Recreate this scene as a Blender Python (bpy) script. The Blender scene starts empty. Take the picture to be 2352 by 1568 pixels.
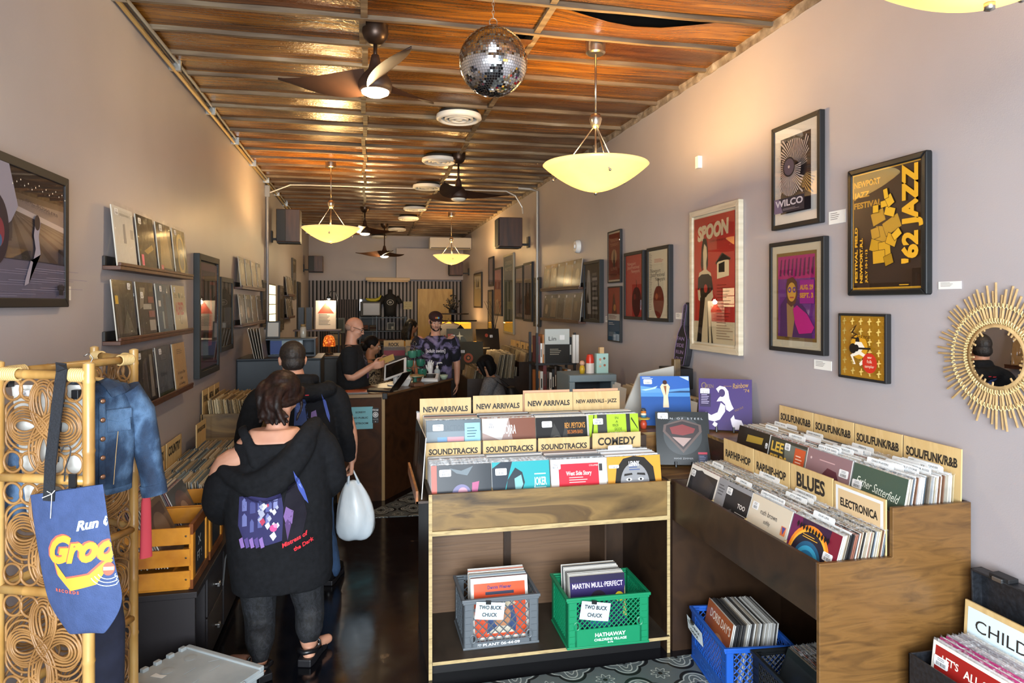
import bpy, math, random
from mathutils import Vector, Matrix
random.seed(7)
SC = bpy.context.scene
COL = SC.collection
PI = math.pi
# ---------------------------------------------------------------- camera, world, daylight, exposure
PSI = math.radians(12.2)
cam_data = bpy.data.cameras.new('camera'); cam_data.sensor_width = 36; cam_data.lens = 24
cam_data.shift_y = -(784 - 697) / 2352; cam_data.clip_start = 0.02
cam = bpy.data.objects.new('camera', cam_data); COL.objects.link(cam)
cam.location = (0, 0, 1.92); cam.rotation_euler = (PI / 2, 0, -PSI)
SC.camera = cam
SC.view_settings.view_transform = 'Standard'; SC.view_settings.look = 'None'
SC.view_settings.gamma = 1; SC.view_settings.use_curve_mapping = False
SC.view_settings.exposure = 0.30
world = bpy.data.worlds.new('sky'); SC.world = world; world.use_nodes = True
bg = world.node_tree.nodes['Background']; bg.inputs[0].default_value = (0.75, 0.87, 1.0, 1); bg.inputs[1].default_value = 0.55
def area_light(name, loc, rot, sx, sy, power, color):
 l = bpy.data.lights.new(name, 'AREA'); l.shape = 'RECTANGLE'; l.size = sx; l.size_y = sy
 l.energy = power; l.color = color
 o = bpy.data.objects.new(name, l); COL.objects.link(o); o.location = loc; o.rotation_euler = rot
 return o
# daylight coming in through the glazed shop front behind the photographer
area_light('shopfront_daylight', (0.1, -1.72, 1.75), (PI / 2 - 0.10, 0, -0.30), 2.9, 2.3, 520, (0.86, 0.94, 1.0))
# ---------------------------------------------------------------- materials
def lin(h):
 h = h.lstrip('#'); out = []
 for i in (0, 2, 4):
  c = int(h[i:i + 2], 16) / 255
  out.append(c / 12.92 if c <= 0.04045 else ((c + 0.055) / 1.055) ** 2.4)
 return (*out, 1)
MATS = {}
def new_mat(name):
 m = bpy.data.materials.new(name); m.use_nodes = True
 nt = m.node_tree; b = nt.nodes['Principled BSDF']
 return m, nt, b
def M(h, rough=0.55, metal=0.0, spec=0.5, coat=0.0, emit=0.0):
 k = (h, rough, metal, spec, coat, emit)
 if k not in MATS:
  m, nt, b = new_mat('flat_' + h.strip('#'))
  b.inputs['Base Color'].default_value = lin(h); b.inputs['Roughness'].default_value = rough
  b.inputs['Metallic'].default_value = metal; b.inputs['Specular IOR Level'].default_value = spec
  b.inputs['Coat Weight'].default_value = coat; b.inputs['Coat Roughness'].default_value = 0.12
  if emit:
   b.inputs['Emission Color'].default_value = lin(h); b.inputs['Emission Strength'].default_value = emit
  MATS[k] = m
 return MATS[k]
def N(nt, t, **kw):
 n = nt.nodes.new(t)
 for k, v in kw.items():
  if k in n.inputs: n.inputs[k].default_value = v
  else: setattr(n, k, v)
 return n
def ramp(nt, fac, stops):
 r = nt.nodes.new('ShaderNodeValToRGB'); e = r.color_ramp.elements
 while len(e) < len(stops): e.new(0.5)
 for el, (p, h) in zip(e, stops):
  el.position = p; el.color = lin(h)
 nt.links.new(fac, r.inputs[0]); return r.outputs[0]
def coords(nt, scale=(1, 1, 1), rot=(0, 0, 0), loc=(0, 0, 0)):
 tc = nt.nodes.new('ShaderNodeTexCoord'); mp = nt.nodes.new('ShaderNodeMapping')
 mp.inputs['Scale'].default_value = scale; mp.inputs['Rotation'].default_value = rot; mp.inputs['Location'].default_value = loc
 nt.links.new(tc.outputs['Object'], mp.inputs[0]); return mp.outputs[0]
def noisy(name, stops, scale=(4, 4, 4), detail=4, rough=0.5, bump=0.0, bscale=None, distortion=0.0, spec=0.5, coat=0.0, metal=0.0, nscale=1.0):
 if name in MATS: return MATS[name]
 m, nt, b = new_mat(name)
 v = coords(nt, scale)
 n = N(nt, 'ShaderNodeTexNoise', Scale=nscale, Detail=detail, Distortion=distortion); nt.links.new(v, n.inputs['Vector'])
 nt.links.new(ramp(nt, n.outputs[0], stops), b.inputs['Base Color'])
 b.inputs['Roughness'].default_value = rough; b.inputs['Specular IOR Level'].default_value = spec
 b.inputs['Coat Weight'].default_value = coat; b.inputs['Metallic'].default_value = metal
 if bump:
  src = n.outputs[0]
  if bscale:
   n2 = N(nt, 'ShaderNodeTexNoise', Scale=1.0, Detail=3); nt.links.new(coords(nt, bscale), n2.inputs['Vector']); src = n2.outputs[0]
  bp = N(nt, 'ShaderNodeBump', Strength=bump, Distance=0.01); nt.links.new(src, bp.inputs['Height'])
  nt.links.new(bp.outputs[0], b.inputs['Normal'])
 MATS[name] = m; return m
def glass_mat(name='clear_glass', tint=(1, 1, 1, 1), refl=1.0, rough=0.0):
 if name in MATS: return MATS[name]
 m, nt, b = new_mat(name); out = nt.nodes['Material Output']
 t = N(nt, 'ShaderNodeBsdfTransparent'); t.inputs[0].default_value = tint
 g = N(nt, 'ShaderNodeBsdfGlossy'); g.inputs['Roughness'].default_value = rough
 fr = N(nt, 'ShaderNodeFresnel'); fr.inputs[0].default_value = 1.5
 ma = N(nt, 'ShaderNodeMath', operation='MULTIPLY'); ma.inputs[1].default_value = refl; nt.links.new(fr.outputs[0], ma.inputs[0])
 mx = N(nt, 'ShaderNodeMixShader'); nt.links.new(ma.outputs[0], mx.inputs[0]); nt.links.new(t.outputs[0], mx.inputs[1]); nt.links.new(g.outputs[0], mx.inputs[2])
 nt.links.new(mx.outputs[0], out.inputs[0]); MATS[name] = m; return m
def plastic_film():
 """crinkled clear record sleeve"""
 if 'film' in MATS: return MATS['film']
 m, nt, b = new_mat('clear_plastic_film'); out = nt.nodes['Material Output']
 t = N(nt, 'ShaderNodeBsdfTransparent'); g = N(nt, 'ShaderNodeBsdfGlossy'); g.inputs['Roughness'].default_value = 0.05
 n = N(nt, 'ShaderNodeTexNoise', Scale=7.0, Detail=2, Distortion=2.0); nt.links.new(coords(nt, (1.4, 1.4, .5)), n.inputs['Vector'])
 bp = N(nt, 'ShaderNodeBump', Strength=1.0, Distance=0.09); nt.links.new(n.outputs[0], bp.inputs['Height']); nt.links.new(bp.outputs[0], g.inputs['Normal'])
 mx = N(nt, 'ShaderNodeMixShader'); mx.inputs[0].default_value = 0.08
 nt.links.new(t.outputs[0], mx.inputs[1]); nt.links.new(g.outputs[0], mx.inputs[2]); nt.links.new(mx.outputs[0], out.inputs[0])
 MATS['film'] = m; return m
def objcolor_mat(name='sleeve_card', rough=0.5):
 if name in MATS: return MATS[name]
 m, nt, b = new_mat(name); oi = nt.nodes.new('ShaderNodeObjectInfo')
 n = N(nt, 'ShaderNodeTexNoise', Scale=9.0, Detail=5); nt.links.new(coords(nt), n.inputs['Vector'])
 mx = N(nt, 'ShaderNodeMix', data_type='RGBA', blend_type='MULTIPLY'); mx.inputs[0].default_value = 0.5
 nt.links.new(oi.outputs['Color'], mx.inputs[6]); nt.links.new(ramp(nt, n.outputs[0], [(.35, '#8c8c8c'), (.65, '#ffffff')]), mx.inputs[7])
 nt.links.new(mx.outputs[2], b.inputs['Base Color']); b.inputs['Roughness'].default_value = rough
 MATS[name] = m; return m
def attr_mat(name='packed_sleeves', rough=0.5):
 if name in MATS: return MATS[name]
 m, nt, b = new_mat(name); a = nt.nodes.new('ShaderNodeAttribute'); a.attribute_name = 'col'
 nt.links.new(a.outputs['Color'], b.inputs['Base Color']); b.inputs['Roughness'].default_value = rough
 MATS[name] = m; return m
# ---------------------------------------------------------------- mesh builder
_TXT = {}
def text_geo(s, bold=0.0, spacing=1.0, shear=0.0):
 k = (s, bold, spacing, shear)
 if k not in _TXT:
  cu = bpy.data.curves.new('lettering', 'FONT'); cu.body = s; cu.size = 1; cu.offset = bold; cu.resolution_u = 3
  cu.space_character = spacing; cu.shear = shear; cu.align_x = 'LEFT'
  o = bpy.data.objects.new('lettering', cu)
  me = o.to_mesh()
  vs = [tuple(v.co)[:2] for v in me.vertices]; fs = [tuple(p.vertices) for p in me.polygons]
  o.to_mesh_clear(); bpy.data.objects.remove(o); bpy.data.curves.remove(cu)
  xs = [v[0] for v in vs] or [0]; ys = [v[1] for v in vs] or [0]
  _TXT[k] = (vs, fs, min(xs), max(xs), min(ys), max(ys))
 return _TXT[k]
WL = {}
def frame_mat(o, u, v):
 u = Vector(u).normalized(); v = Vector(v); n = u.cross(v).normalized(); v = n.cross(u)
 return Matrix(((u.x, v.x, n.x, o[0]), (u.y, v.y, n.y, o[1]), (u.z, v.z, n.z, o[2]), (0, 0, 0, 1)))
def rz_mat(loc, a): return Matrix.Translation(loc) @ Matrix.Rotation(a, 4, 'Z')
class MB:
 def __init__(self, T=None):
  self.v, self.f, self.mi, self.mats = [], [], [], []; self.T = T
 def m(self, mat):
  if mat not in self.mats: self.mats.append(mat)
  return self.mats.index(mat)
 def add(self, vs, fs, mat, T=None):
  T = T if T is not None else self.T; b = len(self.v); i = self.m(mat)
  for p in vs: self.v.append((T @ Vector(p)) if T is not None else Vector(p))
  for f in fs: self.f.append(tuple(b + k for k in f)); self.mi.append(i)
  return self
 def box(self, x0, x1, y0, y1, z0, z1, mat, T=None):
  vs = [(x, y, z) for x in (x0, x1) for y in (y0, y1) for z in (z0, z1)]
  return self.add(vs, [(0, 1, 3, 2), (4, 6, 7, 5), (0, 4, 5, 1), (2, 3, 7, 6), (0, 2, 6, 4), (1, 5, 7, 3)], mat, T)
 def cbox(self, c, s, mat, T=None):
  return self.box(c[0] - s[0] / 2, c[0] + s[0] / 2, c[1] - s[1] / 2, c[1] + s[1] / 2, c[2] - s[2] / 2, c[2] + s[2] / 2, mat, T)
 def poly(self, pts, mat, T=None): return self.add(pts, [tuple(range(len(pts)))], mat, T)
 def prism(self, pts, z0, z1, mat, T=None):
  n = len(pts); vs = [(x, y, z0) for x, y in pts] + [(x, y, z1) for x, y in pts]
  fs = [tuple(range(n - 1, -1, -1)), tuple(range(n, 2 * n))] + [(i, (i + 1) % n, n + (i + 1) % n, n + i) for i in range(n)]
  return self.add(vs, fs, mat, T)
 def loft(self, rings, mat, T=None, cap=True, closed=False):
  n = len(rings[0]); vs = [p for r in rings for p in r]; fs = []; R = len(rings)
  for i in range(R if closed else R - 1):
   a, b = i * n, ((i + 1) % R) * n
   fs += [(a + k, a + (k + 1) % n, b + (k + 1) % n, b + k) for k in range(n)]
  if cap and not closed: fs += [tuple(range(n - 1, -1, -1)), tuple((R - 1) * n + k for k in range(n))]
  return self.add(vs, fs, mat, T)
 def tube(self, pts, r, mat, seg=8, closed=False, T=None, flat=1.0, up=None):
  pts = [Vector(p) for p in pts]; rs = r if isinstance(r, (list, tuple)) else [r] * len(pts); rings = []; prev = None
  for i, p in enumerate(pts):
   if closed: d = pts[(i + 1) % len(pts)] - pts[i - 1]
   else: d = pts[min(i + 1, len(pts) - 1)] - pts[max(i - 1, 0)]
   d = d.normalized() if d.length > 1e-9 else Vector((0, 0, 1))
   if prev is None:
    a = Vector(up) if up else (Vector((0, 0, 1)) if abs(d.z) < 0.9 else Vector((0, 1, 0)))
   else: a = prev
   a = (a - d * a.dot(d)); a = a.normalized() if a.length > 1e-6 else d.orthogonal().normalized()
   prev = a; b = d.cross(a)
   rings.append([p + (a * math.cos(2 * PI * k / seg) * flat + b * math.sin(2 * PI * k / seg)) * rs[i] for k in range(seg)])
  return self.loft(rings, mat, T, closed=closed)
 def lathe(self, prof, mat, c=(0, 0, 0), seg=24, T=None, cap=True):
  rings = [[(c[0] + r * math.cos(2 * PI * k / seg), c[1] + r * math.sin(2 * PI * k / seg), c[2] + z) for k in range(seg)] for r, z in prof]
  return self.loft(rings, mat, T, cap=cap)
 def disc(self, x, y, rx, ry, z, mat, T=None, seg=28, a0=0, a1=2 * PI):
  full = abs(a1 - a0) > 6.28; k = seg if full else seg + 1
  pts = [(x + rx * math.cos(a0 + (a1 - a0) * i / seg), y + ry * math.sin(a0 + (a1 - a0) * i / seg), z) for i in range(k)]
  if not full: pts.append((x, y, z))
  return self.poly(pts, mat, T)
 def text(self, s, x, y, h, z, mat, T=None, w=None, bold=0.0, align='c', spacing=1.0, shear=0.0, rot=0.0):
  """h: cap height; w: fitted width; (x,y): centre or left/mid point"""
  vs, fs, x0, x1, y0, y1 = text_geo(s, bold, spacing, shear)
  if not vs: return self
  cap = 0.70; sy = h / cap; sx = (w / (x1 - x0)) if w else sy
  ox = {'c': (x0 + x1) / 2, 'l': x0, 'r': x1}[align]
  ca, sa = math.cos(rot), math.sin(rot); P = []
  for a, b in vs:
   dx, dy = (a - ox) * sx, (b - cap / 2) * sy
   P.append((x + dx * ca - dy * sa, y + dx * sa + dy * ca, z))
  return self.add(P, fs, mat, T)
 def sphere(self, c, r, mat, seg=16, rings=10, T=None):
  rr = r if isinstance(r, (tuple, list)) else (r, r, r); R = []
  for i in range(rings + 1):
   t = -PI / 2 + PI * i / rings; ct = max(math.cos(t), 0.001)
   R.append([(c[0] + rr[0] * ct * math.cos(2 * PI * k / seg), c[1] + rr[1] * ct * math.sin(2 * PI * k / seg), c[2] + rr[2] * math.sin(t)) for k in range(seg)])
  return self.loft(R, mat, T)
 def clip(self, pts):
  for ax, lo in ((0, True), (0, False), (1, True), (1, False)):
   out = []; ins = (lambda p: p[ax] >= 0) if lo else (lambda p: p[ax] <= 1); lim = 0.0 if lo else 1.0
   for i, p in enumerate(pts):
    q = pts[i - 1]
    if ins(p) != ins(q):
     t = (lim - q[ax]) / (p[ax] - q[ax]); out.append((q[0] + (p[0] - q[0]) * t, q[1] + (p[1] - q[1]) * t))
    if ins(p): out.append(p)
   pts = out
   if len(pts) < 3: return []
  return pts
 def art(self, T, w, h, items, rough=0.45, coat=0.0, z0=0.0):
  """flat printed shapes; T origin = lower left corner of the sheet, coordinates 0..1"""
  z = z0
  for it in items:
   k = it[0]; z += 0.00025; mt = M(it[-1], rough, coat=coat, spec=.22)
   if k == 'r': self.poly([(it[1] * w, it[2] * h, z), ((it[1] + it[3]) * w, it[2] * h, z), ((it[1] + it[3]) * w, (it[2] + it[4]) * h, z), (it[1] * w, (it[2] + it[4]) * h, z)], mt, T)
   elif k == 'c':
    e = it[4] if len(it) > 5 else 1; pp = self.clip([(it[1] + it[3] * math.cos(a), it[2] + it[3] * w / h * e * math.sin(a)) for a in [2 * PI * q / 32 for q in range(32)]])
    if pp: self.poly([(a * w, b * h, z) for a, b in pp], mt, T)
   elif k == 'p':
    pp = self.clip(list(it[1]))
    if pp: self.poly([(a * w, b * h, z) for a, b in pp], mt, T)
   elif k == 't':
    o = it[5] if len(it) > 6 else {}
    o = dict(o);
    if 'w' in o: o['w'] *= w
    self.text(it[1], it[2] * w, it[3] * h, it[4] * h, z, mt, T, **o)
   elif k == 'l':   # fake lines of small print
    x, y, ww, hh, n = it[1:6]
    for i in range(n):
     yy = y - hh * i / max(n, 1); L = ww * (0.7 + 0.3 * ((i * 37) % 10) / 10); t = hh / n * 0.32
     self.poly([(x * w, yy * h, z), ((x + L) * w, yy * h, z), ((x + L) * w, (yy + t) * h, z), (x * w, (yy + t) * h, z)], mt, T)
  return self
 def build(self, name, parent=None, local=False, smooth=False, bevel=0.0, origin=None, auto=None, bseg=2):
  me = bpy.data.meshes.new(name)
  off = Vector((0, 0, 0))
  if parent is not None and not local: off = WL.get(parent.name, Vector((0, 0, 0)))
  if parent is None and origin is not None: off = Vector(origin)
  me.from_pydata([tuple(p - off) for p in self.v], [], self.f)
  for mt in self.mats: me.materials.append(mt)
  me.polygons.foreach_set('material_index', self.mi)
  if smooth: me.polygons.foreach_set('use_smooth', [True] * len(self.f))
  me.update()
  o = bpy.data.objects.new(name, me); COL.objects.link(o)
  if smooth and auto:
   me.set_sharp_from_angle(angle=math.radians(auto))
  if parent is not None: o.parent = parent; WL[o.name] = WL.get(parent.name, Vector((0, 0, 0)))
  else: o.location = off; WL[o.name] = off
  if bevel:
   bv = o.modifiers.new('bevel', 'BEVEL'); bv.width = bevel; bv.segments = bseg; bv.limit_method = 'ANGLE'; bv.angle_limit = 0.7
  return o
def thing(name, label, cat, loc=(0, 0, 0), rz=0.0, group=None):
 o = bpy.data.objects.new(name, None); COL.objects.link(o); o.location = loc; o.rotation_euler = (0, 0, rz); o.empty_display_size = 0.05
 o['label'] = label; o['category'] = cat
 if group: o['group'] = group
 WL[o.name] = Vector(loc); return o
def tag(o, label, cat, group=None, kind=None):
 o['label'] = label; o['category'] = cat
 if group: o['group'] = group
 if kind: o['kind'] = kind
 return o
def struct(o): o['kind'] = 'structure'; return o
def copy_tree(src, loc=None, rz=None, label=None, group=None, parent=None):
 c = src.copy(); COL.objects.link(c); WL[c.name] = Vector(loc) if loc is not None else WL.get(src.name, Vector((0, 0, 0)))
 if parent is not None: c.parent = parent
 if loc is not None: c.location = loc
 if rz is not None: c.rotation_euler = (0, 0, rz)
 if label: c['label'] = label
 if group: c['group'] = group
 for ch in list(src.children): copy_tree(ch, parent=c)
 return c
# sight lines: where a point of the picture meets a real plane of the room (used for planning only)
_c, _s = math.cos(PSI), math.sin(PSI)
def ray(px, py):
 a = (px - 1176) / 1568; b = -(py - 697) / 1568
 return (a * _c + _s, -a * _s + _c, b)
def atX(px, py, X): r = ray(px, py); t = X / r[0]; return Vector((X, r[1] * t, 1.92 + r[2] * t))
def atY(px, py, Y): r = ray(px, py); t = Y / r[1]; return Vector((r[0] * t, Y, 1.92 + r[2] * t))
def atZ(px, py, Z): r = ray(px, py); t = (Z - 1.92) / r[2]; return Vector((r[0] * t, r[1] * t, Z))
def atD(px, py, D): r = ray(px, py); return Vector((r[0] * D, r[1] * D, 1.92 + r[2] * D))
XL, XR, YF, YB, ZC = -1.293, 2.36, -1.5, 16.9, 3.55
UR = ((0, -1, 0), (0, 0, 1))   # sheet directions on the right wall
UL = ((0, 1, 0), (0, 0, 1))    # on the left wall
UF = ((1, 0, 0), (0, 0, 1))    # facing the shop front
# ================================================================ THE ROOM
def wall_paint():
 m, nt, b = new_mat('warm_grey_paint')
 n = N(nt, 'ShaderNodeTexNoise', Scale=1.3, Detail=3); nt.links.new(coords(nt), n.inputs['Vector'])
 nt.links.new(ramp(nt, n.outputs[0], [(.3, '#a29b9d'), (.7, '#aaa3a5')]), b.inputs['Base Color'])
 b.inputs['Roughness'].default_value = 0.42; b.inputs['Specular IOR Level'].default_value = 0.35
 n2 = N(nt, 'ShaderNodeTexNoise', Scale=180.0, Detail=2); nt.links.new(coords(nt), n2.inputs['Vector'])
 bp = N(nt, 'ShaderNodeBump', Strength=0.12, Distance=0.003); nt.links.new(n2.outputs[0], bp.inputs['Height']); nt.links.new(bp.outputs[0], b.inputs['Normal'])
 return m
PAINT = wall_paint()
def floor_mat():
 m, nt, b = new_mat('worn_black_floor_paint')
 v = coords(nt)
 n = N(nt, 'ShaderNodeTexNoise', Scale=2.1, Detail=8, Roughness=0.62, Distortion=0.4); nt.links.new(v, n.inputs['Vector'])
 nt.links.new(ramp(nt, n.outputs[0], [(.40, '#0d0d11'), (.66, '#17161a'), (.70, '#5d4b3a'), (.73, '#30261f')]), b.inputs['Base Color'])
 n2 = N(nt, 'ShaderNodeTexNoise', Scale=9.0, Detail=6); nt.links.new(v, n2.inputs['Vector'])
 r = ramp(nt, n2.outputs[0], [(.3, '#5a5a5a'), (.7, '#7d7d7d')]); nt.links.new(r, b.inputs['Roughness'])
 bp = N(nt, 'ShaderNodeBump', Strength=0.15, Distance=0.004); nt.links.new(n2.outputs[0], bp.inputs['Height']); nt.links.new(bp.outputs[0], b.inputs['Normal'])
 return m
T = 0.12
struct(MB().box(XL - T, XR + T, YF - 1.2, YB + T, -0.1, 0, floor_mat()).build('floor'))
struct(MB().box(XL - T, XL, YF, YB, 0, ZC + .12, PAINT).build('wall_left'))
struct(MB().box(XR, XR + T, YF, YB, 0, ZC + .12, PAINT).build('wall_right'))
struct(MB().box(XL - T, XR + T, YB, YB + T, 0, ZC + .12, PAINT).build('wall_back'))
# shop front behind the photographer: piers, low wall, lintel and glazing
w = MB(); w.box(XL - T, XL + .15, YF - T, YF, 0, ZC + .12, PAINT).box(XR - .15, XR + T, YF - T, YF, 0, ZC + .12, PAINT)
w.box(XL + .15, XR - .15, YF - T, YF, 2.95, ZC + .12, PAINT).box(XL + .15, XR - .15, YF - T, YF, 0, .45, PAINT)
struct(w.build('wall_front'))
wf = MB(); dk = M('#20201f', .4)
for x in (XL + .17, .0, 1.1, XR - .17): wf.box(x - .03, x + .03, YF - .09, YF - .03, .45, 2.95, dk)
wf.box(XL + .15, XR - .15, YF - .09, YF - .03, .45, .52, dk).box(XL + .15, XR - .15, YF - .09, YF - .03, 2.88, 2.95, dk)
win = struct(wf.build('window_1'))
MB().box(XL + .15, XR - .15, YF - .063, YF - .057, .5, 2.9, glass_mat()).build('pane', win)
struct(MB().box(XL - 2, XR + 2, YF - 5, YF - 1.2, -.12, -.02, noisy('pavement_concrete', [(.3, '#8a8782'), (.7, '#a5a29c')], (3, 3, 3))).build('pavement'))
# ---- ceiling: thin wood-grain panels above weathered furring strips
def panel_mat():
 m, nt, b = new_mat('wood_grain_ceiling_panel')
 v = coords(nt, (1.2, 22, 1)); n = N(nt, 'ShaderNodeTexNoise', Scale=1.6, Detail=6, Distortion=0.9); nt.links.new(v, n.inputs['Vector'])
 v2 = coords(nt, (.45, 2.2, 1)); n2 = N(nt, 'ShaderNodeTexNoise', Scale=1.0, Detail=2); nt.links.new(v2, n2.inputs['Vector'])
 c1 = ramp(nt, n.outputs[0], [(.28, '#4b2a0b'), (.5, '#87551b'), (.72, '#ad7426')])
 c2 = ramp(nt, n2.outputs[0], [(.32, '#8a7a70'), (.6, '#ffffff')])
 mx = N(nt, 'ShaderNodeMix', data_type='RGBA', blend_type='MULTIPLY'); mx.inputs[0].default_value = 1
 nt.links.new(c1, mx.inputs[6]); nt.links.new(c2, mx.inputs[7]); nt.links.new(mx.outputs[2], b.inputs['Base Color'])
 b.inputs['Roughness'].default_value = 0.27; b.inputs['Specular IOR Level'].default_value = 0.6
 n3 = N(nt, 'ShaderNodeTexNoise', Scale=55.0, Detail=2); nt.links.new(coords(nt, (1.0, .8, 1)), n3.inputs['Vector'])
 n4 = N(nt, 'ShaderNodeTexNoise', Scale=3.0, Detail=2); nt.links.new(coords(nt), n4.inputs['Vector'])
 ad = N(nt, 'ShaderNodeMath', operation='MULTIPLY_ADD'); ad.inputs[1].default_value = 0.22; nt.links.new(n3.outputs[0], ad.inputs[0]); nt.links.new(n4.outputs[0], ad.inputs[2])
 bp = N(nt, 'ShaderNodeBump', Strength=0.55, Distance=0.02); nt.links.new(ad.outputs[0], bp.inputs['Height']); nt.links.new(bp.outputs[0], b.inputs['Normal'])
 return m
PANEL = panel_mat()
STRIP = noisy('weathered_grey_strip', [(.30, '#3a2c1e'), (.48, '#5f4e3c'), (.62, '#75654f'), (.78, '#988d7d')], (2.0, 14, 14), 6, .7, .4)
SPC = 0.405; J0 = 4.02 - SPC * 14
strips = [J0 + SPC * i for i in range(46) if J0 + SPC * i < YB]
STR1, STR2 = 0.0, 1.02
cm = MB(); cols = 26
rnd = random.Random(3)
for i in range(len(strips) + 1):
 y0 = strips[i - 1] if i else YF - T; y1 = strips[i] if i < len(strips) else YB
 if y1 < -1.4 or y1 - y0 < .02: continue
 for xa, xb in ((XL, STR1), (STR1, STR2), (STR2, XR)):
  sag = rnd.uniform(.003, .012); ph = rnd.uniform(0, 6); nx, ny = 8, 4; vs = []; fs = []
  hole = (abs(y0 - 3.615) < .1 and xa == STR2); h2 = abs(y0 - 4.02) < .1 and xa == STR1
  for a in range(nx + 1):
   for b_ in range(ny + 1):
    u, q = a / nx, b_ / ny
    z = ZC + .026 - sag * .7 * math.sin(PI * q) * (0.6 + .4 * math.sin(5 * u + ph)) + .002 * math.sin(9 * u + ph)
    if hole: z -= .05 * max(0, (1 - q)) * math.sin(PI * min(1, u * 1.4)) * 1.2
    yy = y0 + (y1 - y0) * q
    if hole and q < .01: yy += .07 * math.sin(PI * u) + .02
    if h2 and u > .7: z -= .035 * (1 - q); yy += .06 if q < .01 else 0
    vs.append((xa + (xb - xa) * u, yy, z))
  for a in range(nx):
   for b_ in range(ny):
    k = a * (ny + 1) + b_; fs.append((k, k + 1, k + ny + 2, k + ny + 1))
  cm.add(vs, fs, PANEL)
ceil = struct(cm.build('ceiling', smooth=True))
struct(MB().box(XL - T, XR + T, YF - T, YB + T, ZC + .12, ZC + .2, M('#15110d', .9)).build('roof_deck'))
for k, y in enumerate(strips):
 if y < -1.3: continue
 j = MB(); n = 30; rings = []; r2 = random.Random(k); p1, p2 = r2.uniform(0, 6), r2.uniform(0, 6)
 for a in range(n + 1):
  x = XL + (XR - XL) * a / n; dz = .002 * math.sin(x * 3 + p1) + .0015 * math.sin(x * 11 + p2); dy = .004 * math.sin(x * 2.1 + p2)
  rings.append([(x, y - .015 + dy, ZC + .1), (x, y + .015 + dy, ZC + .1), (x, y + .015 + dy, ZC + dz), (x, y - .015 + dy, ZC + dz)])
 j.loft(rings, STRIP); j.build('furring_strip', ceil)
for x in (STR1, STR2):
 j = MB()
 for k in range(len(strips) - 1):
  if strips[k] < -1.3: continue
  dx = .012 * math.sin(k * 1.7 + x * 3)
  j.box(x - .019 + dx, x + .019 + dx, strips[k] + .02, strips[k + 1] - .02, ZC + .004, ZC + .09, STRIP)
 j.build('cross_blocking', ceil)
# broken plaster edge along the right wall and cable bundle along the left wall
tr = MB(); rr = random.Random(5); rings = []
for k in range(181):
 y = YF + (YB - YF) * k / 180; q = rr.uniform(-.008, .012)
 rings.append([(XR + .01, y, ZC + .06), (XR - .02 - q, y, ZC + .05), (XR - .012 + q * .6, y, ZC + .006), (XR - .006, y, ZC - .028 + q * .4), (XR + .01, y, ZC - .03)])
tr.loft(rings, noisy('crumbly_plaster', [(.3, '#55483c'), (.6, '#8d8174'), (.8, '#b5aca0')], (12, 12, 12), 5, .8, .5)); struct(tr.build('trim_1'))
steel = M('#b8b8b4', .35, .9)
cb = MB()
for k, (dx, dz, r) in enumerate(((.03, -.035, .013), (.05, .0, .011), (.024, -.004, .010))):
 cb.tube([(XL + dx + .006 * math.sin(y * 1.3 + k), y, ZC + dz + .008 * math.sin(y * .9 + 2 * k)) for y in [YF + .2 + .45 * i for i in range(40)]], r, (M('#c9b07a', .4, .7), M('#8f8a80', .5), M('#5a4a3a', .6))[k], 6)
for i in range(16): cb.box(XL + .001, XL + .075, -.5 + i * 1.1, -.47 + i * 1.1, ZC - .05, ZC + .02, steel)
tag(cb.build('cable_bundle'), 'bundle of cables and conduit clipped along the top of the left wall', 'cable')
# conduits: one vertical pipe per wall and the run across the ceiling
pl = MB(); yc = 9.6
pl.tube([(XL + .025, yc, 0.0), (XL + .025, yc, 3.50)], .021, M('#8f9094', .4, .3), 10)
pl.box(XL, XL + .06, yc - .045, yc + .045, 3.34, 3.49, M('#8f9094', .5))
tag(pl.build('conduit_pipe'), 'grey vertical conduit pipe running up the left wall', 'pipe')
pl = MB(); pl.tube([(XR - .025, 9.15, 0.0), (XR - .025, 9.15, 3.47), (XR - .12, 9.15, 3.50), (XR - .28, 9.2, 3.515)], .021, M('#a09a92', .4, .3), 10)
tag(pl.build('conduit_pipe'), 'pale vertical conduit pipe on the right wall beside the mounted speaker', 'pipe')
pl = MB(); a = [(XL + .05, 9.6, 3.40), (XL + .32, 9.6, 3.515), (XL + .5, 9.6, 3.52), (1.6, 9.4, 3.50), (1.95, 9.4, 3.50), (2.08, 9.4, 3.44), (2.18, 9.4, 3.28), (2.2, 9.45, 3.2)]
pl.tube(a, .010, M('#d9d6cf', .4, .4), 8)
tag(pl.build('ceiling_conduit'), 'thin white conduit crossing the ceiling from wall to wall', 'pipe')
# baseboards
struct(MB().box(XR - .015, XR, YF, YB, 0, .09, M('#262325', .6)).build('baseboard_right'))
struct(MB().box(XL, XL + .015, YF, YB, 0, .09, M('#262325', .6)).build('baseboard_left'))
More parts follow.
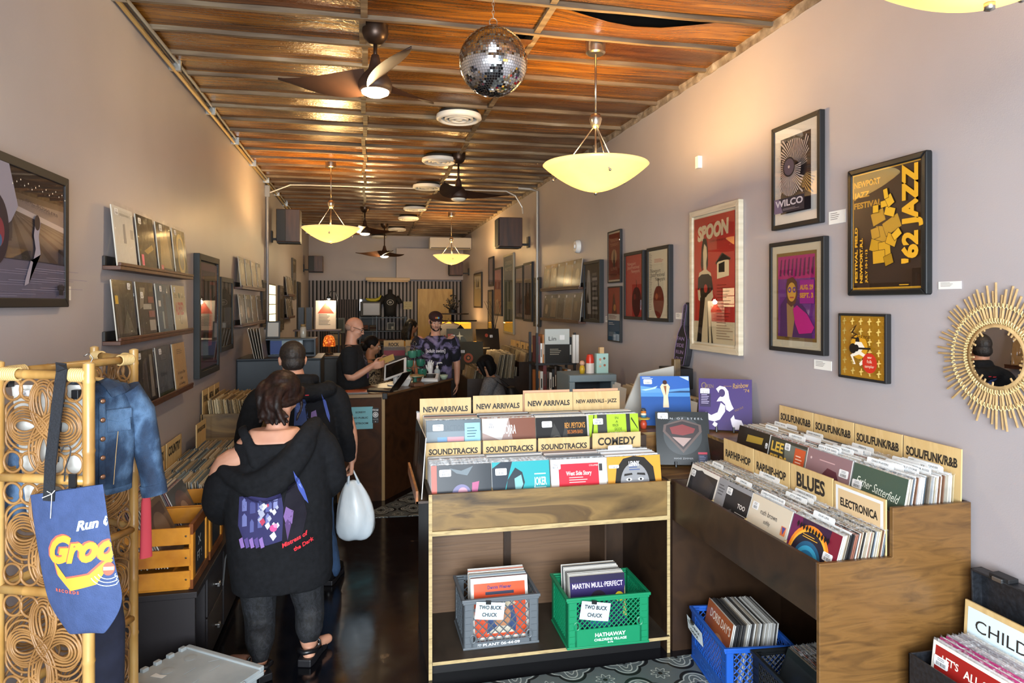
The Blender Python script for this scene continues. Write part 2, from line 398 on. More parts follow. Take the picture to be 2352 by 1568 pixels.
# patterned tiles: strip in front of the bins and around the counter
def tile_mat():
 m, nt, b = new_mat('patterned_cement_tile')
 v = coords(nt, (1 / .30, 1 / .30, 1), (0, 0, 0))
 fr = N(nt, 'ShaderNodeVectorMath', operation='FRACTION'); nt.links.new(v, fr.inputs[0])
 sb = N(nt, 'ShaderNodeVectorMath', operation='SUBTRACT'); sb.inputs[1].default_value = (.5, .5, 0); nt.links.new(fr.outputs[0], sb.inputs[0])
 sp = N(nt, 'ShaderNodeSeparateXYZ'); nt.links.new(sb.outputs[0], sp.inputs[0])
 def mth(op, a, bb=None, c=None):
  n = N(nt, 'ShaderNodeMath', operation=op)
  for i, q in enumerate((a, bb, c)):
   if q is None: continue
   if isinstance(q, (int, float)): n.inputs[i].default_value = q
   else: nt.links.new(q, n.inputs[i])
  return n.outputs[0]
 x, y = sp.outputs[0], sp.outputs[1]
 r = mth('SQRT', mth('ADD', mth('MULTIPLY', x, x), mth('MULTIPLY', y, y)))
 th = mth('ARCTAN2', y, x)
 lob = mth('ABSOLUTE', mth('COSINE', mth('MULTIPLY', th, 2.0)))
 rad = mth('MULTIPLY_ADD', lob, .11, .33)
 def band(val, centre, wd): return mth('LESS_THAN', mth('ABSOLUTE', mth('SUBTRACT', val, centre)), wd)
 q = mth('DIVIDE', r, rad)
 ring = band(q, 1.0, .075)                       # dark quatrefoil
 ring2 = band(q, .86, .03)
 c4 = mth('COSINE', mth('MULTIPLY', th, 4.0)); c8 = mth('COSINE', mth('MULTIPLY', th, 8.0))
 leaf = band(mth('MULTIPLY_ADD', c4, .13, .60), q, .035)
 leaf2 = band(mth('MULTIPLY_ADD', c8, .07, .42), q, .03)
 core = mth('LESS_THAN', q, mth('MULTIPLY_ADD', c4, .05, .19))
 # corner ornaments around the tile corners
 ax, ay = mth('SUBTRACT', .5, mth('ABSOLUTE', x)), mth('SUBTRACT', .5, mth('ABSOLUTE', y))
 rc = mth('SQRT', mth('ADD', mth('MULTIPLY', ax, ax), mth('MULTIPLY', ay, ay))); tc = mth('ARCTAN2', ay, ax)
 orn = band(rc, mth('MULTIPLY_ADD', mth('COSINE', mth('MULTIPLY', tc, 8.0)), .035, .13), .012)
 orn2 = mth('LESS_THAN', rc, .04)
 light = mth('MAXIMUM', mth('MAXIMUM', ring2, leaf), mth('MAXIMUM', leaf2, orn))
 dark = mth('MAXIMUM', ring, mth('MAXIMUM', core, orn2))
 m1 = N(nt, 'ShaderNodeMix', data_type='RGBA'); m1.inputs[6].default_value = lin('#5d6668'); m1.inputs[7].default_value = lin('#b4bbb6'); nt.links.new(light, m1.inputs[0])
 m2 = N(nt, 'ShaderNodeMix', data_type='RGBA'); m2.inputs[7].default_value = lin('#16191c'); nt.links.new(dark, m2.inputs[0]); nt.links.new(m1.outputs[2], m2.inputs[6])
 nt.links.new(m2.outputs[2], b.inputs['Base Color']); b.inputs['Roughness'].default_value = .45
 return m
TILE = tile_mat()
tl = MB()
tl.prism([(.44, 2.2), (1.66, 1.2), (2.3, 1.2), (2.3, 3.46), (.47, 3.40)], 0.0005, .004, TILE)
a = [atZ(865, 1172, 0), atZ(945, 1176, 0), atZ(960, 1120, 0), atZ(930, 1128, 0)]
tl.prism([(-.1, 6.25), (.95, 6.2), (1.6, 7.3), (1.1, 7.95), (.2, 6.62)], 0.0005, .004, TILE)
struct(tl.build('floor_tiles'))
# ---- back wall: slatted panelling, soffit, door
sl = MB(); sg = M('#857e80', .5); sdk = M('#100e0e', .7); sbr = M('#54392c', .5)
sl.box(XL + .01, XR - .01, YB - .05, YB - .03, 0, 2.47, sdk)
x = XL + .03; k = 0
while x < XR - .05:
 sl.box(x, x + .052, YB - .075, YB - .045, 0, 2.47, sg if (x < .5 or x > 0.5) else sbr); x += .088; k += 1
struct(sl.build('wall_slat_panelling', bevel=0))
so = MB(); so.box(.75, XR, YB - .32, YB, 2.50, ZC - .3, PAINT); struct(so.build('trim_2'))
d = MB(); x0, x1 = -1.02, -.12
d.box(x0, x1, YB - .12, YB - .08, 0, 2.02, M('#120c0a', .7)); x = x0 + .01
while x < x1 - .03: d.box(x, x + .032, YB - .14, YB - .115, 0, 2.02, M('#3d251b', .5)); x += .055
dr = struct(d.build('door_1'))
MB().box(-.12, .22, YB - .085, YB - .078, 0, 2.03, M('#4a5157', .5)).box(-.12, -.07, YB - .1, YB - .07, 0, 2.05, M('#8f8f90', .5)).box(.18, .22, YB - .1, YB - .07, 0, 2.05, M('#8f8f90', .5)).build('door_gap', dr)
MB().box(-.11, -.06, YB - .105, YB - .1, 1.75, 2.02, M('#f2f4ff', .5, emit=2.0)).build('light_slit', dr)
# ================================================================ FIXTURES
NICKEL = M('#a8a29a', .28, .95)
def bowl_mat():
 m, nt, b = new_mat('amber_glass_bowl')
 v = coords(nt, (1.5, 1.5, 3)); n = N(nt, 'ShaderNodeTexNoise', Scale=3.0, Detail=4, Distortion=1.5); nt.links.new(v, n.inputs['Vector'])
 b.inputs['Base Color'].default_value = lin('#f5e2a0'); b.inputs['Roughness'].default_value = .2
 # lit from within: brightest low down where the bulbs hang
 tc = nt.nodes.new('ShaderNodeTexCoord'); sp = N(nt, 'ShaderNodeSeparateXYZ'); nt.links.new(tc.outputs['Object'], sp.inputs[0])
 c = ramp(nt, n.outputs[0], [(.3, '#f8e4a4'), (.7, '#fbeebc')]); nt.links.new(c, b.inputs['Emission Color'])
 b.inputs['Emission Strength'].default_value = 0.48
 tr = N(nt, 'ShaderNodeBsdfTranslucent'); tr.inputs[0].default_value = lin('#f9e6ac'); mx = N(nt, 'ShaderNodeMixShader'); mx.inputs[0].default_value = .4; ou = nt.nodes['Material Output']
 nt.links.new(b.outputs[0], mx.inputs[1]); nt.links.new(tr.outputs[0], mx.inputs[2]); nt.links.new(mx.outputs[0], ou.inputs[0])
 return m
BOWL = bowl_mat()
def point(name, loc, power, color, parent=None, r=.04):
 l = bpy.data.lights.new(name, 'POINT'); l.energy = power; l.color = color; l.shadow_soft_size = r
 o = bpy.data.objects.new(name, l); COL.objects.link(o); o.location = loc
 if parent is not None: o.parent = parent
 return o
WARM = (1.0, .62, .24)
def pendant(x, y, label, power, lit=1):
 t = thing('bowl_pendant_lamp', label, 'lamp', (x, y, ZC), group=None)
 MB().lathe([(.0, .06), (.062, .06), (.062, -.045), (.05, -.055), (.0, -.055)], NICKEL, seg=24).build('canopy', t, True, True, auto=40)
 MB().lathe([(.007, -.05), (.007, -.43)], NICKEL, seg=10).lathe([(.006, -.5), (.006, -.86)], NICKEL, seg=10).build('stem', t, True, True)
 MB().lathe([(.004, -.425), (.03, -.435), (.041, -.465), (.03, -.50), (.02, -.52), (.004, -.525)], NICKEL, seg=20).build('ball_joint', t, True, True)
 R = .335; zr = -.755
 for k in range(3):
  a = 2 * PI * k / 3 + 0.5
  MB().tube([(.012 * math.cos(a), .012 * math.sin(a), -.51), (R * .80 * math.cos(a), R * .80 * math.sin(a), zr - .075)], .0045, NICKEL, 6).sphere((R * .83 * math.cos(a), R * .83 * math.sin(a), zr - .08), .009, NICKEL, 8, 6).build('suspension_rod', t, True, True)
 outer = []
 for i in range(13):
  s_ = i / 12; outer.append((max(R * s_, .001), zr - .17 * (1 - s_ ** 1.75)))
 prof = outer + [(R - .004, zr + .004)] + [(max(r - .006, .0005), z + .007) for r, z in reversed(outer)]
 MB().lathe(prof, BOWL, seg=48, cap=False).build('glass_bowl', t, True, True)
 MB().lathe([(.001, zr - .19), (.012, zr - .185), (.012, zr - .168), (.001, zr - .168)], NICKEL, seg=12).build('finial', t, True, True)
 for k in range(3):
  a = 2 * PI * k / 3; MB().sphere((.09 * math.cos(a), .09 * math.sin(a), zr - .085), .03, M('#fff0c8', .3, emit=14), 12, 8).build('bulb', t, True, True)
 point('bulb_light', (0, 0, zr - .02), power, WARM, t, .10)
 return t
pendant(1.435, 1.33, 'amber bowl pendant cut off by the top right corner of the picture', 25)
pendant(1.43, 4.11, 'large amber glass bowl pendant hanging in front of the right wall posters', 80)
pendant(-.38, 8.2, 'amber glass bowl pendant hanging over the bald man at the counter', 85)
pendant(1.545, 12.35, 'small far amber glass bowl pendant over the back of the shop', 80)
FANW = noisy('dark_walnut_fan', [(.3, '#24140c'), (.6, '#3c2314'), (.8, '#4d2f1c')], (3, 3, 3), 4, .6)
BRZ = M('#3a2a20', .35, .6)
def fan(x, y, z_l, a0, label, lit, R=.62):
 t = thing('ceiling_fan', label, 'ceiling fan', (x, y, ZC)); d = ZC - z_l   # d: drop of the lens
 MB().lathe([(.001, .03), (.075, .03), (.078, -.02), (.066, -.055), (.035, -.085), (.001, -.085)], BRZ, seg=24).build('canopy', t, True, True, auto=50)
 MB().lathe([(.012, -.08), (.012, -d + .2)], BRZ, seg=12).build('downrod', t, True, True)
 h = -d
 MB().lathe([(.001, h + .24), (.022, h + .235), (.03, h + .2), (.042, h + .15), (.075, h + .115), (.098, h + .075), (.1, h + .045), (.092, h + .02), (.001, h + .02)], FANW, seg=28).build('motor_housing', t, True, True)
 for k in range(3):
  a = a0 + 2 * PI * k / 3; rings = []; n = 14
  for i in range(n + 1):
   s_ = i / n; r = .055 + (R - .055) * s_
   wdt = .075 * (1 - s_) ** 1.5 + .062 * math.sin(PI * min(1, s_ * .93 + .07)) ** .7 + .002
   tw = math.radians(38 * (1 - s_) + 10); zz = h + .075 + .02 * s_ ** 2 - .03 * math.sin(PI * s_) * .4
   off = -.04 * math.sin(PI * s_)
   ring = []
   for q, th in ((-1, 0), (-.5, .006), (.5, .006), (1, 0), (.5, -.006), (-.5, -.006)):
    cy = off + q * wdt * math.cos(tw); cz = zz + q * wdt * math.sin(tw) * .8 + th
    ring.append((r * math.cos(a) - cy * math.sin(a), r * math.sin(a) + cy * math.cos(a), cz))
   rings.append(ring)
  MB().loft(rings, FANW).build('blade', t, True, True, auto=60)
 lens = M('#fff3dc', .4, emit=9.0) if lit else M('#d9d4c8', .4)
 MB().lathe([(.001, h - .012), (.05, h - .008), (.078, h + .006), (.082, h + .021), (.001, h + .021)], lens, seg=28).build('light_lens', t, True, True)
 if lit:
  l = bpy.data.lights.new('fan_light', 'SPOT'); l.energy = lit; l.color = (1, .80, .52); l.spot_size = 2.9; l.spot_blend = .4; l.shadow_soft_size = .08
  o = bpy.data.objects.new('fan_light', l); COL.objects.link(o); o.location = (0, 0, h - .03); o.parent = t
  point('fan_glow', (0, 0, h - .07), lit * .9, (1, .74, .38), t, .06)
 return t
f1 = atD(862, 200, 4.07)
fan(f1.x, f1.y, 3.165, math.radians(167.8), 'brown three-blade ceiling fan with lit lamp, nearest of the fans', 26, .58)
f2 = atD(1053, 440, 7.55); fan(f2.x, f2.y, 3.06, math.radians(8), 'unlit dark ceiling fan among the round vents', 0, .6)
f3 = atD(838, 520, 11.6); fan(f3.x, f3.y, 3.09, math.radians(20), 'lit ceiling fan partly behind the second pendant bowl', 26, .6)
f4 = atD(883, 590, 14.0); fan(f4.x, f4.y, 2.87, math.radians(165), 'farthest lit ceiling fan in front of the grey soffit', 26, .6)
WHT = M('#dedad2', .45)
for i, (px_, py_, nm) in enumerate(((1054, 273, 'nearest round white ceiling vent, just past the mirror ball'), (1009, 371, 'second round white ceiling vent from the front'), (981, 431, 'third round white ceiling vent, beside the unlit fan'), (953, 481, 'fourth round white ceiling vent from the front'), (938, 503, 'fifth round white ceiling vent from the front'), (912, 528, 'sixth round white ceiling vent, small and far'), (870, 545, 'farthest round ceiling vent, a thin pale oval'))):
 p = atZ(px_, py_, 3.50)
 if i == 0:
  v0 = thing('ceiling_vent', nm, 'vent', (p.x, p.y, 3.50))
  MB().lathe([(.19, .03), (.195, .0), (.17, -.018), (.157, -.012), (.16, .03)], WHT, seg=40, cap=False).build('rim', v0, True, True)
  for r_, z_ in ((.115, -.016), (.075, -.022)):
   MB().lathe([(r_ + .007, .012), (r_ + .009, -.004), (r_ - .002, z_), (r_ - .009, -.004), (r_ - .004, .012)], WHT, seg=32, cap=False).build('louvre_ring', v0, True, True)
  MB().lathe([(.001, -.02), (.025, -.018), (.038, .0), (.001, .01)], WHT, seg=20).build('centre_cone', v0, True, True)
  MB().lathe([(.001, .03), (.17, .03), (.17, .06), (.001, .06)], M('#2a2622', .8), seg=24).build('duct_throat', v0, True, True)
 else: copy_tree(v0, (p.x, p.y, 3.50), label=nm)
# ---- mirror ball: one faceted shell of small square mirrors
p = atD(1133, 143, 3.1); Rb = .156
mb_ = thing('mirror_ball', 'silver mirror ball hanging on a chain from the wooden ceiling', 'mirror ball', (p.x, p.y, p.z))
def facet_mat():
 m, nt, b = new_mat('mirror_facet'); b.inputs['Metallic'].default_value = 1; b.inputs['Roughness'].default_value = .04
 b.inputs['Base Color'].default_value = (.86, .88, .9, 1); return m
FC = facet_mat(); GR = M('#4b4a49', .6)
MB().sphere((0, 0, 0), Rb * .985, GR, 40, 24).build('core', mb_, True, True)
q = MB(); rows = 42; rr = random.Random(1)
for i in range(rows):
 t0, t1 = -PI / 2 + PI * (i + .06) / rows, -PI / 2 + PI * (i + .94) / rows; n = max(6, int(2 * PI * math.cos((t0 + t1) / 2) * rows / PI))
 for k in range(n):
  a0, a1 = 2 * PI * (k + .06) / n, 2 * PI * (k + .94) / n; c_ = [Vector((math.cos(t) * math.cos(a), math.cos(t) * math.sin(a), math.sin(t))) for t, a in ((t0, a0), (t0, a1), (t1, a1), (t1, a0))]
  cen = sum(c_, Vector()) / 4; nn = (cen.normalized() + Vector((rr.gauss(0, .02), rr.gauss(0, .02), rr.gauss(0, .02)))).normalized()
  q.poly([(cen + (e - cen) - nn * (e - cen).dot(nn)).normalized() * 0 + (cen.normalized() * Rb * .998 + ((e - cen) - nn * (e - cen).dot(nn)) * Rb) for e in c_], FC)
q.build('mirror_facets', mb_, True)
MB().lathe([(.001, Rb + .012), (.02, Rb + .01), (.02, Rb - .008), (.001, Rb - .01)], NICKEL, seg=16).tube([(.018 * math.cos(a), 0, Rb + .026 + .018 * math.sin(a)) for a in [2 * PI * k / 14 for k in range(14)]], .002, NICKEL, 6, True).build('hanging_ring', mb_, True, True)
ch = MB(); z = Rb + .045; k = 0
while p.z + z < ZC + .01:
 ax = (1, 0) if k % 2 else (0, 1)
 ch.tube([(.0055 * math.cos(a) * ax[0], .0055 * math.cos(a) * ax[1], z + .011 * math.sin(a) + .008) for a in [2 * PI * j / 10 for j in range(10)]], .0014, NICKEL, 5, True); z += .0185; k += 1
ch.build('chain', mb_, True, True)
# ---- air conditioner, mounted speakers, smoke alarm, sensor
p = atD(1024, 552, 15.2)
ac = thing('air_conditioner', 'white wall air conditioner high at the back right', 'air conditioner', (XR - .475, 15.3, 3.27))
MB().box(-.47, .47, -.12, .12, -.13, .13, M('#c9c4bc', .5)).build('body', ac, True, bevel=.02)
MB().box(-.44, .44, -.125, -.118, -.125, -.1, M('#55514c', .5)).build('air_outlet', ac, True)
TEAK = noisy('speaker_walnut', [(.3, '#2a1710'), (.6, '#4a2c1e'), (.8, '#5a3827')], (14, 14, 2), 4, .45)
BLK = M('#141416', .55)
def wall_speaker(c, sx, sy, sz, label, wallx):
 t = thing('wall_speaker', label, 'speaker', c)
 MB().box(-sx / 2, sx / 2, -sy / 2, sy / 2, -sz / 2, sz / 2, TEAK).build('cabinet', t, True, bevel=.006)
 s_ = 1 if wallx > c[0] else -1; xe = wallx - c[0]
 if s_ > 0: MB().box(-sx / 2 - .014, -sx / 2 - .001, -sy / 2 + .015, sy / 2 - .015, -sz / 2 + .015, sz / 2 - .015, BLK).build('grille', t, True, bevel=.004)
 else: MB().box(-sx / 2 + .005, -sx * .1, -sy / 2 - .012, -sy / 2 - .001, -sz / 2 + .01, sz / 2 - .01, BLK).build('back_plate', t, True, bevel=.004)
 b = MB(); b.box(*sorted((s_ * sx / 2, xe)), -.02, .02, -sz / 2 + .03, -sz / 2 + .06, BLK).box(*sorted((xe, xe - s_ * .02)), -.06, .06, -sz / 2, -sz / 2 + .16, BLK)
 b.box(-sx / 2, sx / 2 + (0 if s_ > 0 else 0), -.08, sy / 2, -sz / 2 - .014, -sz / 2 - .001, BLK)
 b.build('bracket', t, True)
wall_speaker((2.06, 9.75, 2.95), .34, .30, .42, 'walnut wall speaker with black grille beside the right conduit pipe', XR)
wall_speaker((-1.05, 10.2, 3.02), .32, .30, .46, 'reddish walnut wall speaker behind the left conduit pipe', XL)
p = atD(727, 609, 15.3); wall_speaker((p.x + .02, 15.4, p.z), .3, .28, .34, 'small dark speaker high in the far left corner', XL)
p = atD(1027, 617, 15.3); wall_speaker((2.05, 15.6, 2.72), .3, .28, .3, 'small dark speaker high in the far right corner behind the pendant', XR)
p = atX(1330, 566, XR)
sa = thing('smoke_alarm', 'round white smoke alarm on the right wall', 'smoke alarm', (XR, p.y, p.z))
Tm = frame_mat((0, 0, 0), (0, -1, 0), (0, 0, 1))
MB(Tm).lathe([(.001, .0), (.075, .0), (.075, .03), (.06, .05), (.001, .05)], M('#dcd9d4', .5), seg=24).build('body', sa, True, True, auto=40)
MB(Tm).lathe([(.001, .05), (.025, .05), (.02, .062), (.001, .062)], M('#efece6', .5), seg=16).build('sensor_cap', sa, True, True)
p = atX(1609, 373, XR)
MB().cbox((0, 0, 0), (.03, .045, .085), M('#e8e6e2', .5)).build('x')
o = bpy.data.objects['x']; o.name = 'motion_sensor'; o.location = (XR - .015, p.y, p.z); tag(o, 'small white sensor box alone on the right wall above the posters', 'sensor')
p = atD(902, 645, 15.9)
tl_ = thing('tube_light', 'unlit white strip light along the top of the slatted wall', 'strip light', (.55, YB - .3, 2.5))
MB().box(-.52, .52, -.06, .06, -.03, .04, M('#bfa98a', .5)).build('housing', tl_, True, bevel=.008)
MB().tube([(-.48, -.02, -.045), (.48, -.02, -.045)], .018, M('#d8c6a8', .3), 10).build('tube', tl_, True, True)
# ================================================================ RECORDS
def ply(name, stops, sc=(1.2, 9, 9), rough=.45, dist=1.2, bump=.15, coat=.0): return noisy(name, stops, sc, 6, rough, bump, distortion=dist, coat=coat)
STAIN = ply('stained_plywood', [(.30, '#3a2b1b'), (.43, '#66502f'), (.55, '#866a3e'), (.62, '#5a4428'), (.75, '#74592f')], (1.1, 5, 5), .42, 1.6)
STAINH = ply('honey_stained_plywood', [(.28, '#52381c'), (.45, '#674824'), (.6, '#735129'), (.78, '#5c401f')], (4, 4, 26), .4, 1.6, .1, .1)
STAIND = ply('dark_stained_plywood', [(.3, '#24170f'), (.55, '#3a2718'), (.75, '#2c1d13')], (3, 3, 3), .42, 1.4)
STAINR = ply('reddish_back_panel', [(.3, '#56402f'), (.5, '#74573f'), (.75, '#634a37')], (1.5, 30, 30), .5, .5)
PLYE = ply('raw_plywood_edge', [(.3, '#9a8258'), (.5, '#bfa878'), (.7, '#85704a')], (6, 6, 40), .6, .3)
PINE = ply('pale_pine_sign', [(.3, '#c3a26a'), (.5, '#d3b680'), (.7, '#b38f5b')], (9, 9, 1.6), .55, 1.4)
INK = M('#2a2420', .6)
def lip_mat():
 m, nt, b = new_mat('sleeve_film_edge'); out = nt.nodes['Material Output']
 t = N(nt, 'ShaderNodeBsdfTransparent'); b.inputs['Base Color'].default_value = lin('#d9dde0'); b.inputs['Roughness'].default_value = .15
 n = N(nt, 'ShaderNodeTexNoise', Scale=60.0, Detail=2); nt.links.new(coords(nt), n.inputs['Vector'])
 mx = N(nt, 'ShaderNodeMixShader'); nt.links.new(ramp(nt, n.outputs[0], [(.4, '#202020'), (.62, '#b0b0b0')]), mx.inputs[0])
 nt.links.new(t.outputs[0], mx.inputs[1]); nt.links.new(b.outputs[0], mx.inputs[2]); nt.links.new(mx.outputs[0], out.inputs[0]); return m
LIP = lip_mat()
PALETTE = ['#d8d4cc', '#c9c2b4', '#b9ae9a', '#e3e0da', '#a3937c', '#8a7c6a', '#cfc7b8', '#5f564c', '#3b3836', '#a89a86', '#d6cdbb', '#7d5a45', '#6f7a86', '#b8bcc0', '#94604f', '#40505c', '#bfae8a', '#e8e6e1', '#2b2a2c', '#8f8678', '#c6b394', '#dddddd']
def lp_geo(mb, w=.315, h=.315, th=.0045, mat=None, T=None): mb.box(-w / 2, w / 2, 0, th, 0, h, mat, T)
def make_lp_mesh(i):
 r = random.Random(i); mb = MB(); lp_geo(mb, mat=objcolor_mat())
 n = 22; vs = []; fs = []
 for k in range(n + 1):
  x = -.16 + .32 * k / n; dz = .005 + .003 * math.sin(k * 1.3 + i) + r.uniform(-.0015, .0015); dy = r.uniform(-.0025, .0045)
  vs += [(x, .002 + dy * .3, .312), (x, .002 + dy, .316 + dz)]
 for k in range(n): fs.append((2 * k, 2 * k + 1, 2 * k + 3, 2 * k + 2))
 mb.add(vs, fs, LIP)
 o = mb.build('record_sleeve'); me = o.data; bpy.data.objects.remove(o); return me
LPS = [make_lp_mesh(i) for i in range(5)]
STUFF = []     # (matrix, colour, size) of the sleeves beyond the first few hundred
PENDING = []   # sleeves waiting to be ranked
def lp_matrix(o, u, d, lean, yaw=0.0):
 u = Vector(u).normalized(); d = Vector(d).normalized(); z = Vector((0, 0, 1))
 v = z * math.cos(lean) + d * math.sin(lean); e = d * math.cos(lean) - z * math.sin(lean)
 if yaw: R = Matrix.Rotation(yaw, 3, v); u = R @ u; e = R @ e
 return Matrix(((u.x, e.x, v.x, o[0]), (u.y, e.y, v.y, o[1]), (u.z, e.z, v.z, o[2]), (0, 0, 0, 1)))
def sticker(parent, T, x, z, w=.062, h=.036, lab=None):
 s = MB(T @ frame_mat((x, -.0025, z), (1, 0, 0), (0, 0, 1)))
 s.prism([(-w / 2, -h / 2 + .004), (-w / 2 + .004, -h / 2), (w / 2 - .004, -h / 2), (w / 2, -h / 2 + .004), (w / 2, h / 2 - .004), (w / 2 - .004, h / 2), (-w / 2 + .004, h / 2), (-w / 2, h / 2 - .004)], 0, .0004, M('#e9eaec', .5))
 r = random.Random(int(x * 999) + int(z * 777)); k = -w * .32
 while k < w * .32:
  b = r.choice((.0006, .001, .0016)); s.poly([(k, -h * .38, .0008), (k + b, -h * .38, .0008), (k + b, -h * .02, .0008), (k, -h * .02, .0008)], M('#2a2c33', .6)); k += b + r.choice((.001, .0015, .0022))
 for i in range(2): s.poly([(-w * .25, h * (.12 + .16 * i), .0008), (w * .22, h * (.12 + .16 * i), .0008), (w * .22, h * (.18 + .16 * i), .0008), (-w * .25, h * (.18 + .16 * i), .0008)], M('#73767c', .6))
 o = s.build('price_sticker', parent); return o
def front_record(T, items, label, group=None, base='#333333', edge='#cfcbc4', stick=None, w=.315, h=.315, name='record_sleeve', coat=.12, th=.0045, lip=True):
 """a record whose cover can be seen: printed cover, film over it, price sticker"""
 mb = MB(); mb.box(-w / 2, w / 2, 0, th, 0, h, M(edge, .5))
 A = frame_mat((-w / 2, -.0004, 0), (1, 0, 0), (0, 0, 1)); mb.poly([(0, 0, 0), (w, 0, 0), (w, h, 0), (0, h, 0)], M(base, .45, coat=coat, spec=.22), A)
 mb.art(A, w, h, items, .38, coat)
 if lip:
  vs = []; fs = []
  for k in range(19):
   x = -w / 2 - .002 + (w + .004) * k / 18; vs += [(x, .001, h - .002), (x, .001 + random.uniform(-.003, .003), h + .006 + random.uniform(0, .005))]
  for k in range(18): fs.append((2 * k, 2 * k + 1, 2 * k + 3, 2 * k + 2))
  mb.add(vs, fs, LIP)
 o = mb.build(name); o.matrix_world = T
 tag(o, label, 'record', group)
 if stick: sticker(o, Matrix.Identity(4), *stick)
 return o
def section_sign(T, text, label, w=.31, h=.385, tz=.33, cap=.031, tw=.27, mat=None, inset=False, group=None, align='c', th=.006):
 mb = MB(); mb.box(-w / 2, w / 2, 0, th, 0, h, mat or PINE)
 A = frame_mat((0, -.0006, 0), (1, 0, 0), (0, 0, 1))
 if inset:
  mb.poly([(-w * .46, h * .62, 0), (w * .46, h * .62, 0), (w * .46, h * .97, 0), (-w * .46, h * .97, 0)], M('#e6e8ea', .4), A)
  mb.poly([(-w * .41, h * .655, .0004), (w * .41, h * .655, .0004), (w * .41, h * .935, .0004), (-w * .41, h * .935, .0004)], M('#d9bd93', .5), A)
 mb.text(text, 0, tz, cap, .0008, INK, A, tw, bold=.035)
 o = mb.build('section_sign'); o.matrix_world = T; tag(o, label, 'sign', group); return o
def divider(T, text, label, w=.30, side=0.0, tabw=.13, h=.318, group=None):
 mb = MB(); wm = M('#e4e8ea', .35); mb.box(-w / 2, w / 2, 0, .0012, 0, h, wm)
 x = side * (w - tabw) / 2
 mb.prism([(x - tabw / 2, h), (x + tabw / 2, h), (x + tabw / 2, h + .017), (x + tabw / 2 - .006, h + .023), (x - tabw / 2 + .006, h + .023), (x - tabw / 2, h + .017)], 0, .0012, wm, Matrix(((1, 0, 0, 0), (0, 0, 1, 0), (0, 1, 0, 0), (0, 0, 0, 1))))
 if text: mb.text(text, x, h + .011, .0085, .0004, M('#22242a', .6), frame_mat((0, -.0004, 0), (1, 0, 0), (0, 0, 1)), min(tabw * .9, .0082 * len(text)))
 o = mb.build('divider_card'); o.matrix_world = T; tag(o, label, 'divider', group); return o
ORD = ['first', 'second', 'third', 'fourth', 'fifth', 'sixth', 'seventh', 'eighth', 'ninth']
def stack(o, u, d, n, depth, lean0, lean1, where, front=None, divs=(), sc=1.0, boost=0.0, seed=0, jit=.006, pal=PALETTE, leave=0):
 """n sleeves one behind the other from the front point o (bottom centre) along d; where: phrase naming the section"""
 r = random.Random(seed or hash(where) % 9999); d = Vector(d); o = Vector(o)
 S = Matrix.Scale(sc, 4); dv = {int(f * n): (t, sd, tw) for f, t, sd, tw in divs}; k_ = 0; di = 0
 for i in range(n):
  f = i / max(1, n - 1); lean = lean0 + (lean1 - lean0) * f + r.uniform(-.004, .004)
  p = o + d * (depth * f) + Vector(u) * r.uniform(-jit, jit) * .5 + Vector((0, 0, r.uniform(0, jit)))
  T = lp_matrix(p, u, d, lean, r.uniform(-.004, .004)) @ S
  if i == 0 and front: front_record(T, **front)
  elif i in dv:
   t, sd, tw = dv[i]; divider(T, t, '%s white divider tab %s' % (ORD[di], where), side=sd, tabw=tw); di += 1
  else: PENDING.append((p, T, r.choice(pal), where, boost))
def flush_records(limit):
 C = Vector((0, 0, 1.92)); PENDING.sort(key=lambda q: (q[0] - C).length - q[4])
 for i, (p, T, c, where, b) in enumerate(PENDING):
  if i < limit:
   ob = bpy.data.objects.new('record_sleeve', LPS[i % 5]); COL.objects.link(ob); ob.matrix_world = T; ob.color = lin(c)
   tag(ob, 'record edge packed ' + where, 'record', 'records ' + where)
  else: STUFF.append((T, c))
 if STUFF:
  vs, fs, cols = [], [], []
  for T, c in STUFF:
   b = len(vs); w, h, th = .315 / 2, .315, .0045
   vs += [tuple(T @ Vector(q)) for q in [(x, y, z) for x in (-w, w) for y in (0, th) for z in (0, h)]]
   fs += [tuple(b + k for k in f) for f in [(0, 1, 3, 2), (4, 6, 7, 5), (0, 4, 5, 1), (2, 3, 7, 6), (0, 2, 6, 4), (1, 5, 7, 3)]]; cols += [lin(c)] * 24
  me = bpy.data.meshes.new('record_rows'); me.from_pydata(vs, [], fs); me.materials.append(attr_mat())
  a = me.color_attributes.new('col', 'FLOAT_COLOR', 'CORNER')
  for i, c in enumerate(cols): a.data[i].color = c
  ob = bpy.data.objects.new('record_rows', me); COL.objects.link(ob)
  tag(ob, 'rows of further record sleeves filling the bins and shelves all over the shop', 'records', kind='stuff')
# ================================================================ FRONT BIN (two tiers, facing the shop front)
BX0, BX1, BY0, BY1 = .32, 1.645, 3.49, 4.16; Z1, Z2, ZT1, ZT2 = .745, .935, .945, 1.135; YM = 3.815
fb = thing('record_bin', 'brown plywood record bin with milk crates underneath and SOUNDTRACKS signs', 'record bin', (BX0, BY0, 0))
YZ = lambda x: Matrix(((0, 0, 1, x), (1, 0, 0, 0), (0, 1, 0, 0), (0, 0, 0, 1)))   # prism in the y-z plane
def side_panel(x, mat, edge=True, nm='side_panel'):
 mb = MB(); mb.prism([(BY0, 0), (BY0, ZT1), (YM, ZT1), (YM, ZT2), (BY1, ZT2), (BY1, 0)], 0, .018, mat, YZ(x))
 if edge: mb.box(x, x + .018, BY0 - .0012, BY0, .0, ZT1, PLYE).box(x - .0005, x + .0185, YM, BY1, ZT2, ZT2 + .001, STAIND)
 return mb.build(nm, fb)
side_panel(BX0, STAIND); side_panel(BX1 - .018, STAIND)
MB().box(BX0 + .018, BX1 - .018, BY0, BY0 + .018, .757, ZT1, STAIN).build('front_board', fb, bevel=.002)
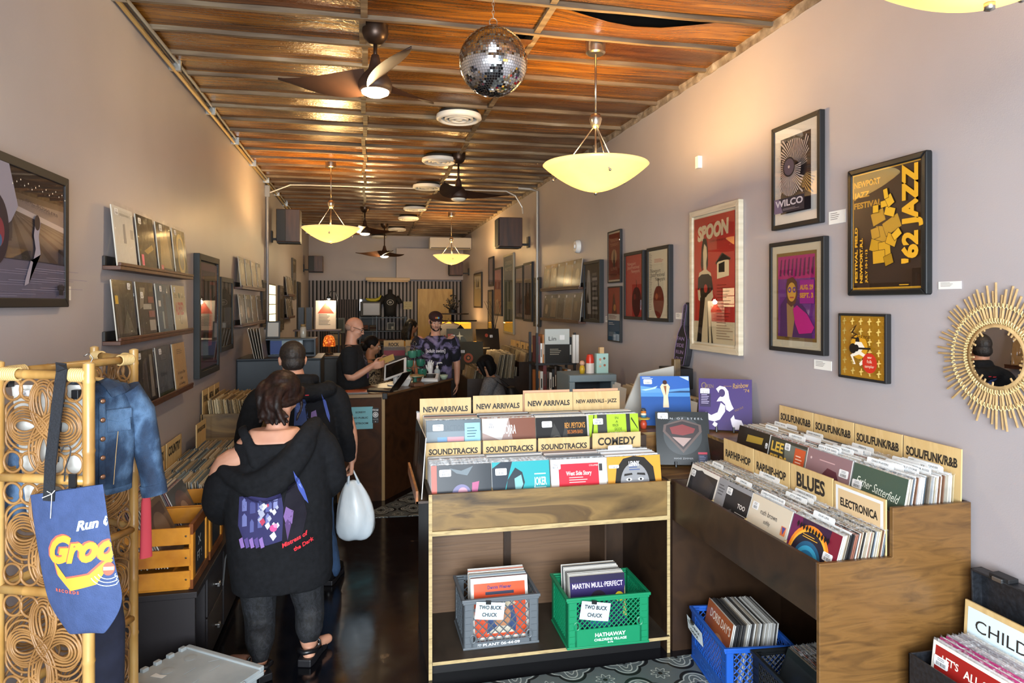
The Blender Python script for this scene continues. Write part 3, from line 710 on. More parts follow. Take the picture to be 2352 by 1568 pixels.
MB().box(BX0 + .018, BX1 - .018, BY0 - .004, YM, .733, .756, PLYE).build('lower_tier_floor', fb)
MB().box(BX0 + .018, BX1 - .018, YM + .012, BY1, Z2 - .018, Z2, STAIND).build('upper_tier_floor', fb)
MB().box(BX0 + .018, BX1 - .018, YM, YM + .012, Z1, ZT2, STAIND).build('riser_board', fb)
MB().box(BX0 + .018, BX1 - .018, BY1 - .012, BY1, 0.1, ZT2, STAIND).build('back_board', fb)
cw = (BX1 - BX0 - .036) / 4; cx = [BX0 + .018 + cw * (i + .5) for i in range(4)]
for i in (1, 2, 3):
 x = BX0 + .018 + cw * i
 MB().prism([(BY0 + .018, Z1), (BY0 + .018, .93), (YM, .985), (YM, Z1)], -.003, .003, PLYE, YZ(x)).build('column_divider', fb)
 MB().prism([(YM + .012, Z2), (YM + .012, 1.12), (BY1 - .012, 1.17), (BY1 - .012, Z2)], -.003, .003, PLYE, YZ(x)).build('column_divider', fb)
MB().box(BX0 + .018, BX1 - .01, 3.47, 4.12, .082, .10, noisy('dusty_dark_shelf', [(.3, '#2c241c'), (.7, '#463a2e')], (8, 3, 3), 5, .55)).box(BX0 + .018, BX1 - .01, 3.4685, 3.47, .083, .0995, PLYE).build('bottom_shelf', fb)
MB().box(BX0 + .018, BX1 - .03, 3.55, 3.565, 0, .082, M('#0e0d0e', .5)).build('kick_board', fb)
MB().box(BX0 + .018, 1.36, 4.02, 4.03, .10, .74, STAINR).build('lower_back_panel', fb)
MB().box(.815, .858, 4.0, 4.02, .10, .733, STAIND).build('upright_batten', fb)
MB().box(1.36, 1.37, 3.75, 4.14, .10, .733, STAIND).build('inner_partition', fb)
# ledge on the aisle side of the bin with two records leaning on it
MB().box(.257, .32, 3.5, 4.15, .90, .912, STAIND).prism([(3.5, .90), (3.5, .965), (4.15, .965), (4.15, .90)], 0, .012, noisy('orange_ledge_wood', [(.3, '#7a4417'), (.7, '#b06a2a')], (5, 20, 20), 4, .4), YZ(.256)).build('side_ledge', fb)
front_record(lp_matrix((.285, 3.68, .915), (0, -1, 0), (1, 0, 0), .07), [('r', .1, .15, .8, .5, '#3d3a38')], 'dark record displayed nearest the shop front on the aisle ledge of the front bin', base='#2a2623', edge='#d5d3d0')
front_record(lp_matrix((.285, 4.0, .915), (0, -1, 0), (1, 0, 0), .07), [('c', .5, .5, .3, '#5b5147')], 'brown record displayed behind another on the aisle ledge of the front bin', base='#3a2a20')
UX, DY = (1, 0, 0), (0, 1, 0)
F1 = [dict(items=[('r', 0, 0, .09, 1, '#c8503f'), ('r', .09, .55, .91, .45, '#20262e'), ('c', .42, .28, .26, '#5a5a86'), ('c', .42, .3, .22, '#767099'), ('c', .45, .33, .1, '#c08a9c'), ('p', [(.62, .6), (.75, .3), (.72, 0), (.6, 0)], '#a84a78'), ('p', [(.3, .95), (.5, .9), (.7, .97), (.6, .82), (.42, .86)], '#5d6a72'), ('c', .5, .52, .16, '#6a668f'), ('c', .52, .55, .08, '#c08a9c'), ('p', [(.68, .7), (.8, .72), (.74, .4), (.66, .4)], '#a84a78')], label='glossy purple and black record in front of the leftmost SOUNDTRACKS sign', base='#3f3f63', stick=(-.085, .275)),
 dict(items=[('p', [(0, .9), (.15, 1), (.35, 1), (.2, .5), (0, .35)], '#1d2a38'), ('p', [(.2, .35), (.26, .7), (.4, .9), (.52, .82), (.56, .65), (.5, .5), (.42, .35), (.36, 0), (.15, 0)], '#22303a'), ('p', [(.38, .72), (.5, .78), (.53, .62), (.46, .48), (.39, .55)], '#7fb3b6'), ('t', 'JOKER', .83, .66, .13, {'w': .22, 'bold': .02}, '#dff3f0'), ('r', .73, .77, .2, .02, '#bfe3e0'), ('r', .73, .55, .2, .015, '#bfe3e0')], label='teal record reading JOKER in front of the second SOUNDTRACKS sign', base='#2b9fa6', stick=(-.11, .265)),
 dict(items=[('r', .14, 0, .72, .92, '#d42a3c'), ('t', 'West Side Story', .5, .76, .07, {'w': .46, 'bold': .02}, '#f6e6df'), ('l', .32, .68, .36, .12, 3, '#f0c3bd'), ('l', .22, .42, .52, .05, 1, '#7a1220'), ('t', 'COLUMBIA', .78, .88, .03, {'w': .18}, '#f6d6cf'), ('r', .87, .78, .06, .12, '#39373a')], label='red and white record reading West Side Story in front of the third SOUNDTRACKS sign', base='#d9d6cf', stick=(-.13, .28, .055, .034)),
 dict(items=[('p', [(.14, 0), (.12, .5), (.17, .8), (.3, .96), (.5, 1), (.7, .97), (.86, .8), (.9, .4), (.86, 0)], '#25221f'), ('c', .5, .52, .27, 1.35, '#8f9093'), ('c', .39, .6, .055, .5, '#dcdcdc'), ('c', .61, .6, .055, .5, '#dcdcdc'), ('c', .39, .6, .02, '#1a1a1a'), ('c', .61, .6, .02, '#1a1a1a'), ('p', [(.3, .66), (.46, .68), (.45, .71), (.31, .70)], '#2a2725'), ('p', [(.54, .68), (.7, .66), (.69, .70), (.55, .71)], '#2a2725'), ('t', 'LENNY', .5, .87, .08, {'w': .2, 'bold': .03}, '#e8e6ee'), ('l', .4, .8, .22, .08, 2, '#39508f')], label='orange record with a grey face reading LENNY, below the COMEDY sign', base='#dc9a38', stick=(-.12, .262, .06, .018))]
F2 = [dict(items=[('r', 0, .6, 1, .2, '#6f7f8a'), ('t', 'ATTRACTION', .42, .86, .1, {'w': .55}, '#4c5b66'), ('r', .2, .62, .17, .08, '#5f8fc0'), ('r', .38, .62, .3, .08, '#d08a94'), ('r', .7, .42, .28, .52, '#8cc6dc'), ('l', .74, .84, .2, .2, 4, '#2f5563'), ('r', .78, .46, .08, .05, '#20343c')], label='grey-blue record with a pale blue sticker below the leftmost NEW ARRIVALS sign', base='#57656f', stick=(-.09, .275)),
 dict(items=[('p', [(.5, 1), (1, 1), (1, .3), (.6, .4)], '#7a4a38'), ('p', [(0, 1), (.5, 1), (.35, .6), (0, .75)], '#c9c4c2'), ('t', 'GOJIRA', .5, .8, .16, {'w': .26, 'bold': .01}, '#f2efec'), ('l', .3, .58, .4, .05, 1, '#e9dfd8')], label='pale brown record reading GOJIRA below the second NEW ARRIVALS sign', base='#a08a84', stick=(-.105, .275, .05)),
 dict(items=[('p', [(.2, .4), (.35, .9), (.5, .6), (.6, .95), (.62, .4)], '#3b3a38'), ('c', .4, .55, .12, '#57544f'), ('c', .4, .55, .09, '#23211f'), ('t', "REV. PEYTON'S", .76, .84, .1, {'w': .4, 'bold': .01}, '#d9953f'), ('t', 'BIG DAMN BAND', .76, .72, .07, {'w': .3}, '#c9762f')], label="black record reading REV. PEYTON'S below the third NEW ARRIVALS sign", base='#1c1b1b', stick=(-.09, .275)),
 dict(items=[('r', .17, 0, .19, 1, '#3c3d3a'), ('r', .75, 0, .08, 1, '#2f302d'), ('p', [(.02, .5), (.1, 1), (.12, 1), (.06, .5)], '#2f3a18'), ('p', [(.85, .9), (.98, .7), (.98, .73), (.86, .94)], '#2f3a18'), ('t', 'IN', .56, .93, .05, {}, '#30451a'), ('t', 'A', .56, .86, .05, {}, '#30451a'), ('t', 'MINOR', .53, .79, .055, {'w': .12}, '#30451a'), ('t', 'GROOVE', .58, .72, .055, {'w': .15}, '#30451a'), ('t', 'DOROTHY ASHBY', .56, .64, .05, {'w': .3, 'bold': .03}, '#f2f6e0'), ('t', 'AND', .56, .57, .045, {}, '#30451a')], label='lime green record above the COMEDY sign below NEW ARRIVALS - JAZZ', base='#a6c832', edge='#e6e6e2', stick=(-.1, .275))]
NEAR4 = ['in the leftmost SOUNDTRACKS column of the front bin', 'in the second SOUNDTRACKS column of the front bin', 'in the third SOUNDTRACKS column of the front bin', 'in the COMEDY column of the front bin']
FAR4 = ['under the leftmost NEW ARRIVALS sign', 'under the second NEW ARRIVALS sign', 'under the third NEW ARRIVALS sign', 'under the NEW ARRIVALS - JAZZ sign']
for i in range(4):
 n_ = (26, 25, 25, 22)[i]
 stack((cx[i], 3.522, Z1 + .012), UX, DY, n_, .235, .19, .06, NEAR4[i], F1[i], [(.8, 'COMEDY', -.2, .15)] if i == 3 else [], seed=10 + i, boost=.35, pal=['#cfd3d6', '#b9bfc4', '#dcdee0', '#8f8a86', '#a58f86', '#c8c4bf', '#6d7682', '#e3e4e4', '#544f4d'])
 stack((cx[i], YM + .03, Z2 + .002), UX, DY, (14, 20, 20, 20)[i], .22, .17, .06, FAR4[i], F2[i], seed=20 + i, boost=.1)
for i in range(3): section_sign(lp_matrix((cx[i] - .012, YM - .012, .76), UX, DY, .0), 'SOUNDTRACKS', 'plywood sign reading SOUNDTRACKS, %s of three' % ('leftmost', 'middle', 'rightmost')[i], tz=.335, cap=.03, tw=.275)
section_sign(lp_matrix((cx[3] - .012, YM - .012, .775), UX, DY, .0), 'COMEDY', 'plywood sign reading COMEDY under a lime green record', tz=.337, cap=.042, tw=.235, w=.30)
for i in range(3): section_sign(lp_matrix((cx[i] - .02, BY1 - .06, .95 + .008 * i), UX, DY, .03), 'NEW ARRIVALS', 'plywood sign reading NEW ARRIVALS, %s of three' % ('leftmost', 'middle', 'third')[i], h=.40, tz=.335, cap=.031, tw=.27)
section_sign(lp_matrix((cx[3] - .03, BY1 - .06, .965), UX, DY, .03), 'NEW ARRIVALS - JAZZ', 'plywood sign reading NEW ARRIVALS - JAZZ', h=.40, tz=.34, cap=.022, tw=.27)
PINK = noisy('pinkish_board', [(.3, '#b98a68'), (.7, '#cfa583')], (3, 3, 9), 4, .55)
for i, lab in ((2, 'blank pinkish board behind the third NEW ARRIVALS sign'), (3, 'blank pinkish board behind the NEW ARRIVALS - JAZZ sign')):
 o = MB().box(-.155, .145, 0, .006, 0, .42, PINK).build('backing_board'); o.matrix_world = lp_matrix((cx[i] - .026, BY1 - .045, .96), UX, DY, .03); tag(o, lab, 'board')
for j in range(2): front_record(lp_matrix((cx[0] - .035, BY1 - .05 + .012 * j, .95), UX, DY, .03), [], 'record edge sticking out behind the leftmost NEW ARRIVALS sign, %s' % ('red and white' if j == 0 else 'plain white'), base='#b9a69a' if j == 0 else '#dcdcda', edge='#a5694f' if j == 0 else '#e4e2dd')
front_record(lp_matrix((cx[3] + .0, YM - .07, .755), UX, DY, .03), [('r', .05, .6, .75, .35, '#1e1b22'), ('r', .82, .6, .18, .4, '#d8d13c'), ('r', .84, .75, .14, .03, '#3b3fa0'), ('r', .84, .85, .14, .03, '#3b3fa0')], 'purple record with a yellow corner just under the COMEDY sign', base='#4b3a86', stick=(-.11, .285))
# ================================================================ RIGHT BIN (two tiers, facing the aisle)
RX0, RX1, RY0, RY1 = 1.665, 2.345, 2.255, 3.52; XM = 1.985
rb = thing('record_bin', 'long stepped brown plywood bin along the right wall holding soul and rap records', 'record bin', (RX0, RY0, 0))
XZ = lambda y: Matrix(((1, 0, 0, 0), (0, 0, 1, y), (0, 1, 0, 0), (0, 0, 0, 1)))
MB().prism([(RX0, 0), (RX0, ZT1), (XM, ZT1), (XM, ZT2), (RX1, ZT2), (RX1, 0)], 0, .018, STAINH, XZ(RY0)).build('end_panel', rb, bevel=.002)
MB().prism([(RX0, 0), (RX0, ZT1), (XM, ZT1), (XM, ZT2), (RX1, ZT2), (RX1, 0)], 0, .018, STAIND, XZ(RY1 - .018)).build('end_panel', rb)
MB().box(RX0 - .001, RX0 + .017, RY0 + .018, RY1 - .018, .727, ZT1, STAIND).build('front_board', rb, bevel=.002)
MB().box(RX0 + .017, XM, RY0 + .018, RY1 - .018, .727, .743, STAIND).build('lower_tier_floor', rb)
MB().box(XM, XM + .012, RY0 + .018, RY1 - .018, Z1, ZT2 - .02, STAIND).build('riser_board', rb)
MB().box(XM + .012, RX1, RY0 + .018, RY1 - .018, Z2 - .018, Z2, STAIND).build('upper_tier_floor', rb)
MB().box(RX1 - .012, RX1, RY0 + .018, RY1 - .018, .05, ZT2, STAIND).build('back_board', rb)
rw = (RY1 - RY0 - .036) / 4; ry = [RY1 - .018 - rw * (i + .5) for i in range(4)]
for i in (1, 2, 3):
 y = RY1 - .018 - rw * i
 MB().prism([(RX0 + .017, Z1), (RX0 + .017, .90), (XM, .985), (XM, Z1)], -.003, .003, PLYE, XZ(y)).build('column_divider', rb)
 MB().prism([(XM + .012, Z2), (XM + .012, 1.10), (RX1 - .012, 1.17), (RX1 - .012, Z2)], -.003, .003, PLYE, XZ(y)).build('column_divider', rb)
UY, DX = (0, -1, 0), (1, 0, 0); RS = .952
G1 = [dict(items=[('r', .04, .03, .92, .9, '#2f2f33'), ('p', [(.1, .9), (.4, .96), (.9, .8), (.8, .5), (.2, .55)], '#3d3c40'), ('t', "DANGEROUS", .5, .56, .04, {'w': .4}, '#8a7a62'), ('c', .3, .12, .06, '#c69378'), ('c', .5, .05, .07, '#b98365')], label='dark grey record at the far end of the RAP/HIP-HOP row', base='#dedcd6', stick=(-.115, .27, .045)),
 dict(items=[('r', .3, 0, .7, .93, '#2b2a2c'), ('p', [(.3, .5), (.55, .6), (.7, .3), (.8, .1), (.4, 0), (.3, 0)], '#57565a'), ('t', 'TOO', .8, .7, .07, {'w': .22, 'bold': .02}, '#e6e2de'), ('r', .66, .58, .32, .01, '#d0cdc9'), ('t', 'COCKY', .8, .46, .09, {'w': .34, 'bold': .03}, '#e6e2de'), ('l', .05, .88, .2, .2, 4, '#55555a'), ('p', [(.12, .3), (.2, .6), (.16, .3)], '#d8d8da')], label='grey and black record in the second RAP/HIP-HOP column', base='#8e8f94', stick=(-.035, .27, .05)),
 dict(items=[('c', .5, .15, .36, '#3b2026'), ('c', .5, .15, .31, '#7c2c33'), ('c', .44, .3, .07, '#b55648'), ('c', .6, .26, .06, '#3f3a55'), ('t', 'ruth brown', .5, .8, .075, {'w': .42}, '#2f2a2a'), ('t', 'softly', .5, .68, .06, {'w': .16}, '#2f2a2a'), ('r', .85, .62, .11, .13, '#e07a45'), ('p', [(.86, .74), (.95, .74), (.905, .63)], '#4a4a8c'), ('t', '380', .91, .5, .06, {'w': .1, 'bold': .03}, '#2a2a2a')], label='cream record reading ruth brown softly below the BLUES sign', base='#d3c8b4', stick=(-.115, .265, .05)),
 dict(items=[('p', [(0, 1), (.2, 1), (.3, .6), (.15, .2), (0, 0)], '#6a2250'), ('p', [(.8, 1), (1, 1), (1, .2), (.85, 0), (.75, .3)], '#7a2033'), ('c', .46, 0.53, .42, '#f08a2a'), ('c', .46, 0.52, .38, '#f6b23a'), ('c', .46, 0.50, .36, '#2a2330'), ('c', .46, 0.46, .28, '#2a5c80'), ('c', .46, 0.44, .24, '#3fa0c8'), ('c', .46, 0.43, .19, '#2b6f9c'), ('c', .46, 0.42, .13, '#3c2c40'), ('c', .46, 0.42, .085, '#e0384c'), ('t', '♦♦♦♦♦♦♦♦♦♦♦', .45, .86, .08, {'w': .7}, '#17151a'), ('t', 'A LA SALA', .45, .77, .03, {'w': .3}, '#f0b23a')][:10] + [('p', [(.12 + .065 * k, .90 - .004 * k), (.145 + .065 * k, .95 - .004 * k), (.17 + .065 * k, .90 - .004 * k), (.145 + .065 * k, .85 - .004 * k)], '#141216') for k in range(11)] + [('l', .3, .80, .34, .06, 2, '#e9b03a')], label='colourful record with a blue and red target, in front of the ELECTRONICA sign', base='#3a1f3c', stick=(.105, .21, .058, .034))]
G2 = [dict(items=[('t', 'GROUP', .55, .8, .12, {'w': .5, 'bold': .03}, '#b8963c'), ('c', .2, .35, .1, 1.6, '#3f2a20'), ('c', .45, .4, .1, 1.6, '#57382a'), ('c', .75, .33, .1, 1.6, '#3f2a20')][1:] + [('p', [(.3, .75), (.8, .78), (.82, .9), (.32, .88)], '#a88c3a')], label='dark record with a gold band name, farthest in the SOUL/FUNK/R&B row', base='#2a221c', stick=(.14, .25, .02, .03)),
 dict(items=[('p', [(.4, .95), (1, .95), (1, .1), (.55, .2)], '#6c6f68'), ('t', 'LEE', .22, .85, .16, {'w': .34, 'bold': .03}, '#d6b04c'), ('t', 'FIELDS', .28, .64, .15, {'w': .46, 'bold': .03}, '#d6b04c'), ('t', 'SENTIMENTAL', .3, .48, .08, {'w': .44}, '#b9703a'), ('t', 'FOOL', .16, .37, .07, {'w': .16}, '#b9703a'), ('r', .7, .25, .27, .68, '#c4552f'), ('l', .74, .8, .18, .3, 6, '#f0d0bf'), ('r', .73, .3, .1, .08, '#2f2320')], label='record reading LEE FIELDS with an orange sticker', base='#3c3a33', stick=(.0, .285, .045)),
 dict(items=[('p', [(.35, .35), (.36, .62), (.5, .78), (.7, .76), (.8, .6), (.8, .35), (.78, 0), (.36, 0)], '#5c323c'), ('c', .62, .2, .16, 1.3, '#c69a94'), ('l', .3, .86, .5, .05, 1, '#c7a3a4'), ('c', .1, .86, .02, '#d6bcbc')], label='mauve record with a faded portrait in the third SOUL/FUNK/R&B column', base='#8d6f74', stick=(.115, .245)),
 dict(items=[('p', [(0, .5), (.4, .62), (1, .4), (1, .2), (0, .1)], '#4e6150'), ('p', [(.52, 0), (.55, .25), (.66, .3), (.72, 0)], '#b8b49e'), ('c', .62, .42, .07, 1.4, '#33241f'), ('t', 'Esther Satterfield', .5, .74, .12, {'w': .82, 'shear': .3, 'rot': -.10}, '#d8dccf')], label='green record reading Esther Satterfield above the ELECTRONICA sign', base='#45564a', stick=(-.12, .225))]
SECN = ['in the far RAP/HIP-HOP column', 'in the near RAP/HIP-HOP column', 'in the BLUES column', 'in the ELECTRONICA column']
SECF = ['under the farthest SOUL/FUNK/R&B sign', 'under the second SOUL/FUNK/R&B sign from the corner', 'under the third SOUL/FUNK/R&B sign from the corner', 'under the nearest SOUL/FUNK/R&B sign']
DN = [[(.35, 'DE LA SOUL', -.1, .12)], [(.12, 'SHINOBI', .2, .15), (.9, 'COMPILATIONS', -.2, .18)], [(.08, 'COMPILATIONS/ROOTS BLUES', -.5, .19), (.55, 'ETTA JAMES', .1, .16), (.66, 'B.B. KING', .25, .16), (.85, 'VARIOUS ARTISTS', -.3, .16)], [(.2, 'DUA LIPA', -.3, .14)]]
DF = [[(.35, 'DONNY HATHAWAY', .5, .12), (.75, 'ISAAC HAYES', -.2, .12), (.9, '', .4, .1)], [(.25, 'KARDI MACK', -.2, .14), (.45, '', .6, .14), (.75, 'BOBBY WOMACK', -.4, .14)], [(.08, 'KOOL & THE GANG', -.6, .14), (.22, 'JAMES BROWN', -.5, .12), (.34, 'THE MIRACLES', -.2, .15), (.5, 'CHAKA KHAN', .1, .15), (.62, 'ISLEY JACK', .3, .16), (.85, 'PRINCE', -.2, .15)], [(.2, 'OHIO PLAYERS', -.75, .16), (.34, '', -.3, .15), (.42, 'SLY & THE FAMILY STONE', .3, .19), (.52, 'TINA TURNER', -.3, .15), (.62, 'SUPREMES / DIANA ROSS', .55, .19), (.74, 'LOU RAWLS', -.6, .16), (.82, 'DIONNE WARWICK', -.2, .15), (.9, 'STEVIE WONDER', .6, .16), (.96, 'COMPILATIONS/VARIOUS', .1, .18)]]
for i in range(4):
 stack((RX0 + .03, ry[i], Z1 + .0), UY, DX, (26, 26, 29, 30)[i], .235, .30, .18, SECN[i], G1[i], DN[i], sc=RS, seed=40 + i, boost=.5 if i < 3 else 1.2)
 stack((XM + .03, ry[i], Z2 + .002), UY, DX, (24, 26, 27, 32)[i], .255, .20, .06, SECF[i], G2[i], DF[i], sc=RS, seed=50 + i, boost=.3 if i < 3 else 1.1)
for i, t_ in enumerate(('RAP/HIP-HOP', 'RAP/HIP-HOP', 'BLUES')):
 section_sign(lp_matrix((XM - .012, ry[i], .805), UY, DX, 0.0), t_, ('plywood sign reading RAP/HIP-HOP, %s of two' % ('farther', 'nearer')[i]) if i < 2 else 'plywood sign reading BLUES', w=.297, tz=.285 if i < 2 else .30, cap=.038 if i < 2 else .062, tw=.25 if i < 2 else .2, h=.36)
section_sign(lp_matrix((XM - .012, ry[3], .80), UY, DX, 0.0), 'ELECTRONICA', 'framed sign reading ELECTRONICA on a wooden panel', w=.297, tz=.285, cap=.032, tw=.215, h=.36, inset=True)
for i in range(4): section_sign(lp_matrix((RX1 - .03, ry[i], .955), UY, DX, .02), 'SOUL/FUNK/R&B', 'plywood sign reading SOUL/FUNK/R&B, %s' % ('farthest of four', 'second from the far end', 'third from the far end', 'nearest of four')[i], w=.297, h=.385, tz=.325, cap=.036, tw=.265)
# ---- corner unit between the bins, two steps, carrying the displayed albums
cu = thing('corner_shelf', 'stepped wooden corner unit between the two front bins carrying displayed albums', 'shelf unit', (1.66, 3.53, 0))
MB().box(1.65, 2.35, 3.525, 4.25, 0, .915, STAIND).build('base_cabinet', cu)
MB().box(1.65, 2.02, 3.525, 3.90, .927, .945, STAIN).build('lower_step', cu)
MB().box(1.65, 2.35, 3.90, 3.918, .915, 1.117, STAINH).box(2.02, 2.038, 3.525, 3.90, .915, 1.117, STAIND).build('step_riser', cu)
MB().box(1.65, 2.35, 3.90, 4.25, 1.117, 1.135, STAIN).box(2.02, 2.35, 3.525, 3.90, 1.117, 1.135, STAIN).build('upper_step', cu)
def easel(o, d, label, w=.1, h=.16):
 t = thing('plate_easel', label, 'easel', o); d = Vector(d).normalized(); u = Vector((-d.y, d.x, 0)); mt = M('#141414', .4)
 for s_ in (-1, 1):
  b = MB(); a = u * (s_ * w / 2)
  b.tube([a + Vector((0, 0, .005)) - d * .055, a + Vector((0, 0, .02)) - d * .01, a + Vector((0, 0, h)) + d * .05], .006, mt, 6)
  b.tube([a - d * .055 + Vector((0, 0, .004)), a - d * .05 + Vector((0, 0, .035))], .006, mt, 6); b.build('side_bracket', t, True)
 b = MB(); b.tube([Vector((0, 0, h * .8)) + d * .045, d * .13 + Vector((0, 0, .004))], .006, mt, 6).tube([u * (-w / 2) + Vector((0, 0, h * .8)) + d * .04, u * (w / 2) + Vector((0, 0, h * .8)) + d * .04], .005, mt, 6); b.build('back_strut', t, True)
 return t
def shown(o, face, items, label, th=.006, base='#333', edge='#ccc', stick=None, name='record_sleeve', elab='', w=.315):
 d = Vector((-face[0], -face[1], 0)).normalized(); u = Vector((d.y, -d.x, 0))
 front_record(lp_matrix((o[0] - d.x * .035, o[1] - d.y * .035, o[2] + .012), u, d, .26), items, label, base=base, edge=edge, stick=stick, name=name, th=th, lip=False, w=w)
 easel((o[0], o[1], o[2]), d, elab)
shown((1.875, 3.80, .945), (-.28, -1), [('c', .5, .55, .36, '#33383b'), ('p', [(.15, .75), (.5, .86), (.85, .75), (.86, .62), (.5, .22), (.13, .62)], '#5a4a46'), ('p', [(.2, .74), (.5, .82), (.8, .74), (.81, .63), (.5, .28), (.18, .63)], '#2c2224'), ('p', [(.26, .70), (.5, .76), (.74, .68), (.7, .6), (.5, .55), (.3, .58)], '#7a2f30'), ('p', [(.3, .52), (.66, .5), (.5, .34)], '#a38a84'), ('t', 'MAN OF STEEL', .5, .87, .035, {'w': .78, 'spacing': 1.6}, '#b9bdc2'), ('t', 'HANS ZIMMER', .5, .12, .03, {'w': .36}, '#a9adb2'), ('r', .77, .2, .17, .04, '#b8324a'), ('r', .77, .02, .17, .17, '#2b3150'), ('l', .79, .16, .13, .12, 4, '#8a92b8')], 'dark grey album reading MAN OF STEEL on a black easel', base='#1a1e20', edge='#3a3d3f', stick=(-.115, .29), elab='small black easel holding the dark grey album', w=.318)
shown((1.885, 4.06, 1.135), (-.22, -1), [('r', 0, .66, 1, .34, '#2f5fae'), ('p', [(0, .66), (0, .8), (.3, .76), (.55, .72), (1, .76), (1, .66)], '#5c94cf'), ('p', [(0, .72), (.2, .75), (.35, .8), (.3, .74), (.1, .70)], '#a9c8e6'), ('p', [(.45, .66), (.8, .70), (1, .7), (1, .66)], '#28456f'), ('r', 0, .58, 1, .08, '#4a86c2'), ('p', [(.44, .36), (.46, .6), (.40, .78), (.44, .84), (.56, .84), (.6, .78), (.55, .6), (.56, .36)], '#d8c6a8'), ('p', [(.47, .8), (.53, .8), (.51, .6)], '#8c5b3d'), ('c', .5, .87, .045, '#3a1a18'), ('p', [(.47, .34), (.55, .34), (.54, .18), (.48, .18)], '#2a4468'), ('p', [(.8, .99), (.99, .9), (.99, .99)], '#b9cbe6'), ('l', .04, .97, .24, .05, 2, '#dfe8f6'), ('t', 'HEAVEN', .12, .03, .03, {}, '#c9d6e8')][:11], 'blue album with a figure standing on water, on an easel', base='#1e4f96', edge='#a9bacb', stick=(-.11, .278, .055, .03), elab='small black easel holding the blue album')
shown((2.17, 3.83, 1.135), (-.55, -1), [('t', 'Q', .1, .86, .13, {'w': .1}, '#7d6a4a'), ('t', 'UEEN', .2, .85, .07, {'w': .16}, '#7d6a4a'), ('t', "Live at the", .55, .86, .025, {'w': .14}, '#a8863c'), ('t', 'Rainbow', .79, .88, .1, {'w': .3, 'shear': .3, 'rot': .12}, '#b08a34'), ('t', "'74", .9, .78, .06, {'w': .1}, '#b08a34'), ('p', [(.33, .8), (.4, .86), (.5, .84), (.56, .76), (.58, .62), (.62, .5), (.66, .42), (.58, .36), (.52, .4), (.5, .5), (.44, .56), (.34, .55), (.38, .62), (.42, .66), (.38, .72)], '#dad6e2'), ('c', .44, .72, .06, 1.3, '#3a2a5c'), ('p', [(.42, .53), (.5, .47), (.5, .36), (.4, .2), (.3, .16), (.2, .18), (.12, .3), (.14, .34), (.24, .28), (.36, .34)], '#dad6e2'), ('p', [(.6, .22), (.66, .3), (.68, .22), (.8, .2), (.84, .1), (.8, .02), (.66, .02), (.62, .12)], '#dad6e2'), ('p', [(.26, .1), (.33, .04), (.36, .12), (.3, .16)], '#dad6e2'), ('r', .03, .44, .2, .26, '#2a1c46'), ('l', .05, .67, .16, .2, 6, '#b9aed2'), ('t', 'SOLD OUT', .76, .42, .035, {'w': .18, 'rot': .45}, '#8a6a3c')], 'thick purple boxed album with a white figure, on an easel beside the wall', base='#3d2a66', edge='#4a3580', stick=(-.12, .235, .055, .034), name='record_box_set', elab='small black easel holding the purple album', th=.03)
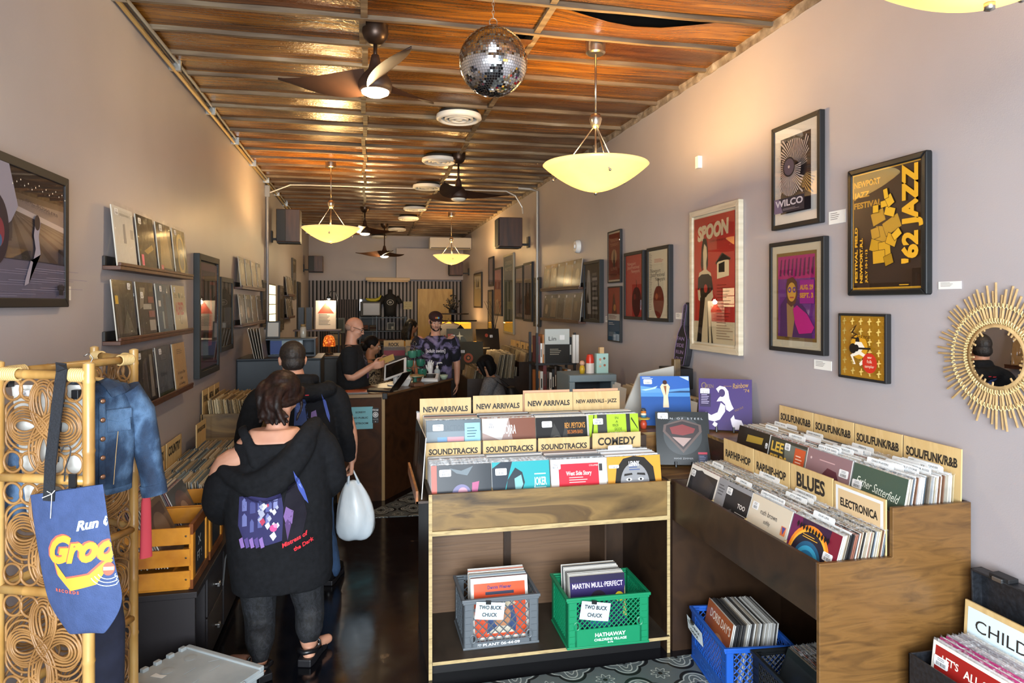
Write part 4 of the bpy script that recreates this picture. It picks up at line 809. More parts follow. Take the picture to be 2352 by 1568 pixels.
# ================================================================ MILK CRATES
def milk_crate(o, rz, w, d, h, col, label, pitch, solid=.0, txt=(), holes=True):
 t = thing('milk_crate', label, 'crate', o, rz); mt = M(col, .42); th = .007
 b = MB(); b.box(-w / 2, w / 2, -d / 2, d / 2, 0, .012, mt)
 for x in (-w / 2, w / 2 - .05):
  for y in (-d / 2, d / 2 - .04):
   b.box(x, x + .05, y if y < 0 else d / 2 - th, (y + th) if y < 0 else d / 2, 0, h - .004, mt)
   xx = (-w / 2, -w / 2 + th) if x < 0 else (w / 2 - th, w / 2); b.box(*xx, y, y + .04, 0, h - .004, mt)
 b.build('base_and_corners', t, True)
 for z0, z1, e in ((h - .028, h - .016, .004), (h - .016, h, .010), (0, .012, .004)):
  r = MB() if e == .004 else r
  r.box(-w / 2 - e, w / 2 + e, -d / 2 - e, -d / 2 + th, z0, z1, mt).box(-w / 2 - e, w / 2 + e, d / 2 - th, d / 2 + e, z0, z1, mt)
  r.box(-w / 2 - e, -w / 2 + th, -d / 2, d / 2, z0, z1, mt).box(w / 2 - th, w / 2 + e, -d / 2, d / 2, z0, z1, mt)
  if e > .004 or z0 == 0: r.build('rim' if z0 else 'base_band', t, True, bevel=.003)
 def panel(u0, u1, z0, z1, T):
  g = MB(T); n = 1; L = (z1 - z0)
  for sgn in (1, -1):
   k = u0 - L
   while k < u1 + L:
    p = []
    for q in range(2):
     pass
    a, c = (k, z0), (k + L, z1)
    if sgn < 0: a, c = (k + L, z0), (k, z1)
    # clip to [u0,u1]
    (xa, za), (xb, zb) = a, c
    if xa > xb: xa, za, xb, zb = xb, zb, xa, za
    if xb > u0 + .004 and xa < u1 - .004:
     if xa < u0: za += (zb - za) * (u0 - xa) / (xb - xa); xa = u0
     if xb > u1: zb -= (zb - za) * (xb - u1) / (xb - xa) if xb > xa else 0; xb = u1
     g.tube([(xa, za, -.004), (xb, zb, -.004)], .0031, mt, 4)
    k += pitch
  return g
 zb = max(.035, solid)
 fr = frame_mat((0, -d / 2, 0), (1, 0, 0), (0, 0, 1)); sd = frame_mat((-w / 2, 0, 0), (0, -1, 0), (0, 0, 1)); s2 = frame_mat((w / 2, 0, 0), (0, 1, 0), (0, 0, 1)); bk = frame_mat((0, d / 2, 0), (-1, 0, 0), (0, 0, 1))
 for T, ww, zl in ((fr, w, zb), (bk, w, zb), (sd, d, .04), (s2, d, .04)):
  g = panel(-ww / 2 + .045, ww / 2 - .045, zl, h - .028, T)
  g.box(-ww / 2 + .04, ww / 2 - .04, .0, zl, -th, 0, mt, T)
  if T is fr:
   if holes:
    for x in (-ww / 2 + .05, ww / 2 - .05): g.tube([(x + .016 * math.cos(a), zl + .02 + .021 * math.sin(a), .0) for a in [2 * PI * k / 18 for k in range(18)]], .005, mt, 6, True, T).disc(x, zl + .02, .012, .017, -.002, M('#101214', .7), T)
   for s_, x, z, hh, ww_, c_ in txt: g.text(s_, x, z, hh, .0012, M(c_, .5), T, ww_, bold=.03)
   for k in range(6): g.box(-ww / 2 + .01, -ww / 2 + .04, .03 + .035 * k, .032 + .035 * k, 0, .003, mt, T).box(ww / 2 - .04, ww / 2 - .01, .03 + .035 * k, .032 + .035 * k, 0, .003, mt, T)
  g.build('lattice_side', t, True)
 return t
def paper_note(T, lines, label, w=.085, h=.055, bg_='#cfe3ec'):
 t = MB(T); n = 6; vs = []
 for i in range(n + 1):
  for j in range(2): vs.append(((i / n - .5) * w, (j - .5) * h, .002 + .004 * math.sin(i / n * PI) * (1 - j)))
 t.add(vs, [(2 * i, 2 * i + 2, 2 * i + 3, 2 * i + 1) for i in range(n)], M(bg_, .6))
 for k, s_ in enumerate(lines): t.text(s_, 0, h * (.22 - .42 * k), h * .21, .0075, M('#2a2c33', .6), T, w * (.78 if k == 0 else .52), bold=.025)
 o = t.build('paper_sign'); tag(o, label, 'sign')
 MB(T).box(-.012 - .015, .0, h * .40, h * .58, .001, .010, M('#17181a', .4)).build('binder_clip', o)
 return o
SH = .10
gc = milk_crate((.71, 3.72, SH), 0.01, .405, .33, .265, '#62696f', 'grey plastic milk crate of records on the bin shelf', .045, txt=[('PLANT 06·44·09', .0, .018, .015, .2, '#dfe3e6'), ('REG', -.118, .022, .006, .02, '#dfe3e6'), ('LAL', -.118, .012, .006, .02, '#dfe3e6')])
grn = milk_crate((1.272, 3.605, SH), -.02, .45, .335, .272, '#0f8a5c', 'green plastic milk crate of records on the bin shelf', .027, .10, [('HATHAWAY', .01, .066, .02, .17, '#e7f2ec'), ('CHILDRENS VILLAGE', .01, .040, .013, .18, '#e7f2ec'), ('6-76', .01, .024, .008, .03, '#e7f2ec')])
paper_note(frame_mat((.645, 3.535, SH + .205), (1, .01, -.12), (.12, 0, 1)), ['TWO BUCK', 'CHUCK'], 'pale blue note reading TWO BUCK CHUCK clipped to the grey crate', .155, .09)
paper_note(frame_mat((1.185, 3.415, SH + .205), (1, -.02, -.16), (.16, 0, 1)), ['TWO BUCK', 'CHUCK'], 'pale blue note reading TWO BUCK CHUCK clipped to the green crate', .16, .095)
CP = ['#c9c4ba', '#8f8372', '#d8d4cc', '#55504a', '#a8927c', '#6e7f8a', '#b9654a', '#e2dfd8', '#3d4250']
stack((.72, 3.60, SH + .013), UX, DY, 14, .16, .22, .1, 'in the grey milk crate', dict(items=[('r', .05, .05, .9, .86, '#e2542b'), ('t', 'Dennis Weaver', .5, .84, .055, {'w': .42, 'bold': .03}, '#2b2f6b'), ('r', .25, .72, .5, .05, '#3b3f55'), ('p', [(.25, .1), (.3, .45), (.45, .6), (.7, .6), (.78, .3), (.75, .1)], '#39507f'), ('c', .52, .38, .16, 1.2, '#c58a63'), ('p', [(.3, .5), (.4, .66), (.66, .68), (.78, .55), (.6, .5)], '#cfc2a4'), ('p', [(.25, .1), (.45, .22), (.62, .2), (.75, .1)], '#d9d2bf')], label='orange record reading Dennis Weaver in the grey milk crate', base='#e0ddd5', lip=False), seed=61, boost=.3, pal=CP)
stack((1.25, 3.50, SH + .018), UX, DY, 15, .20, .2, .1, 'in the green milk crate', dict(items=[('r', 0, 0, 1, .9, '#31265a'), ('t', 'MARTIN MULL·PERFECT', .5, .84, .08, {'w': .92, 'bold': .02}, '#d9cfe0'), ('c', .5, .52, .14, 1.3, '#8a6a6a'), ('c', .5, .6, .15, '#2c2130'), ('p', [(.28, .0), (.35, .35), (.65, .35), (.74, 0)], '#3f6aa0'), ('c', .88, .62, .08, '#efd52a'), ('t', 'LIVE', .88, .61, .04, {'w': .1, 'bold': .03}, '#c43a2a'), ('p', [(.92, .3), (.99, .3), (.99, .8)], '#c9c06a')], label='purple record reading MARTIN MULL in the green milk crate', base='#2b2544', lip=False), seed=62, boost=.3, pal=CP)
blu = milk_crate((1.875, 3.17, .004), PI / 2 * 3 - .12, .455, .335, .275, '#1b56b4', 'blue plastic milk crate of records on the floor under the right bin', .033, .09, [('COCO', .0, .05, .03, .2, '#2a68c8')], holes=False)
paper_note(frame_mat((1.703, 3.31, .20), (.08, -1, -.25), (-.25, .2, 1)), ['TWO BUCK', 'CHUCK'], 'curled white note reading TWO BUCK CHUCK clipped to the blue crate', .15, .09, '#dfe6ea')
stack((1.738, 3.225, .02), (-.12, -1, 0), (1, -.12, 0), 27, .25, .2, .12, 'in the blue milk crate', dict(items=[('r', 0, 0, 1, .97, '#a65a30'), ('t', "DORIS DAY'S", .55, .84, .13, {'w': .8, 'bold': .02}, '#e8d9c9'), ('c', .6, .4, .25, '#c8906a')], label="brown record reading DORIS DAY'S in the blue milk crate", base='#a65a30', edge='#d9d5cd', lip=False), seed=63, boost=.5, pal=['#c9c9c6', '#dddcd8', '#3d3c3e', '#8e8c88', '#b9b4aa', '#55524f', '#e8e8e4', '#26272a', '#a39a8c'])
blk = milk_crate((1.955, 2.69, .004), PI / 2 * 3 - .05, .44, .335, .275, '#15181b', 'black plastic milk crate of records beside the bin end panel', .026, .05, holes=False)
stack((1.815, 2.69, .02), (-.05, -1, 0), (1, -.05, 0), 26, .22, .36, .25, 'in the black milk crate', dict(items=[('r', .05, .1, .9, .8, '#262a2e')], label='dark glossy record at the front of the black milk crate', base='#1d2226', lip=False), seed=64, boost=.6, pal=['#8f8172', '#b3a58f', '#c8bda8', '#6e6154', '#a0512f', '#d4cab8', '#54493f', '#97876f'])
# ================================================================ BLACK RECORD CASE WITH CHILDREN'S RECORDS
st = thing('low_stand', 'low black stand under the open record case', 'stand', (2.13, 1.75, 0)); bk_ = M('#17181b', .5)
MB().box(-.17, .17, -.38, .38, .245, .27, bk_).build('top', st, True)
for sx in (-1, 1):
 for sy in (-1, 1): MB().box(sx * .15 - .015, sx * .15 + .015, sy * .35 - .015, sy * .35 + .015, 0, .245, bk_).build('leg', st, True)
CB = noisy('black_leatherette', [(.3, '#15171b'), (.7, '#22252b')], (60, 60, 60), 2, .42, .2)
cs = thing('record_case', "open black record case holding children's records beside the right bin", 'record case', (2.13, 1.75, .271))
b = MB(); x0, x1, y0, y1, hh = -.135, .165, -.44, .44, .34
b.box(x0, x1, y0, y1, 0, .008, CB).box(x0, x0 + .008, y0, y1, 0, hh, CB).box(x1 - .008, x1, y0, y1, 0, hh, CB).box(x0, x1, y0, y0 + .008, 0, hh, CB).box(x0, x1, y1 - .008, y1, 0, hh, CB)
b.build('case_body', cs, True, bevel=.002)
MB().box(x0 + .009, x1 - .009, y0 + .009, y1 - .009, .082, .09, CB).build('raised_floor', cs, True)
ld = MB(frame_mat((.155, 0, .345), (0, -1, 0), (-.04, 0, 1))); L = .44
ld.box(-L, L, .0, .29, -.05, -.042, CB)
for q in ((-L, -L + .008, 0, .29), (L - .008, L, 0, .29), (-L, L, .282, .29), (-L, L, 0, .008)): ld.box(*q, -.05, .0, CB)
ld.build('lid', cs, True, bevel=.002)
cr = M('#8b8d90', .25, .9)
for y in (.2, -.2): MB().box(x0 - .008, x0, y - .035, y + .035, .24, .31, cr).box(x0 - .014, x0 - .008, y - .02, y + .02, .25, .3, bk_).build('clasp', cs, True, bevel=.002)
MB(frame_mat((.155, 0, .345), (0, -1, 0), (-.04, 0, 1))).box(-.36, -.28, .29, .305, -.045, .0, bk_).box(-.34, -.30, .285, .30, .0, .01, cr).build('lid_latch', cs, True, bevel=.002)
stack((2.025, 1.985, .365), UY, DX, 12, .17, .12, .05, "in the open black children's case", dict(items=[('r', .04, .04, .92, .92, '#9c2420'), ('t', "LET'S", .25, .84, .08, {'w': .22, 'bold': .02}, '#f0e6da'), ('t', 'ALL SING', .68, .82, .09, {'w': .5, 'bold': .02}, '#f0e6da'), ('t', 'WITH', .5, .66, .06, {'w': .16}, '#241a18'), ('c', .18, .5, .14, '#e8b21e'), ('c', .18, .5, .1, '#9c2420'), ('r', .4, .4, .05, .2, '#e8b21e')], label="red record reading LET'S ALL SING in the open black case", base='#e8e2d8', lip=True, stick=(-.115, .25)), sc=1.0, seed=71, boost=1.0, pal=['#e6dfe0', '#c7b3c0', '#d8ccd4', '#b83a78', '#a9a2a8', '#e8e4dd'])
t_ = MB(); t_.box(-.25, .25, 0, .008, 0, .43, PINE); A = frame_mat((0, -.0008, 0), (1, 0, 0), (0, 0, 1)); t_.poly([(-.235, .30, 0), (.235, .30, 0), (.235, .41, 0), (-.235, .41, 0)], M('#d5e8f0', .45), A).text("CHILDREN'S", 0, .355, .045, .001, INK, A, .40)
o = t_.build('section_sign'); o.matrix_world = lp_matrix((2.215, 1.93, .365), UY, DX, .06); tag(o, "wooden sign reading CHILDREN'S standing in the black record case", 'sign')
# ================================================================ FRAMED POSTERS AND LEDGES ON THE WALLS
GLZ = glass_mat('picture_glass', refl=.28)
def bar_frame(mb, w, h, b, d, mat, T, lip=.0):
 for q in (((0, 0), (w, 0), (w - b, b), (b, b)), ((w, 0), (w, h), (w - b, h - b), (w - b, b)), ((w, h), (0, h), (b, h - b), (w - b, h - b)), ((0, h), (0, 0), (b, b), (b, h - b))):
  mb.prism(list(q), 0, d, mat, T)
def framed(wall, ya, yb, z0, z1, border, depth, fcol, items, label, base='#777777', matw=0, matc='#d9d5cc', glass=True, cat='framed poster', name='framed_poster', step=None, frough=.6, bevel=.003):
 """ya: the edge seen on the left, yb: the edge seen on the right"""
 x = XR - .001 if wall == 'R' else XL + .001; w = abs(ya - yb); h = z1 - z0
 u, v = UR if wall == 'R' else UL; t = thing(name, label, cat, (x, ya, z0)); T = frame_mat((0, 0, 0), u, v)
 f = MB(); fm = M(fcol, frough) if isinstance(fcol, str) else fcol; bar_frame(f, w, h, border, depth, fm, T)
 if step:
  g = MB(); bar_frame(g, w - 2 * border + .004, h - 2 * border + .004, step, depth * .6, fm, T @ Matrix.Translation((border - .002, border - .002, 0)));
  g.build('inner_moulding', t, True, bevel=.003)
 f.build('frame', t, True, bevel=bevel)
 p = MB(); b = border + (step or 0) - .003; iw, ih = w - 2 * b, h - 2 * b; zz = depth * .75; P = T @ Matrix.Translation((b, b, zz))
 p.poly([(0, 0, 0), (iw, 0, 0), (iw, ih, 0), (0, ih, 0)], M(matc if matw else base, .6), P)
 if matw:
  P = P @ Matrix.Translation((matw, matw, .0006)); iw -= 2 * matw; ih -= 2 * matw; p.poly([(0, 0, 0), (iw, 0, 0), (iw, ih, 0), (0, ih, 0)], M(base, .6), P)
 p.art(P, iw, ih, items, .6); p.build('print', t, True)
 if glass:
  b = border + (step or 0) - .002; MB(T).box(b, w - b, b, h - b, depth * .85, depth * .85 + .002, GLZ).build('glass_pane', t, True)
 return t
BK = '#141315'; YEL = '#d8a028'; BRN = '#372519'
r_ = random.Random(4)
polys = [(.42, .60, .16, .12, .3), (.50, .45, .2, .16, -.1), (.38, .47, .1, .1, .2), (.62, .52, .2, .13, .4), (.40, .36, .16, .11, -.3), (.52, .33, .14, .14, .1), (.62, .40, .12, .1, -.4), (.44, .27, .15, .12, .05), (.58, .24, .1, .09, .3), (.60, .63, .12, .08, -.3), (.52, .70, .08, .06, .1), (.60, .72, .08, .1, .5), (.40, .67, .07, .07, 0), (.70, .44, .1, .07, .6), (.55, .78, .05, .09, .2)]
def quad(cx_, cy_, w, h, a): return [(cx_ + (p * math.cos(a) - q * math.sin(a)) * .8, cy_ + (p * math.sin(a) + q * math.cos(a)) * .62) for p, q in ((-w / 2, -h / 2), (w / 2, -h / 2), (w / 2, h / 2), (-w / 2, h / 2))]
its = [('r', .02, .02, .96, .965, BRN), ('t', 'NEWPORT', .03, .905, .048, {'w': .40, 'bold': .04, 'align': 'l'}, YEL), ('t', 'JAZZ', .03, .815, .045, {'w': .24, 'bold': .04, 'align': 'l'}, YEL), ('t', 'FESTIVAL', .03, .725, .048, {'w': .42, 'bold': .04, 'align': 'l'}, YEL)]
its += [('p', quad(*[a + (0 if i > 1 else -.0) for i, a in enumerate(q)]), c) for q in polys for c in ('#2c1c12',)][:0]
for i, q in enumerate(polys): its += [('p', quad(q[0] - .02, q[1] + .0, q[2] * 1.45 + .012, q[3] * 1.4 + .012, q[4]), '#2c1c12'), ('p', quad(q[0] - .02, q[1], q[2] * 1.45, q[3] * 1.4, q[4]), '#dba72c')]
its += [('t', 'FESTIVAL FIELD', .085, .30, .03, {'w': .62, 'bold': .04, 'rot': PI / 2}, YEL), ('t', 'NEWPORT.R.I.', .165, .25, .03, {'w': .50, 'bold': .04, 'rot': PI / 2}, YEL), ('t', 'JULY 10·11·12', .245, .2, .024, {'w': .37, 'bold': .03, 'rot': PI / 2}, YEL), ('t', "'62 JAZZ", .86, .59, .145, {'w': 1.02, 'bold': .05, 'rot': PI / 2}, YEL), ('l', .72, .03, .18, .02, 1, YEL)]
framed('R', 2.938, 2.455, 1.958, 2.572, .03, .035, '#16191b', its, 'brown and yellow NEWPORT JAZZ FESTIVAL poster in a black bamboo-look frame', base=YEL, bevel=.006, frough=.3)
bmb = MB()
sun = []
for k in range(56):
 for j in range(5):
  a0 = 2 * PI * k / 56 + (j % 2) * .056; a1 = a0 + PI / 56; r0, r1 = .13 + j * .13, .13 + (j + 1) * .13
  c0, c1 = (.5 + r0 * math.cos(a0), .58 + r0 * .72 * math.sin(a0)), (.5 + r1 * math.cos(a0 + .056), .58 + r1 * .72 * math.sin(a0 + .056))
  c2, c3 = (.5 + r1 * math.cos(a1 + .056), .58 + r1 * .72 * math.sin(a1 + .056)), (.5 + r0 * math.cos(a1), .58 + r0 * .72 * math.sin(a1))
  if all(.02 < p[0] < .98 and .19 < p[1] < .98 for p in (c0, c1, c2, c3)): sun.append(('p', [c0, c1, c2, c3], '#a99a94'))
sun += [('c', .5, .58, .2, '#1f171b'), ('c', .5, .58, .17, '#4f4350'), ('c', .5, .58, .03, '#b9a9a4'), ('r', .0, .0, 1, .19, '#2c2630'), ('p', [(0, 0), (.3, 0), (.16, .19), (0, .19)], '#6a5a70'), ('t', 'WILCO', .5, .125, .082, {'w': .92, 'bold': .03}, '#b9aeb4'), ('l', .3, .045, .6, .03, 2, '#8d8288')]
framed('R', 3.585, 3.148, 2.345, 2.938, .026, .032, BK, sun, 'black framed WILCO poster with a sunburst and a white mat', base='#271d22', matw=.06, matc='#d8d6d2')
pur = [('r', .04, .04, .92, .92, '#6b2f7e'), ('r', .04, .70, .92, .26, '#a8186c')]
for k in range(9): pur.append(('p', [(.08 + .10 * k, .74 + .02 * math.sin(k)), (.12 + .10 * k, .92), (.15 + .10 * k, .93), (.13 + .10 * k, .73)], '#5d1a4c'))
pur += [('p', [(.1, .04), (.12, .4), (.3, .52), (.5, .5), (.75, .36), (.9, .2), (.9, .04)], '#4b2a55'), ('p', [(.3, .04), (.28, .42), (.42, .46), (.5, .3), (.42, .04)], '#8d6f4a'), ('p', [(.30, .42), (.26, .6), (.3, .7), (.44, .72), (.54, .66), (.56, .52), (.5, .42), (.4, .38)], '#5a3a2a'), ('c', .41, .55, .11, 1.35, '#b88b3a'), ('c', .36, .575, .045, '#5c3a7a'), ('c', .48, .575, .045, '#5c3a7a'), ('c', .36, .575, .02, '#b88b3a'), ('c', .48, .575, .02, '#b88b3a'), ('r', .37, .48, .1, .015, '#8a3a3a'), ('p', [(.45, .36), (.55, .4), (.8, .3), (.96, .16), (.9, .1), (.6, .08), (.5, .2)], '#9a1a66'), ('r', .62, .42, .34, .26, '#7a1d6a'), ('t', 'AUG. 29', .78, .60, .05, {'w': .32, 'bold': .05}, '#a8752c'), ('t', 'SEPT. 3', .78, .51, .05, {'w': .32, 'bold': .05}, '#a8752c'), ('l', .25, .025, .5, .02, 1, '#4c3314')]
framed('R', 3.605, 3.115, 1.648, 2.272, .024, .034, BK, pur, 'black framed purple and magenta poster of a bespectacled figure, below WILCO', base='#7c5c22', matw=.045, matc='#c9bfa6')
el = []
for i in range(5):
 for j in range(6):
  x, y = .1 + .2 * i, .1 + .16 * j; el += [('p', [(x - .05, y), (x + .01, y + .035), (x + .06, y + .01), (x + .01, y - .005), (x + .02, y - .05), (x - .01, y - .05), (x - .015, y - .01)], '#dcc06a'), ('c', x + .01, y + .045, .014, '#dcc06a')]
el += [('c', .49, .5, .19, 1.0, '#cc9420'), ('p', [(.25, .74), (.4, .82), (.31, .72), (.42, .7), (.3, .63), (.44, .62), (.43, .645), (.36, .65), (.46, .70), (.36, .73), (.45, .86)], '#33200f'), ('t', 'lektra', .58, .67, .06, {'w': .28, 'shear': .3, 'rot': .0}, '#33200f'), ('c', .46, .6, .045, 1.2, '#241a14'), ('p', [(.38, .52), (.42, .58), (.55, .58), (.62, .5), (.55, .44), (.55, .4), (.42, .4)], '#ece2d0'), ('p', [(.42, .42), (.3, .36), (.38, .24), (.36, .22), (.42, .22), (.36, .34), (.5, .38), (.62, .34), (.5, .24), (.52, .2), (.58, .23), (.7, .36), (.56, .42)], '#ece2d0'), ('c', .36, .47, .08, '#1e1712'), ('c', .44, .48, .055, '#1e1712'), ('p', [(.44, .49), (.75, .5), (.75, .47), (.44, .46)], '#1e1712'), ('c', .73, .26, .155, '#c0301f'), ('t', 'NEW', .73, .345, .025, {'w': .09, 'bold': .03}, '#e8d8c0'), ('t', 'folk', .73, .285, .05, {'w': .11}, '#e8d8c0'), ('t', 'sampler', .73, .21, .045, {'w': .2}, '#e8d8c0')]
framed('R', 3.011, 2.688, 1.552, 1.872, .012, .03, BK, el, 'thin black framed yellow guitar player poster with a red folk sampler dot', base='#c48e1e')
CREAM = noisy('cream_washed_frame', [(.3, '#b7aa90'), (.7, '#d2c8b1')], (3, 3, 30), 4, .5)
sp = [('r', 0, .17, 1, .83, '#b7322a'), ('t', 'SPOON', .48, .885, .105, {'w': .78, 'bold': .06, 'shear': .12, 'rot': .06}, '#d9cba6'), ('t', 'LOCATED ON THE SIDE TOUR', .62, .80, .015, {'w': .42}, '#3c1a16')]
sp += [('p', [(.18, .62), (.2, .76), (.24, .83), (.32, .83), (.36, .76), (.37, .62), (.33, .56), (.3, .62), (.25, .62), (.22, .56)], '#1d1614'), ('p', [(.25, .60), (.24, .72), (.27, .79), (.33, .76), (.345, .69), (.32, .63), (.33, .58), (.44, .55), (.45, .52), (.12, .52), (.14, .56), (.26, .58)], '#d9c8a2'), ('p', [(.11, .52), (.2, .545), (.38, .545), (.46, .52), (.5, .42), (.44, .40), (.42, .46), (.42, .36), (.17, .36), (.17, .44), (.1, .42)], '#191413'), ('p', [(.1, .42), (.16, .42), (.18, .36), (.3, .35), (.36, .38), (.44, .40), (.48, .42), (.5, .36), (.4, .31), (.3, .3), (.12, .34)], '#d9c8a2'), ('c', .31, .43, .045, 1.2, '#b7322a'), ('p', [(.17, .36), (.42, .36), (.5, .0), (.08, .0), (.14, .2)], '#d9c8a2'), ('p', [(.17, .36), (.3, .36), (.22, .1), (.2, 0), (.08, 0), (.14, .2)], '#191413'), ('p', [(.36, .3), (.4, .0), (.37, 0)], '#191413'), ('p', [(.44, .2), (.5, 0), (.46, 0)], '#191413'), ('p', [(.56, .625), (.72, .70), (.92, .65), (.9, .635), (.72, .66), (.58, .61)], '#1d1614'), ('p', [(.6, .62), (.72, .66), (.88, .635), (.88, .52), (.6, .5)], '#d9c8a2'), ('p', [(.64, .615), (.78, .63), (.78, .55), (.64, .55)], '#191413'), ('p', [(.59, .63), (.74, .69), (.92, .64), (.78, .64)], '#191413')]
for k in range(13): sp.append(('r', .6, .45 - .024 * k, .22 + .1 * ((k * 7) % 4) / 3, .004, '#6a1a14'))
for k in range(6): sp.append(('r', .6, .14 - .02 * k, .24 + .07 * (k % 3), .004, '#7a5a44'))
framed('R', 4.61, 3.935, 1.588, 2.585, .042, .035, CREAM, sp, 'tall cream framed red SPOON poster of a woman holding a record', base='#d5c7a4', step=.022)
def apple(cx_, cy_, s_, c1, c2): return [('p', [(cx_ + s_ * math.cos(a) * (1 - .18 * max(0, -math.sin(a))), cy_ + s_ * .82 * math.sin(a) * 1.1 - (.04 * s_ if abs(math.cos(a)) < .2 and math.sin(a) > 0 else 0)) for a in [2 * PI * k / 26 for k in range(26)]], c1), ('c', cx_ - s_ * .35, cy_ + s_ * .3, s_ * .25, c2), ('p', [(cx_ - .01, cy_ + s_ * .8), (cx_ - .03, cy_ + s_ * 1.3), (cx_, cy_ + s_ * 1.3), (cx_ + .015, cy_ + s_ * .8)], '#2b130e')]
ny = lambda c: [('t', 'Newport', .36, .86, .055, {'w': .5}, c), ('t', 'JazzFestival', .46, .80, .055, {'w': .72}, c), ('t', 'Newyork', .6, .735, .055, {'w': .5}, c)]
framed('R', 5.376, 4.945, 1.775, 2.382, .028, .04, BK, [(q[0], q[1], q[2], q[3] - .16, *q[4:]) for q in ny('#2c2320')] + [('l', .3, .86, .5, .06, 3, '#b5432f'), ('l', .03, .95, .16, .85, 34, '#8a8172')] + apple(.52, .24, .27, '#6c1d12', '#a5502f'), 'black framed cream Newport Jazz Festival poster with a red apple', base='#d6cfb6')
framed('R', 5.892, 5.455, 1.778, 2.378, .028, .04, BK, ny('#d9b0a0') + apple(.66, .24, .27, '#4c0f14', '#7a1a1c'), 'black framed red Newport Jazz Festival poster with a dark apple', base='#a91d20')
framed('R', 6.36, 6.02, 2.12, 2.62, .012, .025, BK, [('r', .04, .04, .92, .92, '#7a2a1c'), ('t', 'TENDER', .5, .83, .06, {'w': .7}, '#b9896a'), ('t', 'TONIGHT', .5, .74, .06, {'w': .7}, '#b9896a'), ('c', .5, .5, .22, '#b08a66'), ('p', [(.4, .3), (.5, .7), (.6, .3)], '#3c2018'), ('t', 'LIVE', .5, .26, .06, {'w': .5}, '#b9896a'), ('l', .2, .15, .6, .08, 3, '#2b150f')], 'small thin black framed rusty concert bill, upper of a pair', base='#c3b69c')
framed('R', 6.36, 6.02, 1.555, 2.085, .012, .025, BK, [('r', 0, 0, 1, .38, '#1c5577'), ('r', 0, .38, 1, .12, '#d2ccc0'), ('r', 0, .5, 1, .5, '#9c3a2c'), ('p', [(.3, .5), (.42, .85), (.5, .9), (.62, .7), (.75, .5)], '#5b2f1f'), ('c', .55, .62, .1, '#b37a3a'), ('l', .06, .47, .7, .08, 3, '#7a2f24'), ('l', .06, .33, .5, .06, 2, '#cfd8dc'), ('l', .06, .15, .8, .09, 4, '#9fb4c0')], 'small framed poster, orange above and blue below, under the rusty concert bill', base='#888888')
framed('R', 7.06, 6.53, 1.725, 2.365, .03, .045, '#15191b', [('p', [(.2, .1), (.12, .5), (.2, .9), (.34, .88), (.4, .6), (.42, .1)], '#a9a59d'), ('p', [(.2, .5), (.1, .3), (.3, .3)], '#15181a')] + [('r', .52, .1 + .085 * k, .36 - .04 * (k % 3), .05, '#9a958c' if k % 2 else '#6d675f') for k in range(9)], 'dark framed black poster with a white figure and stacked lettering', base='#1b1512')
# farther frames on the right wall
for ya, yb, z0, z1, fc, base, its_, lab in ((14.75, 13.75, 1.83, 2.57, '#2c2620', '#7d7458', [('r', .05, .55, .9, .4, '#a49a7c'), ('p', [(.3, .6), (.35, .9), (.5, .6), (.6, .9), (.7, .6)], '#4d4534')], 'thin framed pale print farthest along the right wall'),
 (12.95, 12.45, 2.25, 2.8, '#191615', '#4b3f46', [('r', .2, .1, .6, .8, '#66585f')], 'small dark frame hung above a long narrow frame on the right wall'),
 (13.0, 12.55, 1.42, 2.18, '#15110f', '#5a4c3c', [('r', .15, .1, .7, .3, '#8a7a60'), ('c', .5, .65, .3, '#7b6a52')], 'long narrow black frame low on the right wall'),
 (12.35, 11.65, 1.7, 2.56, '#1d1714', '#7d3a30', [('p', [(.1, 0), (.2, .3), (.5, .35), (.8, 0)], '#a08a78'), ('r', .1, .8, .8, .12, '#93564a')], 'framed dusty red print on the right wall'),
 (11.5, 10.7, 1.42, 2.74, '#a39c86', '#3a4a3b', [('r', .1, .84, .8, .1, '#5f6f5c'), ('t', 'GREEN', .5, .91, .05, {'w': .7}, '#a8ab92'), ('t', 'NOTES', .5, .83, .05, {'w': .7}, '#a8ab92')] + [('r', .12 + .16 * k, .05, .05, .7, '#2a382e') for k in range(5)], 'tall pale framed green poster on the right wall'),
 (10.55, 10.02, 1.68, 2.5, BK, '#7a6a66', [('r', .15, .08, .7, .65, '#3b2a35'), ('r', .3, .1, .1, .6, '#5c4047'), ('r', .6, .1, .1, .6, '#5c4047')], 'black framed striped sunset print, left one of two hung side by side'),
 (9.98, 9.45, 1.66, 2.52, BK, '#8a7a70', [('r', .12, .08, .76, .65, '#2b1f22'), ('p', [(.2, .1), (.5, .7), (.8, .1)], '#50322a')], 'black framed dark red print, right one of two hung side by side'),
 (9.36, 9.02, 1.6, 2.28, '#1e1b19', '#5d5340', [('c', .5, .5, .3, '#74684e')], 'narrow dark frame just before the right conduit pipe')):
 framed('R', ya, yb, z0, z1, .035, .03, fc, its_, lab, base=base)
